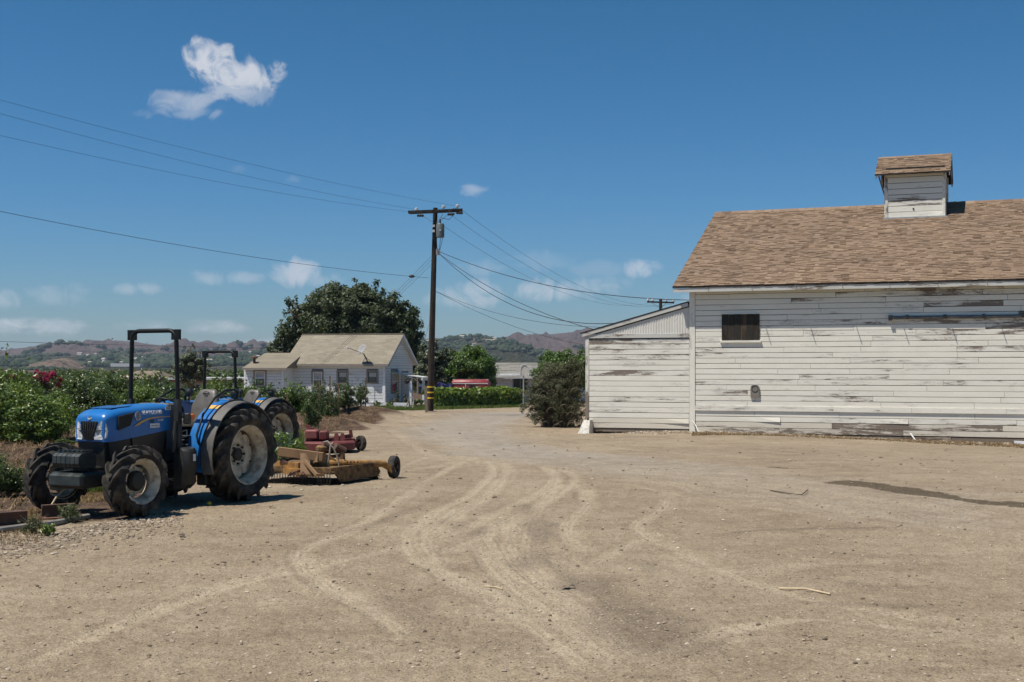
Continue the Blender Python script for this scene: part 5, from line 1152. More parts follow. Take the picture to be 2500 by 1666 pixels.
    # --- roll bar in front of the seat
    rx = .96; wy_ = .385; pts = []
    pts += [(rx, -wy_ - .012, .95), (rx, -wy_ - .01, 1.5), (rx, -wy_ + .012, 2.17)] + [(rx, -wy_ + .012 + .12 - .12 * math.cos(q), 2.17 + .12 * math.sin(q)) for q in [math.pi / 2 * k / 5 for k in range(1, 6)]]
    pts += [(rx, -p[1], p[2]) for p in pts[::-1]]
    MB().tube(pts, .029, 10).build('roll_bar', M['rops'], t, smooth=True)
    for s in (1, -1):
        MB().box(rx - .02, rx + .02, s * .37 - .065, s * .37 + .065, 2.17, 2.305).build('corner_plate', M['rops'], t)
        MB().hexa([(rx - .05, s * .395 - .035, .62), (rx + .04, s * .395 - .035, .62), (rx + .04, s * .395 + .035, .62), (rx - .05, s * .395 + .035, .62), (rx - .036, s * .395 - .036, 1.40), (rx + .036, s * .395 - .036, 1.40), (rx + .036, s * .395 + .036, 1.40), (rx - .036, s * .395 + .036, 1.40)]).build('roll_bar_socket', M['plastic'], t)
        MB().beam((rx + .03, s * .40, 1.12), (rx + .10, s * .40, .72), .035, .06, (1, 0, 0)).build('roll_bar_stay', M['plastic'], t)
        MB().tube([(rx - .06, s * .40, .98), (rx - .1, s * .46, 1.0), (rx - .1, s * .46, .92), (rx - .06, s * .40, .9)], .008, 6).build('locking_pin', M['galv'], t)
        al = MB().cbox(rx - .17, rx - .09, s * .5 - .04, s * .5 + .045, 1.13, 1.21, .012).build('turn_signal', M['amber'], t); MB().cbox(rx - .088, rx - .03, s * .5 - .05, s * .5 + .05, 1.08, 1.22, .012).build('signal_housing', M['plastic'], t)
    # --- dash, wheel, floor, levers
    MB().hexa([(.72, -.2, .6), (1.0, -.24, .6), (1.0, .24, .6), (.72, .2, .6), (.8, -.2, 1.27), (1.0, -.25, 1.32), (1.0, .25, 1.32), (.8, .2, 1.27)]).build('dashboard', M['plastic'], t)
    MB().cbox(.80, 1.0, -.26, .26, 1.29, 1.345, .02).build('dash_cowl', M['seat'], t)
    sw_ = MB(); c0 = Vector((.66, 0, 1.30)); ax = Vector((-.55, 0, .83)).normalized(); e1 = Vector((0, 1, 0)); e2 = ax.cross(e1)
    sw_.tube([c0 + (e1 * math.cos(q) + e2 * math.sin(q)) * .19 for q in [2 * math.pi * k / 28 for k in range(29)]], .014, 7)
    o = sw_.build('steering_wheel', M['rops'], t, smooth=True)
    for q in (.5, 2.6, 4.7): MB().tube([c0 - ax * .02, c0 + (e1 * math.cos(q) + e2 * math.sin(q)) * .185], .012, 6).build('spoke', M['rops'], o)
    MB().cyl(c0 - ax * .03, c0 - ax * .32, .035, .05, 10).build('steering_column', M['plastic'], o)
    MB().cbox(.15, .98, -.46, .46, .50, .56, .015).build('floor_plate', M['engine'], t)
    for k in range(4): MB().tube([(.5 - .1 * k, -.33, .7), (.52 - .1 * k, -.34, 1.0 + .03 * k)], .01, 6).build('lever', M['rops'], t)
    for k in range(3): b = (.35 - .13 * k, -.36, 1.1); MB().tube([(.3 - .13 * k, -.34, .8), b], .01, 6).build('lever', M['galv'], t); MB().ico(b, .028, k, jit=0).build('lever_knob', M['brick_red'] if k == 1 else M['black'], t, smooth=True)
    # --- seat
    MB().cbox(-.08, .36, -.2, .2, .62, 1.0, .02).build('seat_bellows', M['engine'], t)
    for k in range(5): MB().cbox(-.07, .385, -.215, .215, .70 + k * .06, .72 + k * .06, .008).build('bellows_rib', M['plastic'], t)
    cu = [[(x, y * w_, z) for y, z in ((-.24, 1.02), (-.26, 1.07), (-.22, 1.115), (-.1, 1.10), (.1, 1.10), (.22, 1.115), (.26, 1.07), (.24, 1.02))] for x, w_ in ((-.1, .9), (-.05, 1), (.2, 1.0), (.38, .95), (.42, .8))]
    MB().loft(cu).build('seat_cushion', M['seat'], t, sharp=50)
    bk_ = []
    for z, hw, x, d in ((1.10, .20, -.06, .10), (1.15, .225, -.075, .11), (1.28, .225, -.10, .11), (1.38, .19, -.125, .10), (1.46, .155, -.145, .085), (1.50, .13, -.155, .06), (1.51, .09, -.16, .03)):
        bk_.append([(x, -hw, z), (x + d * .5, -hw * .98, z), (x + d * .72, -hw * .75, z), (x + d * .5, 0, z), (x + d * .72, hw * .75, z), (x + d * .5, hw * .98, z), (x, hw, z), (x - .03, hw * .8, z), (x - .04, 0, z), (x - .03, -hw * .8, z)])
    sb = MB().loft(bk_).build('seat_back', M['seat'], t, sharp=60)
    MB().tube([(-.142 + .055, .055 * math.cos(q), 1.435 + .05 * math.sin(q)) for q in [2 * math.pi * k / 18 for k in range(19)]], .005, 5).build('seat_emblem', M['plastic'], sb)
    for d in (-1, 1):
        for k in range(2): MB().tube([(-.083, 0, 1.40 + .03 * k), (-.083, d * .035, 1.425 + .03 * k)], .004, 5).build('emblem_vein', M['plastic'], sb)
    for s in (1, -1): MB().cbox(-.1, .22, s * .27 - .03, s * .27 + .03, 1.08, 1.16, .02).build('seat_hinge_cover', M['plastic'], t)
    # --- fenders
    for s in (1, -1):
        def arc(y0, y1, r0, th, a0, a1, n=18, bend=0.):
            rg = []
            for k in range(n + 1):
                q = a0 + (a1 - a0) * k / n; cx_, cz_ = math.cos(q), math.sin(q); yo0, yo1 = y0, y1
                rg.append([(cx_ * r0, yo0, .635 + cz_ * r0), (cx_ * (r0 + th), yo0, .635 + cz_ * (r0 + th)), (cx_ * (r0 + th - bend), yo1, .635 + cz_ * (r0 + th - bend)), (cx_ * (r0 - bend), yo1, .635 + cz_ * (r0 - bend))])
            return rg
        a0, a1 = R(-16), R(152)
        fb_ = MB().loft(arc(s * .34, s * .585, .70, .02, a0, a1, bend=.0)).build('fender', M['blue'], t, sharp=40)
        ins = []
        for k in range(19): q = a0 + (a1 - a0) * k / 18; ins.append((math.cos(q) * .705, s * .37, .635 + math.sin(q) * .705))
        MB().prism(ins + [(-.1, s * .37, .75), (.35, s * .37, .55)], (0, s * .012, 0)).build('fender_inner', M['blue'], t)
        MB().loft(arc(s * .588, s * .745, .712, .016, R(-18), R(150), bend=.018)).build('fender_flare', M['rubber_lip'], t, sharp=40)
        MB().tube([(math.cos(q) * .735, s * .587, .635 + math.sin(q) * .735) for q in [R(-10) + (R(148) - R(-10)) * k / 20 for k in range(21)]], .011, 6).build('fender_seam', M['black'], t)
        MB().loft(arc(s * .36, s * .575, .7215, .003, R(60), R(68), n=3)).build('reflector_strip', M['decal_gold'], t)
        hp_ = [(.735, .545, 3), (.735, .535, 10)]
        pts = [(math.cos(R(12)) * .735, s * .56, .635 + math.sin(R(12)) * .735), (math.cos(R(15)) * .75, s * .535, .635 + math.sin(R(15)) * .75), (math.cos(R(22)) * .77, s * .50, .635 + math.sin(R(22)) * .77), (math.cos(R(45)) * .79, s * .48, .635 + math.sin(R(45)) * .79), (math.cos(R(68)) * .83, s * .47, .635 + math.sin(R(68)) * .83),
               (math.cos(R(85)) * .87, s * .46, .635 + math.sin(R(85)) * .87), (math.cos(R(98)) * .88, s * .45, .635 + math.sin(R(98)) * .88), (math.cos(R(103)) * .86, s * .45, .635 + math.sin(R(103)) * .86), (math.cos(R(104)) * .72, s * .45, .635 + math.sin(R(104)) * .72)]
        MB().tube(pts, .015, 8).build('grab_rail', M['rops'], t, smooth=True)
        MB().lathe([(.05, -.05), (.062, -.02), (.06, .03), (.02, .05)], 'X', (-.2, s * .40, 1.46), 14).build('work_lamp', M['black'], t); MB().cyl((-.2, s * .40, 1.3), (-.2, s * .40, 1.42), .012).build('lamp_stem', M['black'], t)
        # fuel tank, step and steps
        MB().loft([[(x, y, z) for x, y in ((.76, s * .36), (.76, s * (.54 - i_)), (.81, s * (.58 - i_)), (.95, s * (.58 - i_)), (1.0, s * (.52 - i_)), (1.0, s * .36))] for z, i_ in ((.24, .10), (.30, .03), (.46, .02), (.50, 0), (.72, .0), (.76, .03), (.78, .08))]).build('fuel_tank', M['plastic'], t, sharp=35)
        MB().box(.83, .88, s * .581 - .002, s * .581 + .002, .60, .69).build('warning_label', M['decal_white'], t)
        MB().cbox(.30, .66, min(s * .36, s * .62), max(s * .36, s * .62), .47, .50, .008).build('step_plate', M['engine'], t)
        MB().cbox(.34, .60, min(s * .40, s * .56), max(s * .40, s * .56), .26, .44, .01).build('battery_box', M['engine'], t)
        MB().tube([(.28, s * .58, .24), (.62, s * .58, .24)], .014, 6).build('step_bar', M['rops'], t)
    # --- rear linkage
    for s in (1, -1): MB().beam((-.15, s * .22, .42), (-.95, s * .36, .40), .04, .07).build('lift_arm', M['engine'], t); MB().beam((-.35, s * .24, .75), (-.6, s * .30, .42), .03, .03).build('lift_rod', M['galv'], t)
    MB().tube([(-.3, 0, .7), (-.95, 0, .75)], .022, 8).build('top_link', M['galv'], t)
    MB().cbox(-.38, -.1, -.16, .16, .7, .98, .03).build('hydraulic_lift', M['engine'], t)
    return t
M['mesh_black'] = plain('black_mesh', (.01, .011, .01), .7, var=.4, scale=90)
M['ballast'] = plain('ballast_iron', (.022, .03, .03), .42, var=.25, dirt=(.06, .06, .052), dirt_amt=.5, dscale=6)
m, T = new_mat('clear_lens'); T.put(T.bsdf.inputs['Base Color'], T.ramp(T.noise(T.map(T.obj, (1, 1, 3)), 14, 3, .6), [(.35, (.3, .31, .32)), (.6, (.72, .73, .73))])); T.bsdf.inputs['Roughness'].default_value = .1; T.bsdf.inputs['IOR'].default_value = 1.2; M['lens'] = m
tractor = make_tractor()
tag(tractor, 'blue orchard tractor with roll bar parked nearest, its nose to the rails', 'tractor', 'blue tractors parked by the orchard')
tr2 = copy_tree(tractor); t2 = Vector((-5.42, 26.46)); tr2.location = (t2.x, t2.y, gh(t2.x, t2.y) - .1)
tag(tr2, 'second blue orchard tractor half hidden behind the near tractor', 'tractor', 'blue tractors parked by the orchard')

# ------------------------------------------------------------------ mowers
TB = Frame((-4.26, 17.60, 0), TF.rz)     # tractor frame; the mower hangs behind it (x negative)
def tw(x, y, z): return Vector((TF.o.x + x * TF.c - y * TF.s, TF.o.y + x * TF.s + y * TF.c, z))
def small_wheel(parent, loc, r, w, rz, mat_rim, nm='tail_wheel'):
    e = empty(nm); e.parent = parent; e.location = loc; e.rotation_euler = (0, 0, rz)
    ty = MB().lathe([(r * .5, -w * .42), (r * .8, -w * .5), (r * .95, -w * .46), (r, -w * .3), (r * .985, -w * .16), (r, -w * .1), (r, w * .1), (r * .985, w * .16), (r, w * .3), (r * .95, w * .46), (r * .8, w * .5), (r * .5, w * .42)], 'Y', n=32, caps=False).build('tyre', M['tyre'], e, sharp=35)
    MB().lathe([(r * .52, -w * .3), (r * .5, 0), (r * .3, w * .12), (r * .1, w * .12), (.005, w * .12)], 'Y', n=24, caps=False).build('rim', mat_rim, e); MB().lathe([(r * .52, w * .3), (r * .5, 0), (r * .3, -w * .12), (r * .1, -w * .12), (.005, -w * .12)], 'Y', n=24, caps=False).build('rim', mat_rim, e)
    MB().lathe([(r * .16, -w * .55), (r * .16, w * .55)], 'Y', n=12).build('hub', M['engine'], e)
    return e
ox, oy = -3.2, -.35; og = tw(ox, oy, 0); gzm = gh(og.x, og.y)
mow = empty('yellow_mower', (og.x, og.y, gzm), TF.rz); tag(mow, 'worn yellow rotary mower with chain guard behind the near tractor', 'mower')
def ml(u, v, x=None, y=None):
    """mower-local point under a picture point, on a plane x or y of the tractor frame"""
    p = TF.y(u, v, y) if x is None else TF.x(u, v, x); return Vector((p.x - ox, p.y - oy, p.z - gzm))
fxm, sy = -2.55 - ox, .42 - oy; rx_ = -3.85 - ox; ryy = -1.35 - oy; top = .26
MB().hexa([(rx_, ryy, top - .03), (fxm, ryy, top - .03), (fxm, sy, top - .03), (rx_, sy, top - .03), (rx_, ryy, top), (fxm, ryy, top), (fxm, sy, top), (rx_, sy, top)]).build('deck', M['yellow_deck'], mow)
MB().prism([(fxm, sy, top + .02), (fxm - .02, sy, .2), (fxm - .22, sy, .035), (rx_ + .05, sy, .06), (rx_ - .06, sy, .12), (rx_ + .08, sy, top + .02)], (0, .02, 0)).build('side_skirt', M['yellow_deck'], mow)
MB().prism([(fxm, ryy, top), (fxm - .02, ryy, .2), (fxm - .22, ryy, .035), (rx_ + .05, ryy, .06), (rx_, ryy, top)], (0, -.02, 0)).build('side_skirt', M['yellow_deck'], mow)
MB().box(fxm, fxm + .035, ryy, sy, top - .075, top + .012).build('front_rail', M['yellow_deck'], mow); MB().box(rx_ - .03, rx_, ryy, sy, top - .15, top).build('rear_rail', M['yellow_deck'], mow)
link_me = MB().tube([(0, .011 * math.cos(q), -.0225 + .02 * math.sin(q)) for q in [2 * math.pi * k / 8 for k in range(9)]], .0045, 4).mesh('chain_link'); link_me.materials.append(M['chain'])
lk2 = MB().tube([(.011 * math.cos(q), 0, -.0225 + .02 * math.sin(q)) for q in [2 * math.pi * k / 8 for k in range(9)]], .0045, 4).mesh('chain_link'); lk2.materials.append(M['chain'])
nchain = 34
for i in range(nchain):
    y = sy - .02 - i * (sy - ryy) / nchain
    cmb = MB()
    for k in range(5):
        for me_ in ((link_me, lk2)[k % 2],):
            cmb.add([(v.co.x, v.co.y, v.co.z - k * .034) for v in me_.vertices], [tuple(p.vertices) for p in me_.polygons])
    cmb.build('hanging_chain', M['chain'], mow, loc=(fxm + .045, y, top - .08))
    MB().lathe([(.009, 0), (.009, .012), (.004, .016)], 'X', (fxm + .036, y, top - .055), 6).build('chain_bolt', M['rust'], mow)
# frame on the deck: box beams, plates, gearbox, hoses
def wb_(u, v, Y): p = TF.loc(at(u, v, Y)); return Vector((p.x - ox, p.y - oy, p.z - gzm))
MB().beam(wb_(640, 1037, 20.1), wb_(742, 1050, 20.1), .12, .13).build('main_beam', M['tan_beam'], mow)
MB().beam(wb_(722, 1052, 20.05), wb_(745, 1055, 20.35), .12, .14).build('beam_end', M['tan_beam'], mow)
MB().prism([wb_(690, 1042, 19.8), wb_(698, 1042, 19.8), wb_(716, 1092, 19.7), wb_(690, 1092, 19.7)], (-.03, .02, 0)).build('upright_plate', M['tan_beam'], mow)
MB().beam(wb_(700, 1060, 19.75), wb_(728, 1092, 19.55), .03, .05).build('diagonal_stay', M['tan_beam'], mow)
MB().beam(wb_(640, 1066, 20.2), wb_(690, 1070, 19.9), .09, .09).build('lower_tube', M['yellow_beam'], mow); MB().beam(wb_(655, 1082, 20.0), wb_(695, 1084, 19.8), .09, .09).build('lower_tube', M['yellow_beam'], mow)
MB().beam(wb_(640, 1055, 20.1), wb_(692, 1078, 19.9), .02, .035).build('tie_strap', M['rust'], mow)
MB().cyl(wb_(770, 1065, 20.4), wb_(885, 1066, 20.9), .055, .055, 14).build('tail_boom', M['yellow_beam'], mow)
MB().cyl(wb_(736, 1068, 20.3), wb_(790, 1064, 20.45), .07, .06, 14).build('boom_sleeve', M['yellow_beam'], mow)
for k in range(4): MB().cyl(wb_(798 + k * 8, 1060.5, 20.44), wb_(798 + k * 8, 1063, 20.42), .012, .012, 6).build('pin_hole', M['black'], mow)
MB().beam(wb_(752, 1080, 20.3), wb_(836, 1079, 20.7), .10, .05).build('angle_rail', M['yellow_beam'], mow)
gbx = MB(); gb = wb_(739, 1035, 20.5); gbx.lathe([(.06, -.22), (.075, -.2), (.075, -.02), (.10, 0), (.10, .05), (.06, .08)], 'Z', gb, 14); gbx.build('gear_housing', M['yellow_deck'], mow, sharp=40)
for a_, b_ in (((742, 1022), (770, 1030)), ((770, 1026), (790, 1038))): MB().cyl(wb_(*a_, 20.5), wb_(*b_, 20.6), .06, .07, 10).build('hydraulic_motor', M['rust'], mow)
for u_ in (756, 776, 789): MB().beam(wb_(u_, 1045, 20.5), wb_(u_ + 2, 1076, 20.5), .03, .05).build('bracket_post', M['yellow_beam'], mow)
MB().prism([wb_(783, 1040, 20.45), wb_(790, 1040, 20.45), wb_(788, 1068, 20.45), wb_(770, 1072, 20.45), wb_(780, 1060, 20.45)], (-.02, .01, 0)).build('gusset_plate', M['yellow_deck'], mow)
for pts in ([(744, 1017), (752, 1014), (766, 1030), (776, 1052), (780, 1075), (776, 1086), (764, 1089), (735, 1088)], [(766, 1018), (760, 1022), (758, 1040), (754, 1065), (753, 1086)], [(710, 1042), (718, 1050), (716, 1085)]):
    MB().tube([wb_(*p, 20.2) for p in pts], .014, 7).build('hydraulic_hose', M['hose'], mow, smooth=True)
twp = wb_(905, 1082.5, 21.1); 
MB().beam(wb_(880, 1066, 20.9), wb_(903, 1081, 20.95), .045, .10).build('wheel_arm', M['yellow_beam'], mow); MB().beam(wb_(903, 1081, 20.93), wb_(908, 1083, 21.1), .03, .03).build('axle_pin', M['galv'], mow)
rdm = random.Random(12)
for k, (a_, b_, Y_, w_, mt) in enumerate([((642, 1046), (700, 1052), 20.4, .05, 'rust'), ((650, 1060), (688, 1050), 20.2, .03, 'engine'), ((664, 1092), (700, 1078), 19.7, .03, 'rust'), ((705, 1075), (735, 1066), 20.2, .06, 'yellow_deck'), ((715, 1048), (716, 1072), 20.2, .04, 'yellow_deck'), ((728, 1040), (728, 1078), 20.3, .03, 'rust'), ((746, 1046), (770, 1060), 20.4, .04, 'yellow_deck'),
                                        ((760, 1050), (790, 1046), 20.6, .04, 'rust'), ((645, 1075), (672, 1060), 20.3, .025, 'galv'), ((680, 1094), (745, 1092), 19.65, .03, 'yellow_deck'), ((700, 1090), (720, 1076), 19.9, .05, 'rust'), ((798, 1072), (800, 1082), 20.5, .05, 'rust'), ((818, 1068), (820, 1080), 20.6, .04, 'rust')]):
    MB().beam(wb_(*a_, Y_), wb_(*b_, Y_ + rdm.uniform(-.1, .15)), w_, w_ * 1.3).build(('frame_bar', 'link_rod', 'bracket')[k % 3], M[mt], mow)
for k in range(3): MB().tube([wb_(660 + 14 * k, 1098 - k, 19.65), wb_(668 + 14 * k, 1085, 19.65), wb_(676 + 14 * k, 1096 - k, 19.65)], .012, 6).build('hoop', M['rust'], mow)
wl = small_wheel(mow, (twp.x, twp.y, .185), .185, .12, R(12), M['rust'])
mb = MB(); rd = random.Random(5)
for k in range(90): p = wb_(852 + rd.uniform(-6, 12), 1104, 20.95); mb.add([(p.x + rd.gauss(0, .06), p.y + rd.gauss(0, .05), rd.uniform(0, .1)) for _ in range(3)], [(0, 1, 2)])
deb = mb.build('grass_clippings', M['drybush']); deb.location = mow.location; deb.rotation_euler = mow.rotation_euler; kind(deb, 'stuff', 'dry grass clippings caught at the rear of the yellow mower')

# red mower behind the second tractor
def rb2(u, v, Y): p = at(u, v, Y); return p - RO
RO = gpx(775, 1043); RO.z = gh(RO.x, RO.y); RY = RO.y
red = empty('red_mower', RO); tag(red, 'faded red rotary mower with tail wheel behind the second tractor', 'mower')
c0 = rb2(755, 1036, RY + .4); 
dk_ = []
pl = [rb2(u, v, Y) for u, v, Y in ((700, 1024, RY - .1), (760, 1030, RY - .35), (813, 1020, RY + .2), (820, 1010, RY + 1.2), (770, 1004, RY + 1.7), (700, 1004, RY + 1.5))]
MB().loft([[(p.x, p.y, .07) for p in pl], [(p.x, p.y, .22) for p in pl], [(p.x * .93 + c0.x * .07, p.y * .93 + c0.y * .07, .25) for p in pl]]).build('deck', M['red_deck'], red, sharp=30)
MB().beam(rb2(702, 1014, RY + .3), rb2(815, 1012, RY + .7), .10, .09).build('cross_tube', M['red_deck'], red)
def cbx(n, u0, v0, u1, v1, Y, d, mat): a, b = rb2(u0, v0, Y), rb2(u1, v1, Y); return MB().cbox(min(a.x, b.x), max(a.x, b.x), a.y, a.y + d, min(a.z, b.z), max(a.z, b.z), .025).build(n, M[mat], red)
cbx('shaft_guard', 700, 989, 729, 1009, RY + .2, .35, 'pink_red'); cbx('gearbox_cover', 733, 991, 752, 1011, RY + .2, .35, 'red_deck'); cbx('gearbox', 728, 1000, 734, 1016, RY + .3, .25, 'engine')
MB().beam(rb2(703, 978, RY + .8), rb2(725, 993, RY + .7), .04, .06).build('hitch_strut', M['red_deck'], red)
MB().beam(rb2(752, 1013, RY + .6), rb2(806, 1002, RY + .9), .07, .10).build('tail_beam', M['red_deck'], red); MB().beam(rb2(805, 988, RY + .9), rb2(808, 1006, RY + .9), .07, .07).build('pivot_post', M['red_deck'], red)
MB().beam(rb2(800, 1006, RY + .9), rb2(824, 1026, RY + 1.0), .06, .09).build('wheel_fork', M['red_deck'], red)
for u_ in (773, 787): a, b = rb2(u_, 996, RY + .45), rb2(u_, 1021, RY + .45); MB().loft([[(a.x - .05, a.y, b.z), (a.x + .05, a.y, b.z), (a.x + .05, a.y + .03, b.z), (a.x - .05, a.y + .03, b.z)], [(a.x - .05, a.y, a.z - .04), (a.x + .05, a.y, a.z - .04), (a.x + .05, a.y + .03, a.z - .04), (a.x - .05, a.y + .03, a.z - .04)], [(a.x - .03, a.y, a.z), (a.x + .03, a.y, a.z), (a.x + .03, a.y + .03, a.z), (a.x - .03, a.y + .03, a.z)]]).build('lug_plate', M['pink_red'], red)
twp = rb2(829, 1026, RY + 1.0); small_wheel(red, (twp.x, twp.y, .17), .175, .11, R(-50), M['rust'])
# ------------------------------------------------------------------ vegetation
def leaf_cloud(name, blobs, n, size, seed, clumps=None, aspect=.5, fold=.25, shell=.55, up=.35, spread=.22, inner=.12):
    """leaf faces in clumps spread through ellipsoid blobs: blobs = (cx,cy,cz,rx,ry,rz); returns a mesh"""
    r = np.random.default_rng(seed); B = np.array(blobs, float); vol = np.cbrt(B[:, 3] * B[:, 4] * B[:, 5]) ** 2; pr = vol / vol.sum()
    nc = clumps or max(12, n // 45); bi = r.choice(len(B), nc, p=pr)
    d = r.normal(size=(nc, 3)); d /= np.linalg.norm(d, axis=1)[:, None]
    rad = np.where(r.random(nc) < inner, r.random(nc) * .7, shell + (1 - shell) * r.random(nc) ** .6) * (1 + .10 * r.normal(size=nc))
    C = B[bi, :3] + d * B[bi, 3:] * rad[:, None]; cr = spread * np.cbrt(B[bi, 3] * B[bi, 4] * B[bi, 5]) * (.6 + .8 * r.random(nc))
    w = cr ** 2; ci = r.choice(nc, n, p=w / w.sum())
    q = r.normal(size=(n, 3)); q /= np.linalg.norm(q, axis=1)[:, None]; P_ = C[ci] + q * (cr[ci] * r.random(n) ** .45)[:, None] * np.array([1, 1, .85])
    nrm = .5 * d[ci] + .55 * q + r.normal(size=(n, 3)) * .5 + np.array([0, 0, up]); nrm /= np.linalg.norm(nrm, axis=1)[:, None]
    a = r.normal(size=(n, 3)) + q * .8 + np.array([0, 0, -.25]); a -= nrm * (a * nrm).sum(1)[:, None]; a /= np.linalg.norm(a, axis=1)[:, None] + 1e-9; b = np.cross(nrm, a)
    s = size * (.6 + .8 * r.random(n))[:, None]; k = s * aspect
    V = np.stack([P_ - a * s * .5, P_ + b * k * .5 - nrm * k * fold + a * s * .05, P_ + a * s * .5 - nrm * s * .1, P_ - b * k * .5 - nrm * k * fold + a * s * .05], 1).reshape(-1, 3)
    i = np.arange(n) * 4; Fq = np.concatenate([np.stack([i, i + 1, i + 2], 1), np.stack([i, i + 2, i + 3], 1)])
    return mesh_np(name, V, Fq)
def limbs(blobs, base_r, seed, trunk_h, lean=(0, 0)):
    rd = random.Random(seed); mb = MB(); fork = Vector((lean[0], lean[1], trunk_h))
    mb.tube([(0, 0, -.15), Vector((lean[0] * .4, lean[1] * .4, trunk_h * .5)), fork], [base_r * 1.25, base_r, base_r * .82], 9)
    for b in blobs:
        e = Vector(b[:3]); mid_ = fork.lerp(e, .5) + Vector((rd.uniform(-.1, .1), rd.uniform(-.1, .1), .1)) * b[3]
        mb.tube([fork - Vector((0, 0, base_r * .3)), mid_, e], [base_r * .55, base_r * .36, base_r * .12], 6)
        for k in range(3):
            q = e + Vector((rd.uniform(-1, 1) * b[3], rd.uniform(-1, 1) * b[4], rd.uniform(-.4, .9) * b[5])) * .75; mb.tube([mid_, mid_.lerp(q, .6) + Vector((0, 0, .08)), q], [base_r * .25, base_r * .16, base_r * .05], 5)
    return mb
def tree(name, loc, blobs, n, size, leafm, label, cat='tree', grp=None, base_r=.18, trunk_h=1.2, seed=1, barkm='bark', **kw):
    e = empty(name, loc); tag(e, label, cat, grp)
    limbs(blobs, base_r, seed, trunk_h).build('trunk', M[barkm], e, smooth=True)
    link('crown', leaf_cloud('crown', blobs, n, size, seed, **kw), M[leafm], e); return e
def pxblob(u, v, ru, rv, Y, base, dy=0., rd=None):
    p = at(u, v, Y); k = Y / F; return (p.x - base.x, dy, p.z - base.z, ru * k, (rd or ru * k * .9), rv * k)

# big broad tree behind the farmhouse
b0 = Vector((at(800, 900, 101.).x, 101., float(gz(0, 101))))
tree('shade_tree', b0, [pxblob(u, v, ru, rv, 101., b0, dy) for u, v, ru, rv, dy in ((790, 700, 75, 55, 0), (745, 735, 60, 55, .5), (690, 770, 45, 45, 0), (672, 702, 26, 28, -.5), (705, 735, 46, 46, 0), (690, 740, 40, 40, 1), (860, 715, 65, 48, -.5), (915, 735, 52, 55, 0), (945, 790, 38, 60, .5), (800, 775, 80, 50, -1), (870, 790, 70, 50, 0), (735, 800, 60, 40, 0), (648, 805, 36, 26, 0), (665, 775, 34, 34, 0), (985, 830, 20, 40, 0), (800, 735, 105, 70, .3), (865, 765, 95, 68, .6), (730, 775, 75, 60, .4), (820, 668, 50, 30, .5), (955, 850, 30, 50, 0))],
     110000, .25, 'bigtree', 'big dark green spreading tree rising behind the farmhouse roof', base_r=.6, trunk_h=1.6, seed=11, clumps=900, spread=.27, aspect=.6, inner=.3)
b0 = Vector((at(1005, 900, 97.).x, 97., float(gz(0, 97))))
tree('grey_leaved_tree', b0, [pxblob(u, v, ru, rv, 97., b0, dy) for u, v, ru, rv, dy in ((995, 825, 34, 42, 0), (1022, 850, 30, 45, .3), (975, 860, 30, 40, 0), (1030, 825, 22, 28, -.3), (1008, 870, 40, 35, .5))],
     15000, .22, 'greytree', 'grey-green leafy tree just right of the utility pole', base_r=.2, seed=12, clumps=220, inner=.3)
b0 = Vector((at(1086, 900, 93.).x, 96.5, float(gz(0, 96.5))))
tree('round_green_tree', b0, [pxblob(u, v, ru, rv, 96.5, b0, dy) for u, v, ru, rv, dy in ((1085, 845, 48, 48, 0), (1060, 860, 34, 40, 0), (1112, 862, 32, 42, 0), (1078, 815, 28, 22, 0), (1105, 830, 26, 28, .3))],
     36000, .15, 'limetree', 'bright green rounded tree behind the red trailer', base_r=.2, seed=13, clumps=420, shell=.6, inner=.4, spread=.26)
b0 = Vector((at(1290, 900, 88.).x, 88., float(gz(0, 88))))
tree('round_green_tree', b0, [pxblob(u, v, ru, rv, 88., b0, dy) for u, v, ru, rv, dy in ((1275, 840, 44, 38, 0), (1310, 840, 44, 38, 0), (1345, 850, 40, 45, 0), (1250, 860, 30, 30, 0), (1330, 825, 14, 20, 0))],
     30000, .145, 'limetree', 'bright green clipped tree showing above the dry bush', base_r=.2, seed=14, clumps=420, shell=.6, inner=.4, spread=.26)
b0 = Vector((at(438, 900, 92.).x, 92., float(gz(0, 92))))
tree('upright_fruit_tree', b0, [pxblob(u, v, ru, rv, 92., b0, dy) for u, v, ru, rv, dy in ((440, 846, 34, 34, 0), (418, 852, 24, 30, 0), (462, 848, 22, 30, 0), (424, 820, 7, 26, 0), (432, 806, 4, 14, 0), (443, 815, 8, 30, .2), (456, 822, 8, 24, 0), (466, 832, 6, 16, 0), (412, 828, 6, 18, 0), (418, 812, 3, 14, 0), (450, 806, 3, 16, 0), (461, 815, 3, 14, 0), (437, 800, 2.5, 12, .1), (472, 838, 4, 14, 0), (405, 838, 4, 14, 0))],
     15000, .15, 'greytree', 'tall twiggy grey-green fruit tree seen through the near roll bar', base_r=.13, seed=15, clumps=130)

# clipped hedge
h0, h1_ = ground(1001, 938), ground(1202, 934); hb = empty('clipped_hedge', gp(h0.x, h0.y)); tag(hb, 'long clipped green hedge along the back of the lane', 'hedge')
Lh = (h1_ - h0).length; hh = at(1050, 901, h0.y).z - hb.location.z; hb.rotation_euler = (0, 0, math.atan2(h1_.y - h0.y, h1_.x - h0.x)); r = np.random.default_rng(5); n = 24000
fc = r.random(n); X = r.random(n) * Lh; dep = 1.2
Yh = np.where(fc < .62, r.normal(0, .09, n), r.random(n) * dep); Zh = np.where(fc < .62, r.random(n) * hh, hh + r.normal(0, .07, n)) + .06 * np.sin(X * 1.3) + .05 * np.sin(X * 3.1)
P_ = np.stack([X, Yh, Zh], 1); nr_ = np.where((fc < .62)[:, None], [0, -1, .35], [0, -.2, 1]) + r.normal(size=(n, 3)) * .55; nr_ /= np.linalg.norm(nr_, axis=1)[:, None]
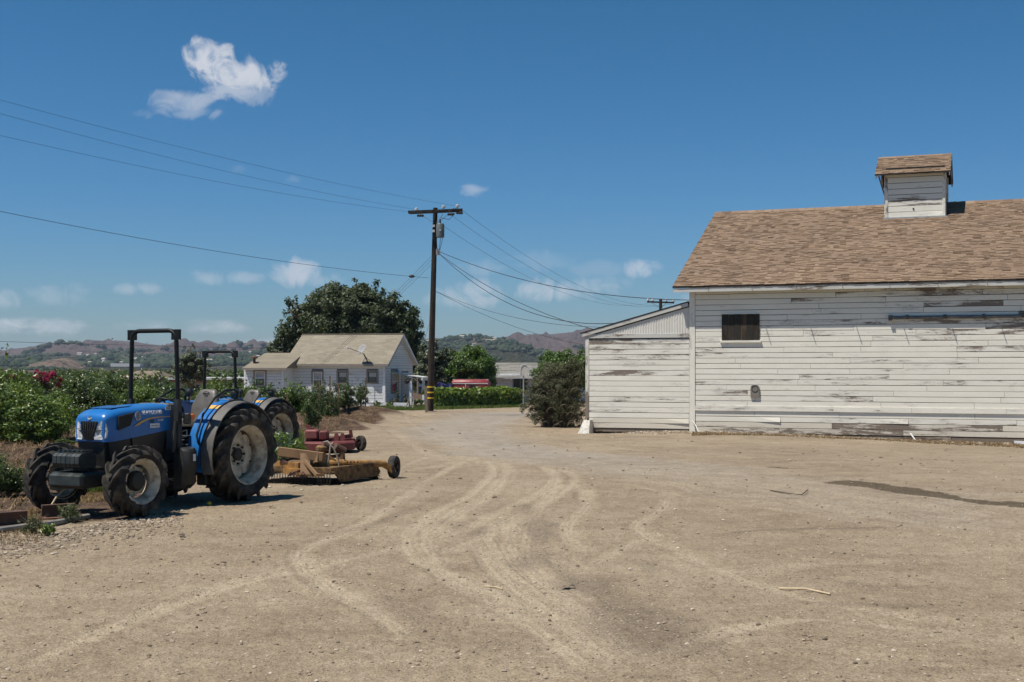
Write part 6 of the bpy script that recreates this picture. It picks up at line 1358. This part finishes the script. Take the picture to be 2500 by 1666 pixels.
a = r.normal(size=(n, 3)); a -= nr_ * (a * nr_).sum(1)[:, None]; a /= np.linalg.norm(a, axis=1)[:, None]; b = np.cross(nr_, a); s = (.10 + .09 * r.random(n))[:, None]
V = np.stack([P_ - a * s, P_ + b * s * .6, P_ + a * s, P_ - b * s * .6], 1).reshape(-1, 3); i = np.arange(n) * 4
link('foliage', mesh_np('foliage', V, np.stack([i, i + 1, i + 2, i + 3], 1)), M['hedge'], hb); MB().box(.1, Lh - .1, .12, dep - .1, 0, hh - .1).build('branch_core', M['bark'], hb)

# big dry bush at the lane corner
q = ground(1275, 981); bb0 = gp(q.x, q.y); YB = bb0.y
bush = empty('dry_bush', bb0); tag(bush, 'large brownish dry bush beside the lean-to', 'bush')
bl = [pxblob(u, v, ru, rv, YB, bb0, dy) for u, v, ru, rv, dy in ((1275, 905, 64, 62, 0), (1232, 925, 36, 56, -.2), (1245, 900, 34, 44, -.1), (1310, 920, 34, 66, .1), (1280, 860, 46, 34, .2), (1318, 860, 24, 34, .1), (1230, 960, 24, 24, -.2), (1328, 900, 24, 80, .1), (1322, 850, 26, 36, .1), (1300, 845, 34, 24, .1), (1325, 960, 26, 34, -.1), (1300, 965, 36, 28, -.1), (1250, 880, 34, 34, 0))]
link('leaves', leaf_cloud('leaves', bl, 60000, .058, 21, clumps=700, aspect=.38, spread=.2, shell=.45, inner=.35), M['drybush'], bush)
mb = MB(); rd = random.Random(8)
for k in range(200):
    bq = rd.choice(bl); e = Vector((bq[0] + rd.uniform(-1, 1) * bq[3] * .95, bq[1] + rd.uniform(-1, 1) * bq[4] * .95, bq[2] + rd.uniform(-.7, 1.08) * bq[5])); st = Vector((rd.uniform(-.5, .6), rd.uniform(-.3, .3), -.05))
    md_ = st.lerp(e, .55) + Vector((rd.uniform(-.15, .15), rd.uniform(-.15, .15), .25)); mb.tube([st, md_, e], [.014, .008, .003], 4, False)
mb.build('branches', M['twig'], bush)
mb = MB()
for k in range(26): u_ = rd.uniform(1225, 1335); v_ = rd.uniform(900, 990); p = at(u_, v_, YB - .75) - bb0; mb.tube([p, p + Vector((.08, -.03, .12)), p + Vector((.2, -.05, .16)), p + Vector((.3, -.06, .08))], [.007, .006, .005, .003], 4, False)
mb.build('pale_shoots', M['shoot'], bush)

# citrus shrubs: a few shapes, many individuals
def citrus_proto(seed, n, leaf, hgt=1.0, loose=0.):
    rd = random.Random(seed); bl = [(0, 0, .5, .44, .44, .42), (0, 0, .3, .42, .42, .24)] + [(rd.uniform(-.32, .32), rd.uniform(-.32, .32), rd.uniform(.2, .85), rd.uniform(.2, .3), rd.uniform(.2, .3), rd.uniform(.16, .28)) for _ in range(8)]
    bl += [(rd.uniform(-.3, .3), rd.uniform(-.3, .3), rd.uniform(.88, 1.02), .08, .08, .13) for _ in range(5)]
    return leaf_cloud('crown', bl, n, leaf, seed, clumps=n // 22, spread=.22, aspect=.5, shell=.45, inner=.3), limbs(bl[:5], .05, seed, .22).mesh('trunk', True)
PR = [citrus_proto(100 + k, 6500, .05) for k in range(4)]; PRN = [citrus_proto(120 + k, 11000, .045) for k in range(3)]
for c_, t_ in PR + PRN: t_.materials.append(M['bark'])
def shrub(u, vbase, vtop, wpx, Y, label, mat='citrus', k=0, grp='citrus shrubs of the orchard', near=False, name='citrus_shrub', zoff=0.):
    g = at(u, vbase, Y); z = gh(g.x, Y) + zoff; h = at(u, vtop, Y).z - z; w = wpx / F * Y
    e = empty(name, (g.x, Y, z), rd.uniform(0, 6.28)); tag(e, label, 'shrub', grp)
    src = (PRN if near else PR)[k % (3 if near else 4)]
    cm = src[0].copy() if (src[0].materials and src[0].materials[0] != M[mat]) else src[0]
    if not cm.materials: cm.materials.append(M[mat])
    elif cm.materials[0] != M[mat]: cm.materials[0] = M[mat]
    for nm, me_ in (('crown', cm), ('trunk', src[1])): o = link(nm, me_, None, e)
    e.scale = (w / .95, w / .95, h / 1.08); return e
rd = random.Random(77)
shrub(88, 1050, 880, 170, 27., 'bright green citrus bush beside the near tractor nose, nearest of the orchard', 'citrus_bright', 0, near=True)
shrub(40, 1010, 850, 140, 31., 'dark citrus bush directly behind the bright front bush', 'citrus', 1, near=True)
shrub(5, 1030, 796, 150, 30., 'tall citrus tree cut by the left picture edge', 'citrus_bright', 2, near=True)
shrub(20, 1150, 1055, 100, 18.2, 'low dark citrus bush at the left edge behind the rails', 'citrus', 1, near=True)
shrub(152, 1036, 1005, 46, 26., 'low green sprout behind the far front wheel', 'citrus', 0)
shrub(-60, 1150, 1000, 150, 19., 'citrus bush mostly beyond the left picture edge', 'citrus', 2, near=True)
shrub(208, 950, 848, 120, 35., 'full citrus bush left of the near tractor hood', 'citrus', 1, near=True)
shrub(340, 950, 856, 96, 37., 'citrus bush framed by the near roll bar', 'citrus_bright', 0, near=True)
shrub(130, 955, 868, 90, 33., 'citrus bush between the bright front bush and the tractor hood', 'citrus_bright', 2, near=True)
shrub(515, 950, 862, 80, 40., 'citrus bush framed by the second roll bar', 'citrus_bright', 1, near=True)
row1 = [(60, 850, 100), (120, 862, 90), (185, 852, 100), (240, 850, 100), (290, 872, 70), (335, 872, 70), (385, 856, 80), (430, 884, 60), (475, 882, 60), (520, 855, 84), (565, 866, 70)]
for i, (u, vt, w) in enumerate(row1): shrub(u, 945, vt + rd.uniform(-7, 5), w * 1.22, 48 + i * .7, f'{ORD[i]} citrus shrub from the left in the tall row behind the tractors', rd.choice(('citrus', 'citrus', 'citrus_bright')), i, 'citrus shrubs of the tall row')
row2 = [(150, 880, 90), (210, 872, 90), (262, 880, 76), (318, 882, 70), (362, 870, 80), (412, 888, 70), (455, 888, 66), (500, 868, 70), (545, 874, 64)]
for i, (u, vt, w) in enumerate(row2): shrub(u, 955, vt + rd.uniform(-7, 5), w * 1.22, 38 + i * .6, f'{ORD[i]} citrus shrub from the left in the nearer row behind the tractors', rd.choice(('citrus', 'citrus_bright')), i + 1, 'citrus shrubs of the nearer row')
row3 = [(590, 868, 60), (632, 876, 56), (668, 862, 64), (705, 882, 50)]
for i, (u, vt, w) in enumerate(row3): shrub(u, 950, vt, w * 1.35, 52 + i * .4, f'{ORD[i]} citrus shrub from the left of those before the farmhouse wing', 'citrus' if i % 2 else 'citrus_bright', i, 'citrus shrubs before the farmhouse')
# young trees on the berm, each with its stake
for i, (u, vb, vt, w, Y, st) in enumerate([(716, 1000, 905, 46, 41., False), (745, 958, 868, 62, 49.5, True), (720, 965, 880, 50, 47., True), (792, 936, 866, 62, 56., False), (829, 937, 872, 38, 57.5, True), (765, 950, 885, 40, 52., True)]):
    e = shrub(u, vb, vt, w, Y, ('young staked citrus tree at the near end of the bare mound', 'bushy young citrus tree in the middle of the mound', 'young citrus tree just behind the second tractor wheel', 'young citrus tree before the farmhouse windows', 'slim young citrus tree at the far right end of the mound', 'young citrus tree between the mound and the farmhouse')[i], 'citrus', i, 'young citrus trees on the mound', name='young_citrus_tree')
    if st:
        g = gp(e.location.x + .22, Y - .1); hgt = at(u, vt - 4, Y).z - g.z; o = MB().beam((0, 0, -.2), (.02, 0, hgt), .05, .05).build('tree_stake', M['stake']); o.location = g; tag(o, ('', 'wooden stake beside the bushy young citrus tree', 'wooden stake just behind the second tractor wheel', '', 'thin stake beside the slim young citrus tree', 'wooden stake between the mound and the farmhouse')[i], 'stake', 'orchard stakes')
for i, (u, vt, Y) in enumerate([(659, 905, 47.), (404, 905, 40.), (437, 900, 40.)]):
    g = gp(at(u, 950, Y).x, Y); hgt = at(u, vt, Y).z - g.z; o = MB().beam((0, 0, -.2), (.02, 0, hgt), .055, .055).build('tree_stake', M['stake']); o.location = g; tag(o, ('brown stake with a wire hook in front of the farmhouse wing', 'stake among the citrus seen through the near roll bar', 'stake right of the near roll bar among the citrus')[i], 'stake', 'orchard stakes')
# bougainvillea
for i, (u, v, w, h, Y, lab) in enumerate([(108, 868, 70, 30, 45., 'bougainvillea with a dense patch of magenta bloom above the citrus'), (38, 872, 62, 20, 43., 'bougainvillea with scattered magenta bloom at the left edge')]):
    g = at(u, v, Y); z = gh(g.x, Y); e = empty('bougainvillea', (g.x, Y, z)); tag(e, lab, 'shrub'); k = Y / F; c = (0, 0, g.z - z)
    bl = [(0, 0, c[2], w * k * .5, .5, h * k * .5), (-w * k * .2, .1, c[2] + .1, w * k * .3, .4, h * k * .45), (w * k * .25, 0, c[2] - .05, w * k * .3, .4, h * k * .5)]
    limbs(bl, .05, 3 + i, .8).build('trunk', M['bark'], e); link('bloom', leaf_cloud('bloom', bl, 1700 - 700 * i, .085, 31 + i, clumps=40), M['magenta'], e)
    link('foliage', leaf_cloud('foliage', [(b[0], b[1] + .25, b[2] - .15, b[3] * 1.25, b[4], b[5] * 1.3) for b in bl], 900, .085, 41 + i, clumps=40), M['citrus'], e)
# far orchard mass behind the rows, down to the foot of the hills
bl = []; r = np.random.default_rng(9)
for k in range(520):
    Y = r.uniform(98, 420); u = r.uniform(-350, 660); bl.append(((u - CX) / F * Y, Y, float(gz(0, Y)) + 1.0, 2.4, 2.4, 1.2))
kind(link('far_orchard', leaf_cloud('far_orchard', bl, 60000, .45, 19, clumps=3000, spread=.35), M['citrus']), 'stuff', 'mass of distant orchard trees at the foot of the hills')
bl = []
for k in range(90):
    Y = r.uniform(125, 300); u = r.uniform(960, 1420); bl.append(((u - CX) / F * Y, Y, float(gz(0, Y)) + 1.2, 2.2, 2.2, 1.6))
kind(link('far_treeline', leaf_cloud('far_treeline', bl, 14000, .5, 29, clumps=700, spread=.35), M['bigtree']), 'stuff', 'distant tree line beyond the second house')
# shrubs and flowers round the porch
for i, (u, v, w, h, Y, mt, lab) in enumerate([(905, 922, 26, 26, 81., 'purple', 'dark flowering shrub at the corner of the farmhouse porch'), (893, 930, 12, 14, 80.5, 'limetree', 'small lime green plant at the farmhouse corner'), (912, 905, 10, 18, 82.6, 'purple', 'potted plant beside the farmhouse door'), (930, 908, 10, 24, 82.8, 'purple', 'climbing plant between door and porch post'), (957, 920, 34, 18, 83., 'citrus', 'green bedding plants under the porch'), (866, 928, 16, 14, 82.3, 'limetree', 'small pale shrub against the farmhouse skirt')]):
    g = at(u, v, Y); z = gh(g.x, Y); k = Y / F; e = empty('porch_shrub', (g.x, Y, z)); tag(e, lab, 'shrub'); bl = [(0, 0, max(.2, (g.z - z) * .6), w * k * .5, .3, max(h * k * .5, (g.z - z) * .55))]
    limbs(bl, .03, i, .1).build('stems', M['bark'], e); link('foliage', leaf_cloud('foliage', bl, 500, .12, 60 + i, clumps=24), M[mt], e)
for i, (u, v) in enumerate([(935, 873), (948, 876), (968, 873)]):
    p = GF.y(u, v, -1.7); wpt = Vector((GF.o.x + p.x * GF.c - p.y * GF.s, GF.o.y + p.x * GF.s + p.y * GF.c, p.z)); e = empty('hanging_basket', wpt); tag(e, f'{ORD[i]} hanging flower basket from the left under the porch roof', 'basket', 'hanging baskets')
    MB().lathe([(.06, -.28), (.16, -.2), (.18, -.08)], 'Z', (0, 0, 0), 12).build('pot', M['plastic'], e); MB().tube([(0, 0, -.05), (0, 0, .28)], .008, 5).build('hanger', M['wire'], e); link('flowers', leaf_cloud('flowers', [(0, 0, 0, .26, .26, .2)], 260, .1, 80 + i, clumps=14), M['purple'], e)

# ------------------------------------------------------------------ grass, weeds, litter
def blades(name, pts, h, w, mat, label, seed=0, lean=.5):
    r = np.random.default_rng(seed); p = np.array(pts, float); n = len(p); a = r.uniform(0, 6.28, n); hh = h * (.5 + r.random(n)); d = np.stack([np.cos(a), np.sin(a)], 1)
    L = (lean * hh * r.random(n))[:, None] * d; t = np.stack([-d[:, 1], d[:, 0]], 1) * w
    V = np.stack([np.column_stack([p[:, :2] - t, p[:, 2]]), np.column_stack([p[:, :2] + t, p[:, 2]]), np.column_stack([p[:, :2] + L, p[:, 2] + hh])], 1).reshape(-1, 3); i = np.arange(n) * 3
    return kind(link(name, mesh_np(name, V, np.stack([i, i + 1, i + 2], 1)), M[mat]), 'stuff', label)
def patch(px, n, seed, jit=0.):
    r = random.Random(seed); poly = [ground(*p).xy for p in px]; lo = [min(p[k] for p in poly) for k in (0, 1)]; hi = [max(p[k] for p in poly) for k in (0, 1)]; res = []; pl = [tuple(p) for p in poly]
    while len(res) < n:
        c = np.array([[r.uniform(lo[0], hi[0]), r.uniform(lo[1], hi[1])] for _ in range(400)]); res += [tuple(q) for q in c[in_poly(c, pl)]]
    return [(x, y, gh(x, y)) for x, y in res[:n]]
blades('lawn_grass', patch([(850, 943), (950, 944), (1205, 936), (1205, 931.5), (980, 933), (850, 937)], 16000, 1), .14, .02, 'grass', 'strip of green lawn before the farmhouse and hedge', 1)
blades('weed_strip', patch([(175, 1138), (275, 1125), (275, 1108), (190, 1112)], 4500, 2), .14, .006, 'grass', 'green weeds growing behind the near tractor front wheels', 2)
blades('weed_strip', patch([(640, 1060), (700, 1040), (690, 1015), (640, 1020)], 2600, 12), .28, .009, 'grass', 'green weeds between the two tractors', 12)
blades('dry_straw', patch([(185, 1155), (262, 1148), (262, 1133), (190, 1135)], 2200, 3) + patch([(60, 1195), (100, 1195), (100, 1165), (60, 1168)], 900, 4) + patch([(440, 1108), (480, 1106), (480, 1098), (440, 1098)], 300, 5), .035, .004, 'straw', 'dry reddish straw on the ground around the rails and front wheels', 3, 2.5)
blades('dry_litter', patch([(0, 1180), (60, 1160), (150, 1060), (300, 1060), (500, 1080), (300, 1010), (0, 1010)], 6000, 6) + patch([(690, 1010), (870, 968), (840, 948), (690, 955)], 9000, 7), .07, .009, 'straw', 'dry leaf litter on the orchard soil', 5, 2.5)
blades('barn_litter', patch([(1590, 1004), (1760, 1003), (2000, 1012), (2353, 1030), (2353, 1022), (1990, 1003), (1590, 994)], 9000, 18), .035, .012, 'straw', 'reddish dry leaf litter along the foot of the barn wall', 15, 3.)
blades('roadside_weeds', patch([(0, 1255), (90, 1250), (130, 1215), (60, 1205), (0, 1215)], 500, 8), .05, .004, 'straw', 'dry weeds along the edge of the dirt yard by the rails', 6, 1.2)
for i, (u, v, sz, lab) in enumerate([(160, 1200, .26, 'wispy green weed growing by the end of the right rail'), (75, 1228, .24, 'scraggly brown-green weed in front of the left rail'), (112, 1232, .14, 'small low green weed in front of the rails'), (668, 1030, .5, 'leafy broad weed beside the second tractor wheel'), (648, 985, .75, 'tall sprig growing in front of the second tractor wheel')]):
    g = gpx(u, v) if i < 3 else gp(at(u, v, 23.5).x, 23.5); e = empty('weed', g); tag(e, lab, 'weed'); mb = MB(); rd2 = random.Random(i)
    for k in range(26):
        a = rd2.uniform(0, 6.28); L = sz * rd2.uniform(.5, 1.1); d_ = Vector((math.cos(a), math.sin(a), 0)); mb.tube([(0, 0, -.01), d_ * L * .3 + Vector((0, 0, L * .6)), d_ * L * .75 + Vector((0, 0, L * .9))], [.004, .003, .0015], 4, False)
    mb.build('stems', M['twig'] if i == 1 else M['stem_green'], e); link('leaves', leaf_cloud('leaves', [(0, 0, sz * .45, sz * .6, sz * .6, sz * .5)], 420 if i < 3 else 900, .035 if i < 3 else .075, 90 + i, clumps=60, aspect=.4), M['weed'] if i < 2 else M['citrus_bright'], e)

# rails, pipe and sticks in the left foreground
def rail_beam(a, b, label):
    a = Vector(a); b = Vector(b); L = (b - a).length; e = MB(); prof = [(-.075, 0), (.075, 0), (.075, .012), (.014, .03), (.014, .125), (.04, .135), (.042, .165), (-.042, .165), (-.04, .135), (-.014, .125), (-.014, .03), (-.075, .012)]
    e.loft([[(x, y, z) for y, z in prof] for x in (0, L)]); o = e.build('steel_rail', M['rust']); o.location = a; o.rotation_euler = (0, -math.asin((b.z - a.z) / L), math.atan2(b.y - a.y, b.x - a.x)); tag(o, label, 'rail', 'rusty rails'); return o
a, b = gpx(96, 1196), gpx(172, 1192); rail_beam(a + Vector((0, 0, .03)), b + Vector((0, 0, .03)), 'short rusty steel rail lying under the near tractor weights')
a, b = gpx(-120, 1224), gpx(62, 1212); rail_beam(a + Vector((0, 0, .03)), b + Vector((0, 0, .03)), 'rusty steel rail cut off by the left picture edge')
stick_between('grey_pipe', [gpx(-100, 1236, .035), gpx(0, 1226, .035), gpx(60, 1217, .04), gpx(130, 1206, .04), gpx(203, 1191, .035)], .032, M['pvc'], 'grey plastic pipe lying in front of the rusty rails', 'pipe', 10)
stick_between('lath', [gpx(20, 1204, .03), gpx(125, 1202, .03)], .018, M['stake'], 'thin wooden lath lying between the two rails', 'lath')
a = gpx(118, 1190, .17); b = at(150, 1122, a.y + .25); stick_between('leaning_stick', [a, a.lerp(b, .5) + Vector((-.015, 0, .01)), b], .011, M['pale_stick'], 'pale stick propped from the rail against the tractor weights', 'stick')
stick_between('fallen_branch', [gpx(1790, 1358, .012), gpx(1850, 1363, .02), gpx(1908, 1371, .012)], .009, M['pale_stick'], 'pale straight stick on the dirt at lower right', 'stick')
stick_between('bent_twig', [gpx(1770, 1124, .012), gpx(1810, 1130, .02), gpx(1842, 1134, .02), gpx(1856, 1126, .03)], .009, M['dark_stick'], 'dark hooked twig on the dirt in front of the barn', 'twig')
stick_between('small_twig', [gpx(1115, 1349, .008), gpx(1138, 1352, .01), gpx(1155, 1354, .006)], .006, M['pale_stick'], 'small pale twig in the middle of the yard', 'twig')
for i, (u, v, lab) in enumerate([(1305, 1352, 'curled dark dead leaf right of the middle of the yard'), (625, 1168, 'brown plant scrap right of the tractor rear wheel'), (418, 1236, 'small dark clod below the near tractor')]):
    p = gpx(u, v, .01); o = MB().add([(-.06, -.02, 0), (0, -.03, .025), (.07, -.01, .005), (.05, .03, .02), (-.03, .03, .012)], [(0, 1, 4), (1, 3, 4), (1, 2, 3)]).build('dead_leaf', M['dark_stick']); o.location = p; o.rotation_euler = (0, 0, i); tag(o, lab, 'leaf')
lem = MB().ico((0, 0, 0), .03, 3, (1.2, 1, 1), .03).build('fallen_lemon', plain('lemon', (.55, .42, .03), .5), smooth=True); lem.location = gpx(481, 1163, .025); tag(lem, 'yellow lemon lying in the shadow under the near tractor', 'lemon')

# ------------------------------------------------------------------ far trees and houses on the hills
eu = [MB(), MB()]
for k, mb in enumerate(eu):
    for j in range(4): mb.ico((random.Random(j + k).uniform(-2, 2), 0, 8 + 3 * random.Random(j * 3 + k).random()), 3.0, j, (1, .8, .9), .25)
eum = [e_.mesh('crown') for e_ in eu]; etm = MB().tube([(0, 0, -1), (0, 0, 8)], [.5, .3], 6).mesh('trunk')
for e_ in eum: e_.materials.append(M['hillwood'])
etm.materials.append(M['bark'])
SK = [(5, 806, 1.0), (150, 792.5, .7), (165, 792, .9), (181, 791, .7), (193, 790.5, .6), (208, 789.5, .6), (243, 786, .7), (252, 785.5, .5), (258, 783.5, .8), (338, 790, .5), (415, 796, .5)]
for i, (u, v, s) in enumerate(SK):
    p = at(u, v + 1.0, 3300.); e = empty('ridge_tree', p); e.scale = (s * .8,) * 3; tag(e, f'{ORD[i]} lone tree from the left on the distant ridge skyline', 'tree', 'lone trees on the ridge')
    link('crown', eum[i % 2], None, e); link('trunk', etm, None, e)
hm = MB(); hm.box(-5, 5, -4, 4, -2, 4); hmesh = hm.mesh('wall'); hmesh.materials.append(M['tin']); rmesh = MB().prism([(-5.5, -4.6, 3.9), (-5.5, 4.6, 3.9), (-5.5, 0, 6.2)], (11, 0, 0)).mesh('roof'); rmesh.materials.append(M['stucco'])
def hill_house(H, n, ulo, uhi, lo, hi, label, grp, s0=.28, s1=.6):
    c = 0; tries = 0
    while c < n and tries < 4000:
        tries += 1; x, y, z = H[rng.integers(int(lo * 55), int(hi * 55)), rng.integers(0, H.shape[1])]; u = x / y * F + CX
        if not ulo < u < uhi: continue
        e = empty('hillside_house', (x, y, z + 1.5), rng.uniform(-.6, .6)); k = rng.uniform(s0, s1); e.scale = (k * rng.uniform(.8, 1.8), k, k); tag(e, label, 'house', grp); link('wall', hmesh, None, e); link('roof', rmesh, None, e); c += 1
hill_house(mid, 26, 985, 1165, .5, 1.0, 'tiny pale house scattered over the hill right of the pole', 'pale houses on the right hill')
hill_house(mid, 24, 180, 420, .35, .95, 'tiny pale house on the wooded slopes left of the near roll bar', 'pale houses on the left hills')
hill_house(mid, 12, 420, 600, .4, .95, 'tiny pale house on the slopes behind the second roll bar', 'pale houses on the middle hills')
p = at(288, 843, 1300.); o = MB().prism([(-15, 0, 0), (15, 0, 0), (15, 0, 3), (-15, 0, 3.4)], (0, 12, 0)).build('greenhouse', M['tin']); o.location = p; tag(o, 'long low white greenhouse at the foot of the left hills', 'greenhouse')
# ------------------------------------------------------------------ haze
hz = MB(); hz.box(-9000, 9000, -60, 9050, -12, 130)
m = bpy.data.materials.new('thin_haze'); m.use_nodes = True; T = NT(m.node_tree); T.n.clear()
o_ = T.new('ShaderNodeOutputMaterial'); v_ = T.new('ShaderNodeVolumePrincipled'); T.l.new(v_.outputs[0], o_.inputs['Volume'])
v_.inputs['Color'].default_value = (.62, .74, .95, 1); v_.inputs['Density'].default_value = .000085; v_.inputs['Anisotropy'].default_value = .1
kind(hz.build('haze', m), 'stuff', 'thin bluish summer haze over the valley')
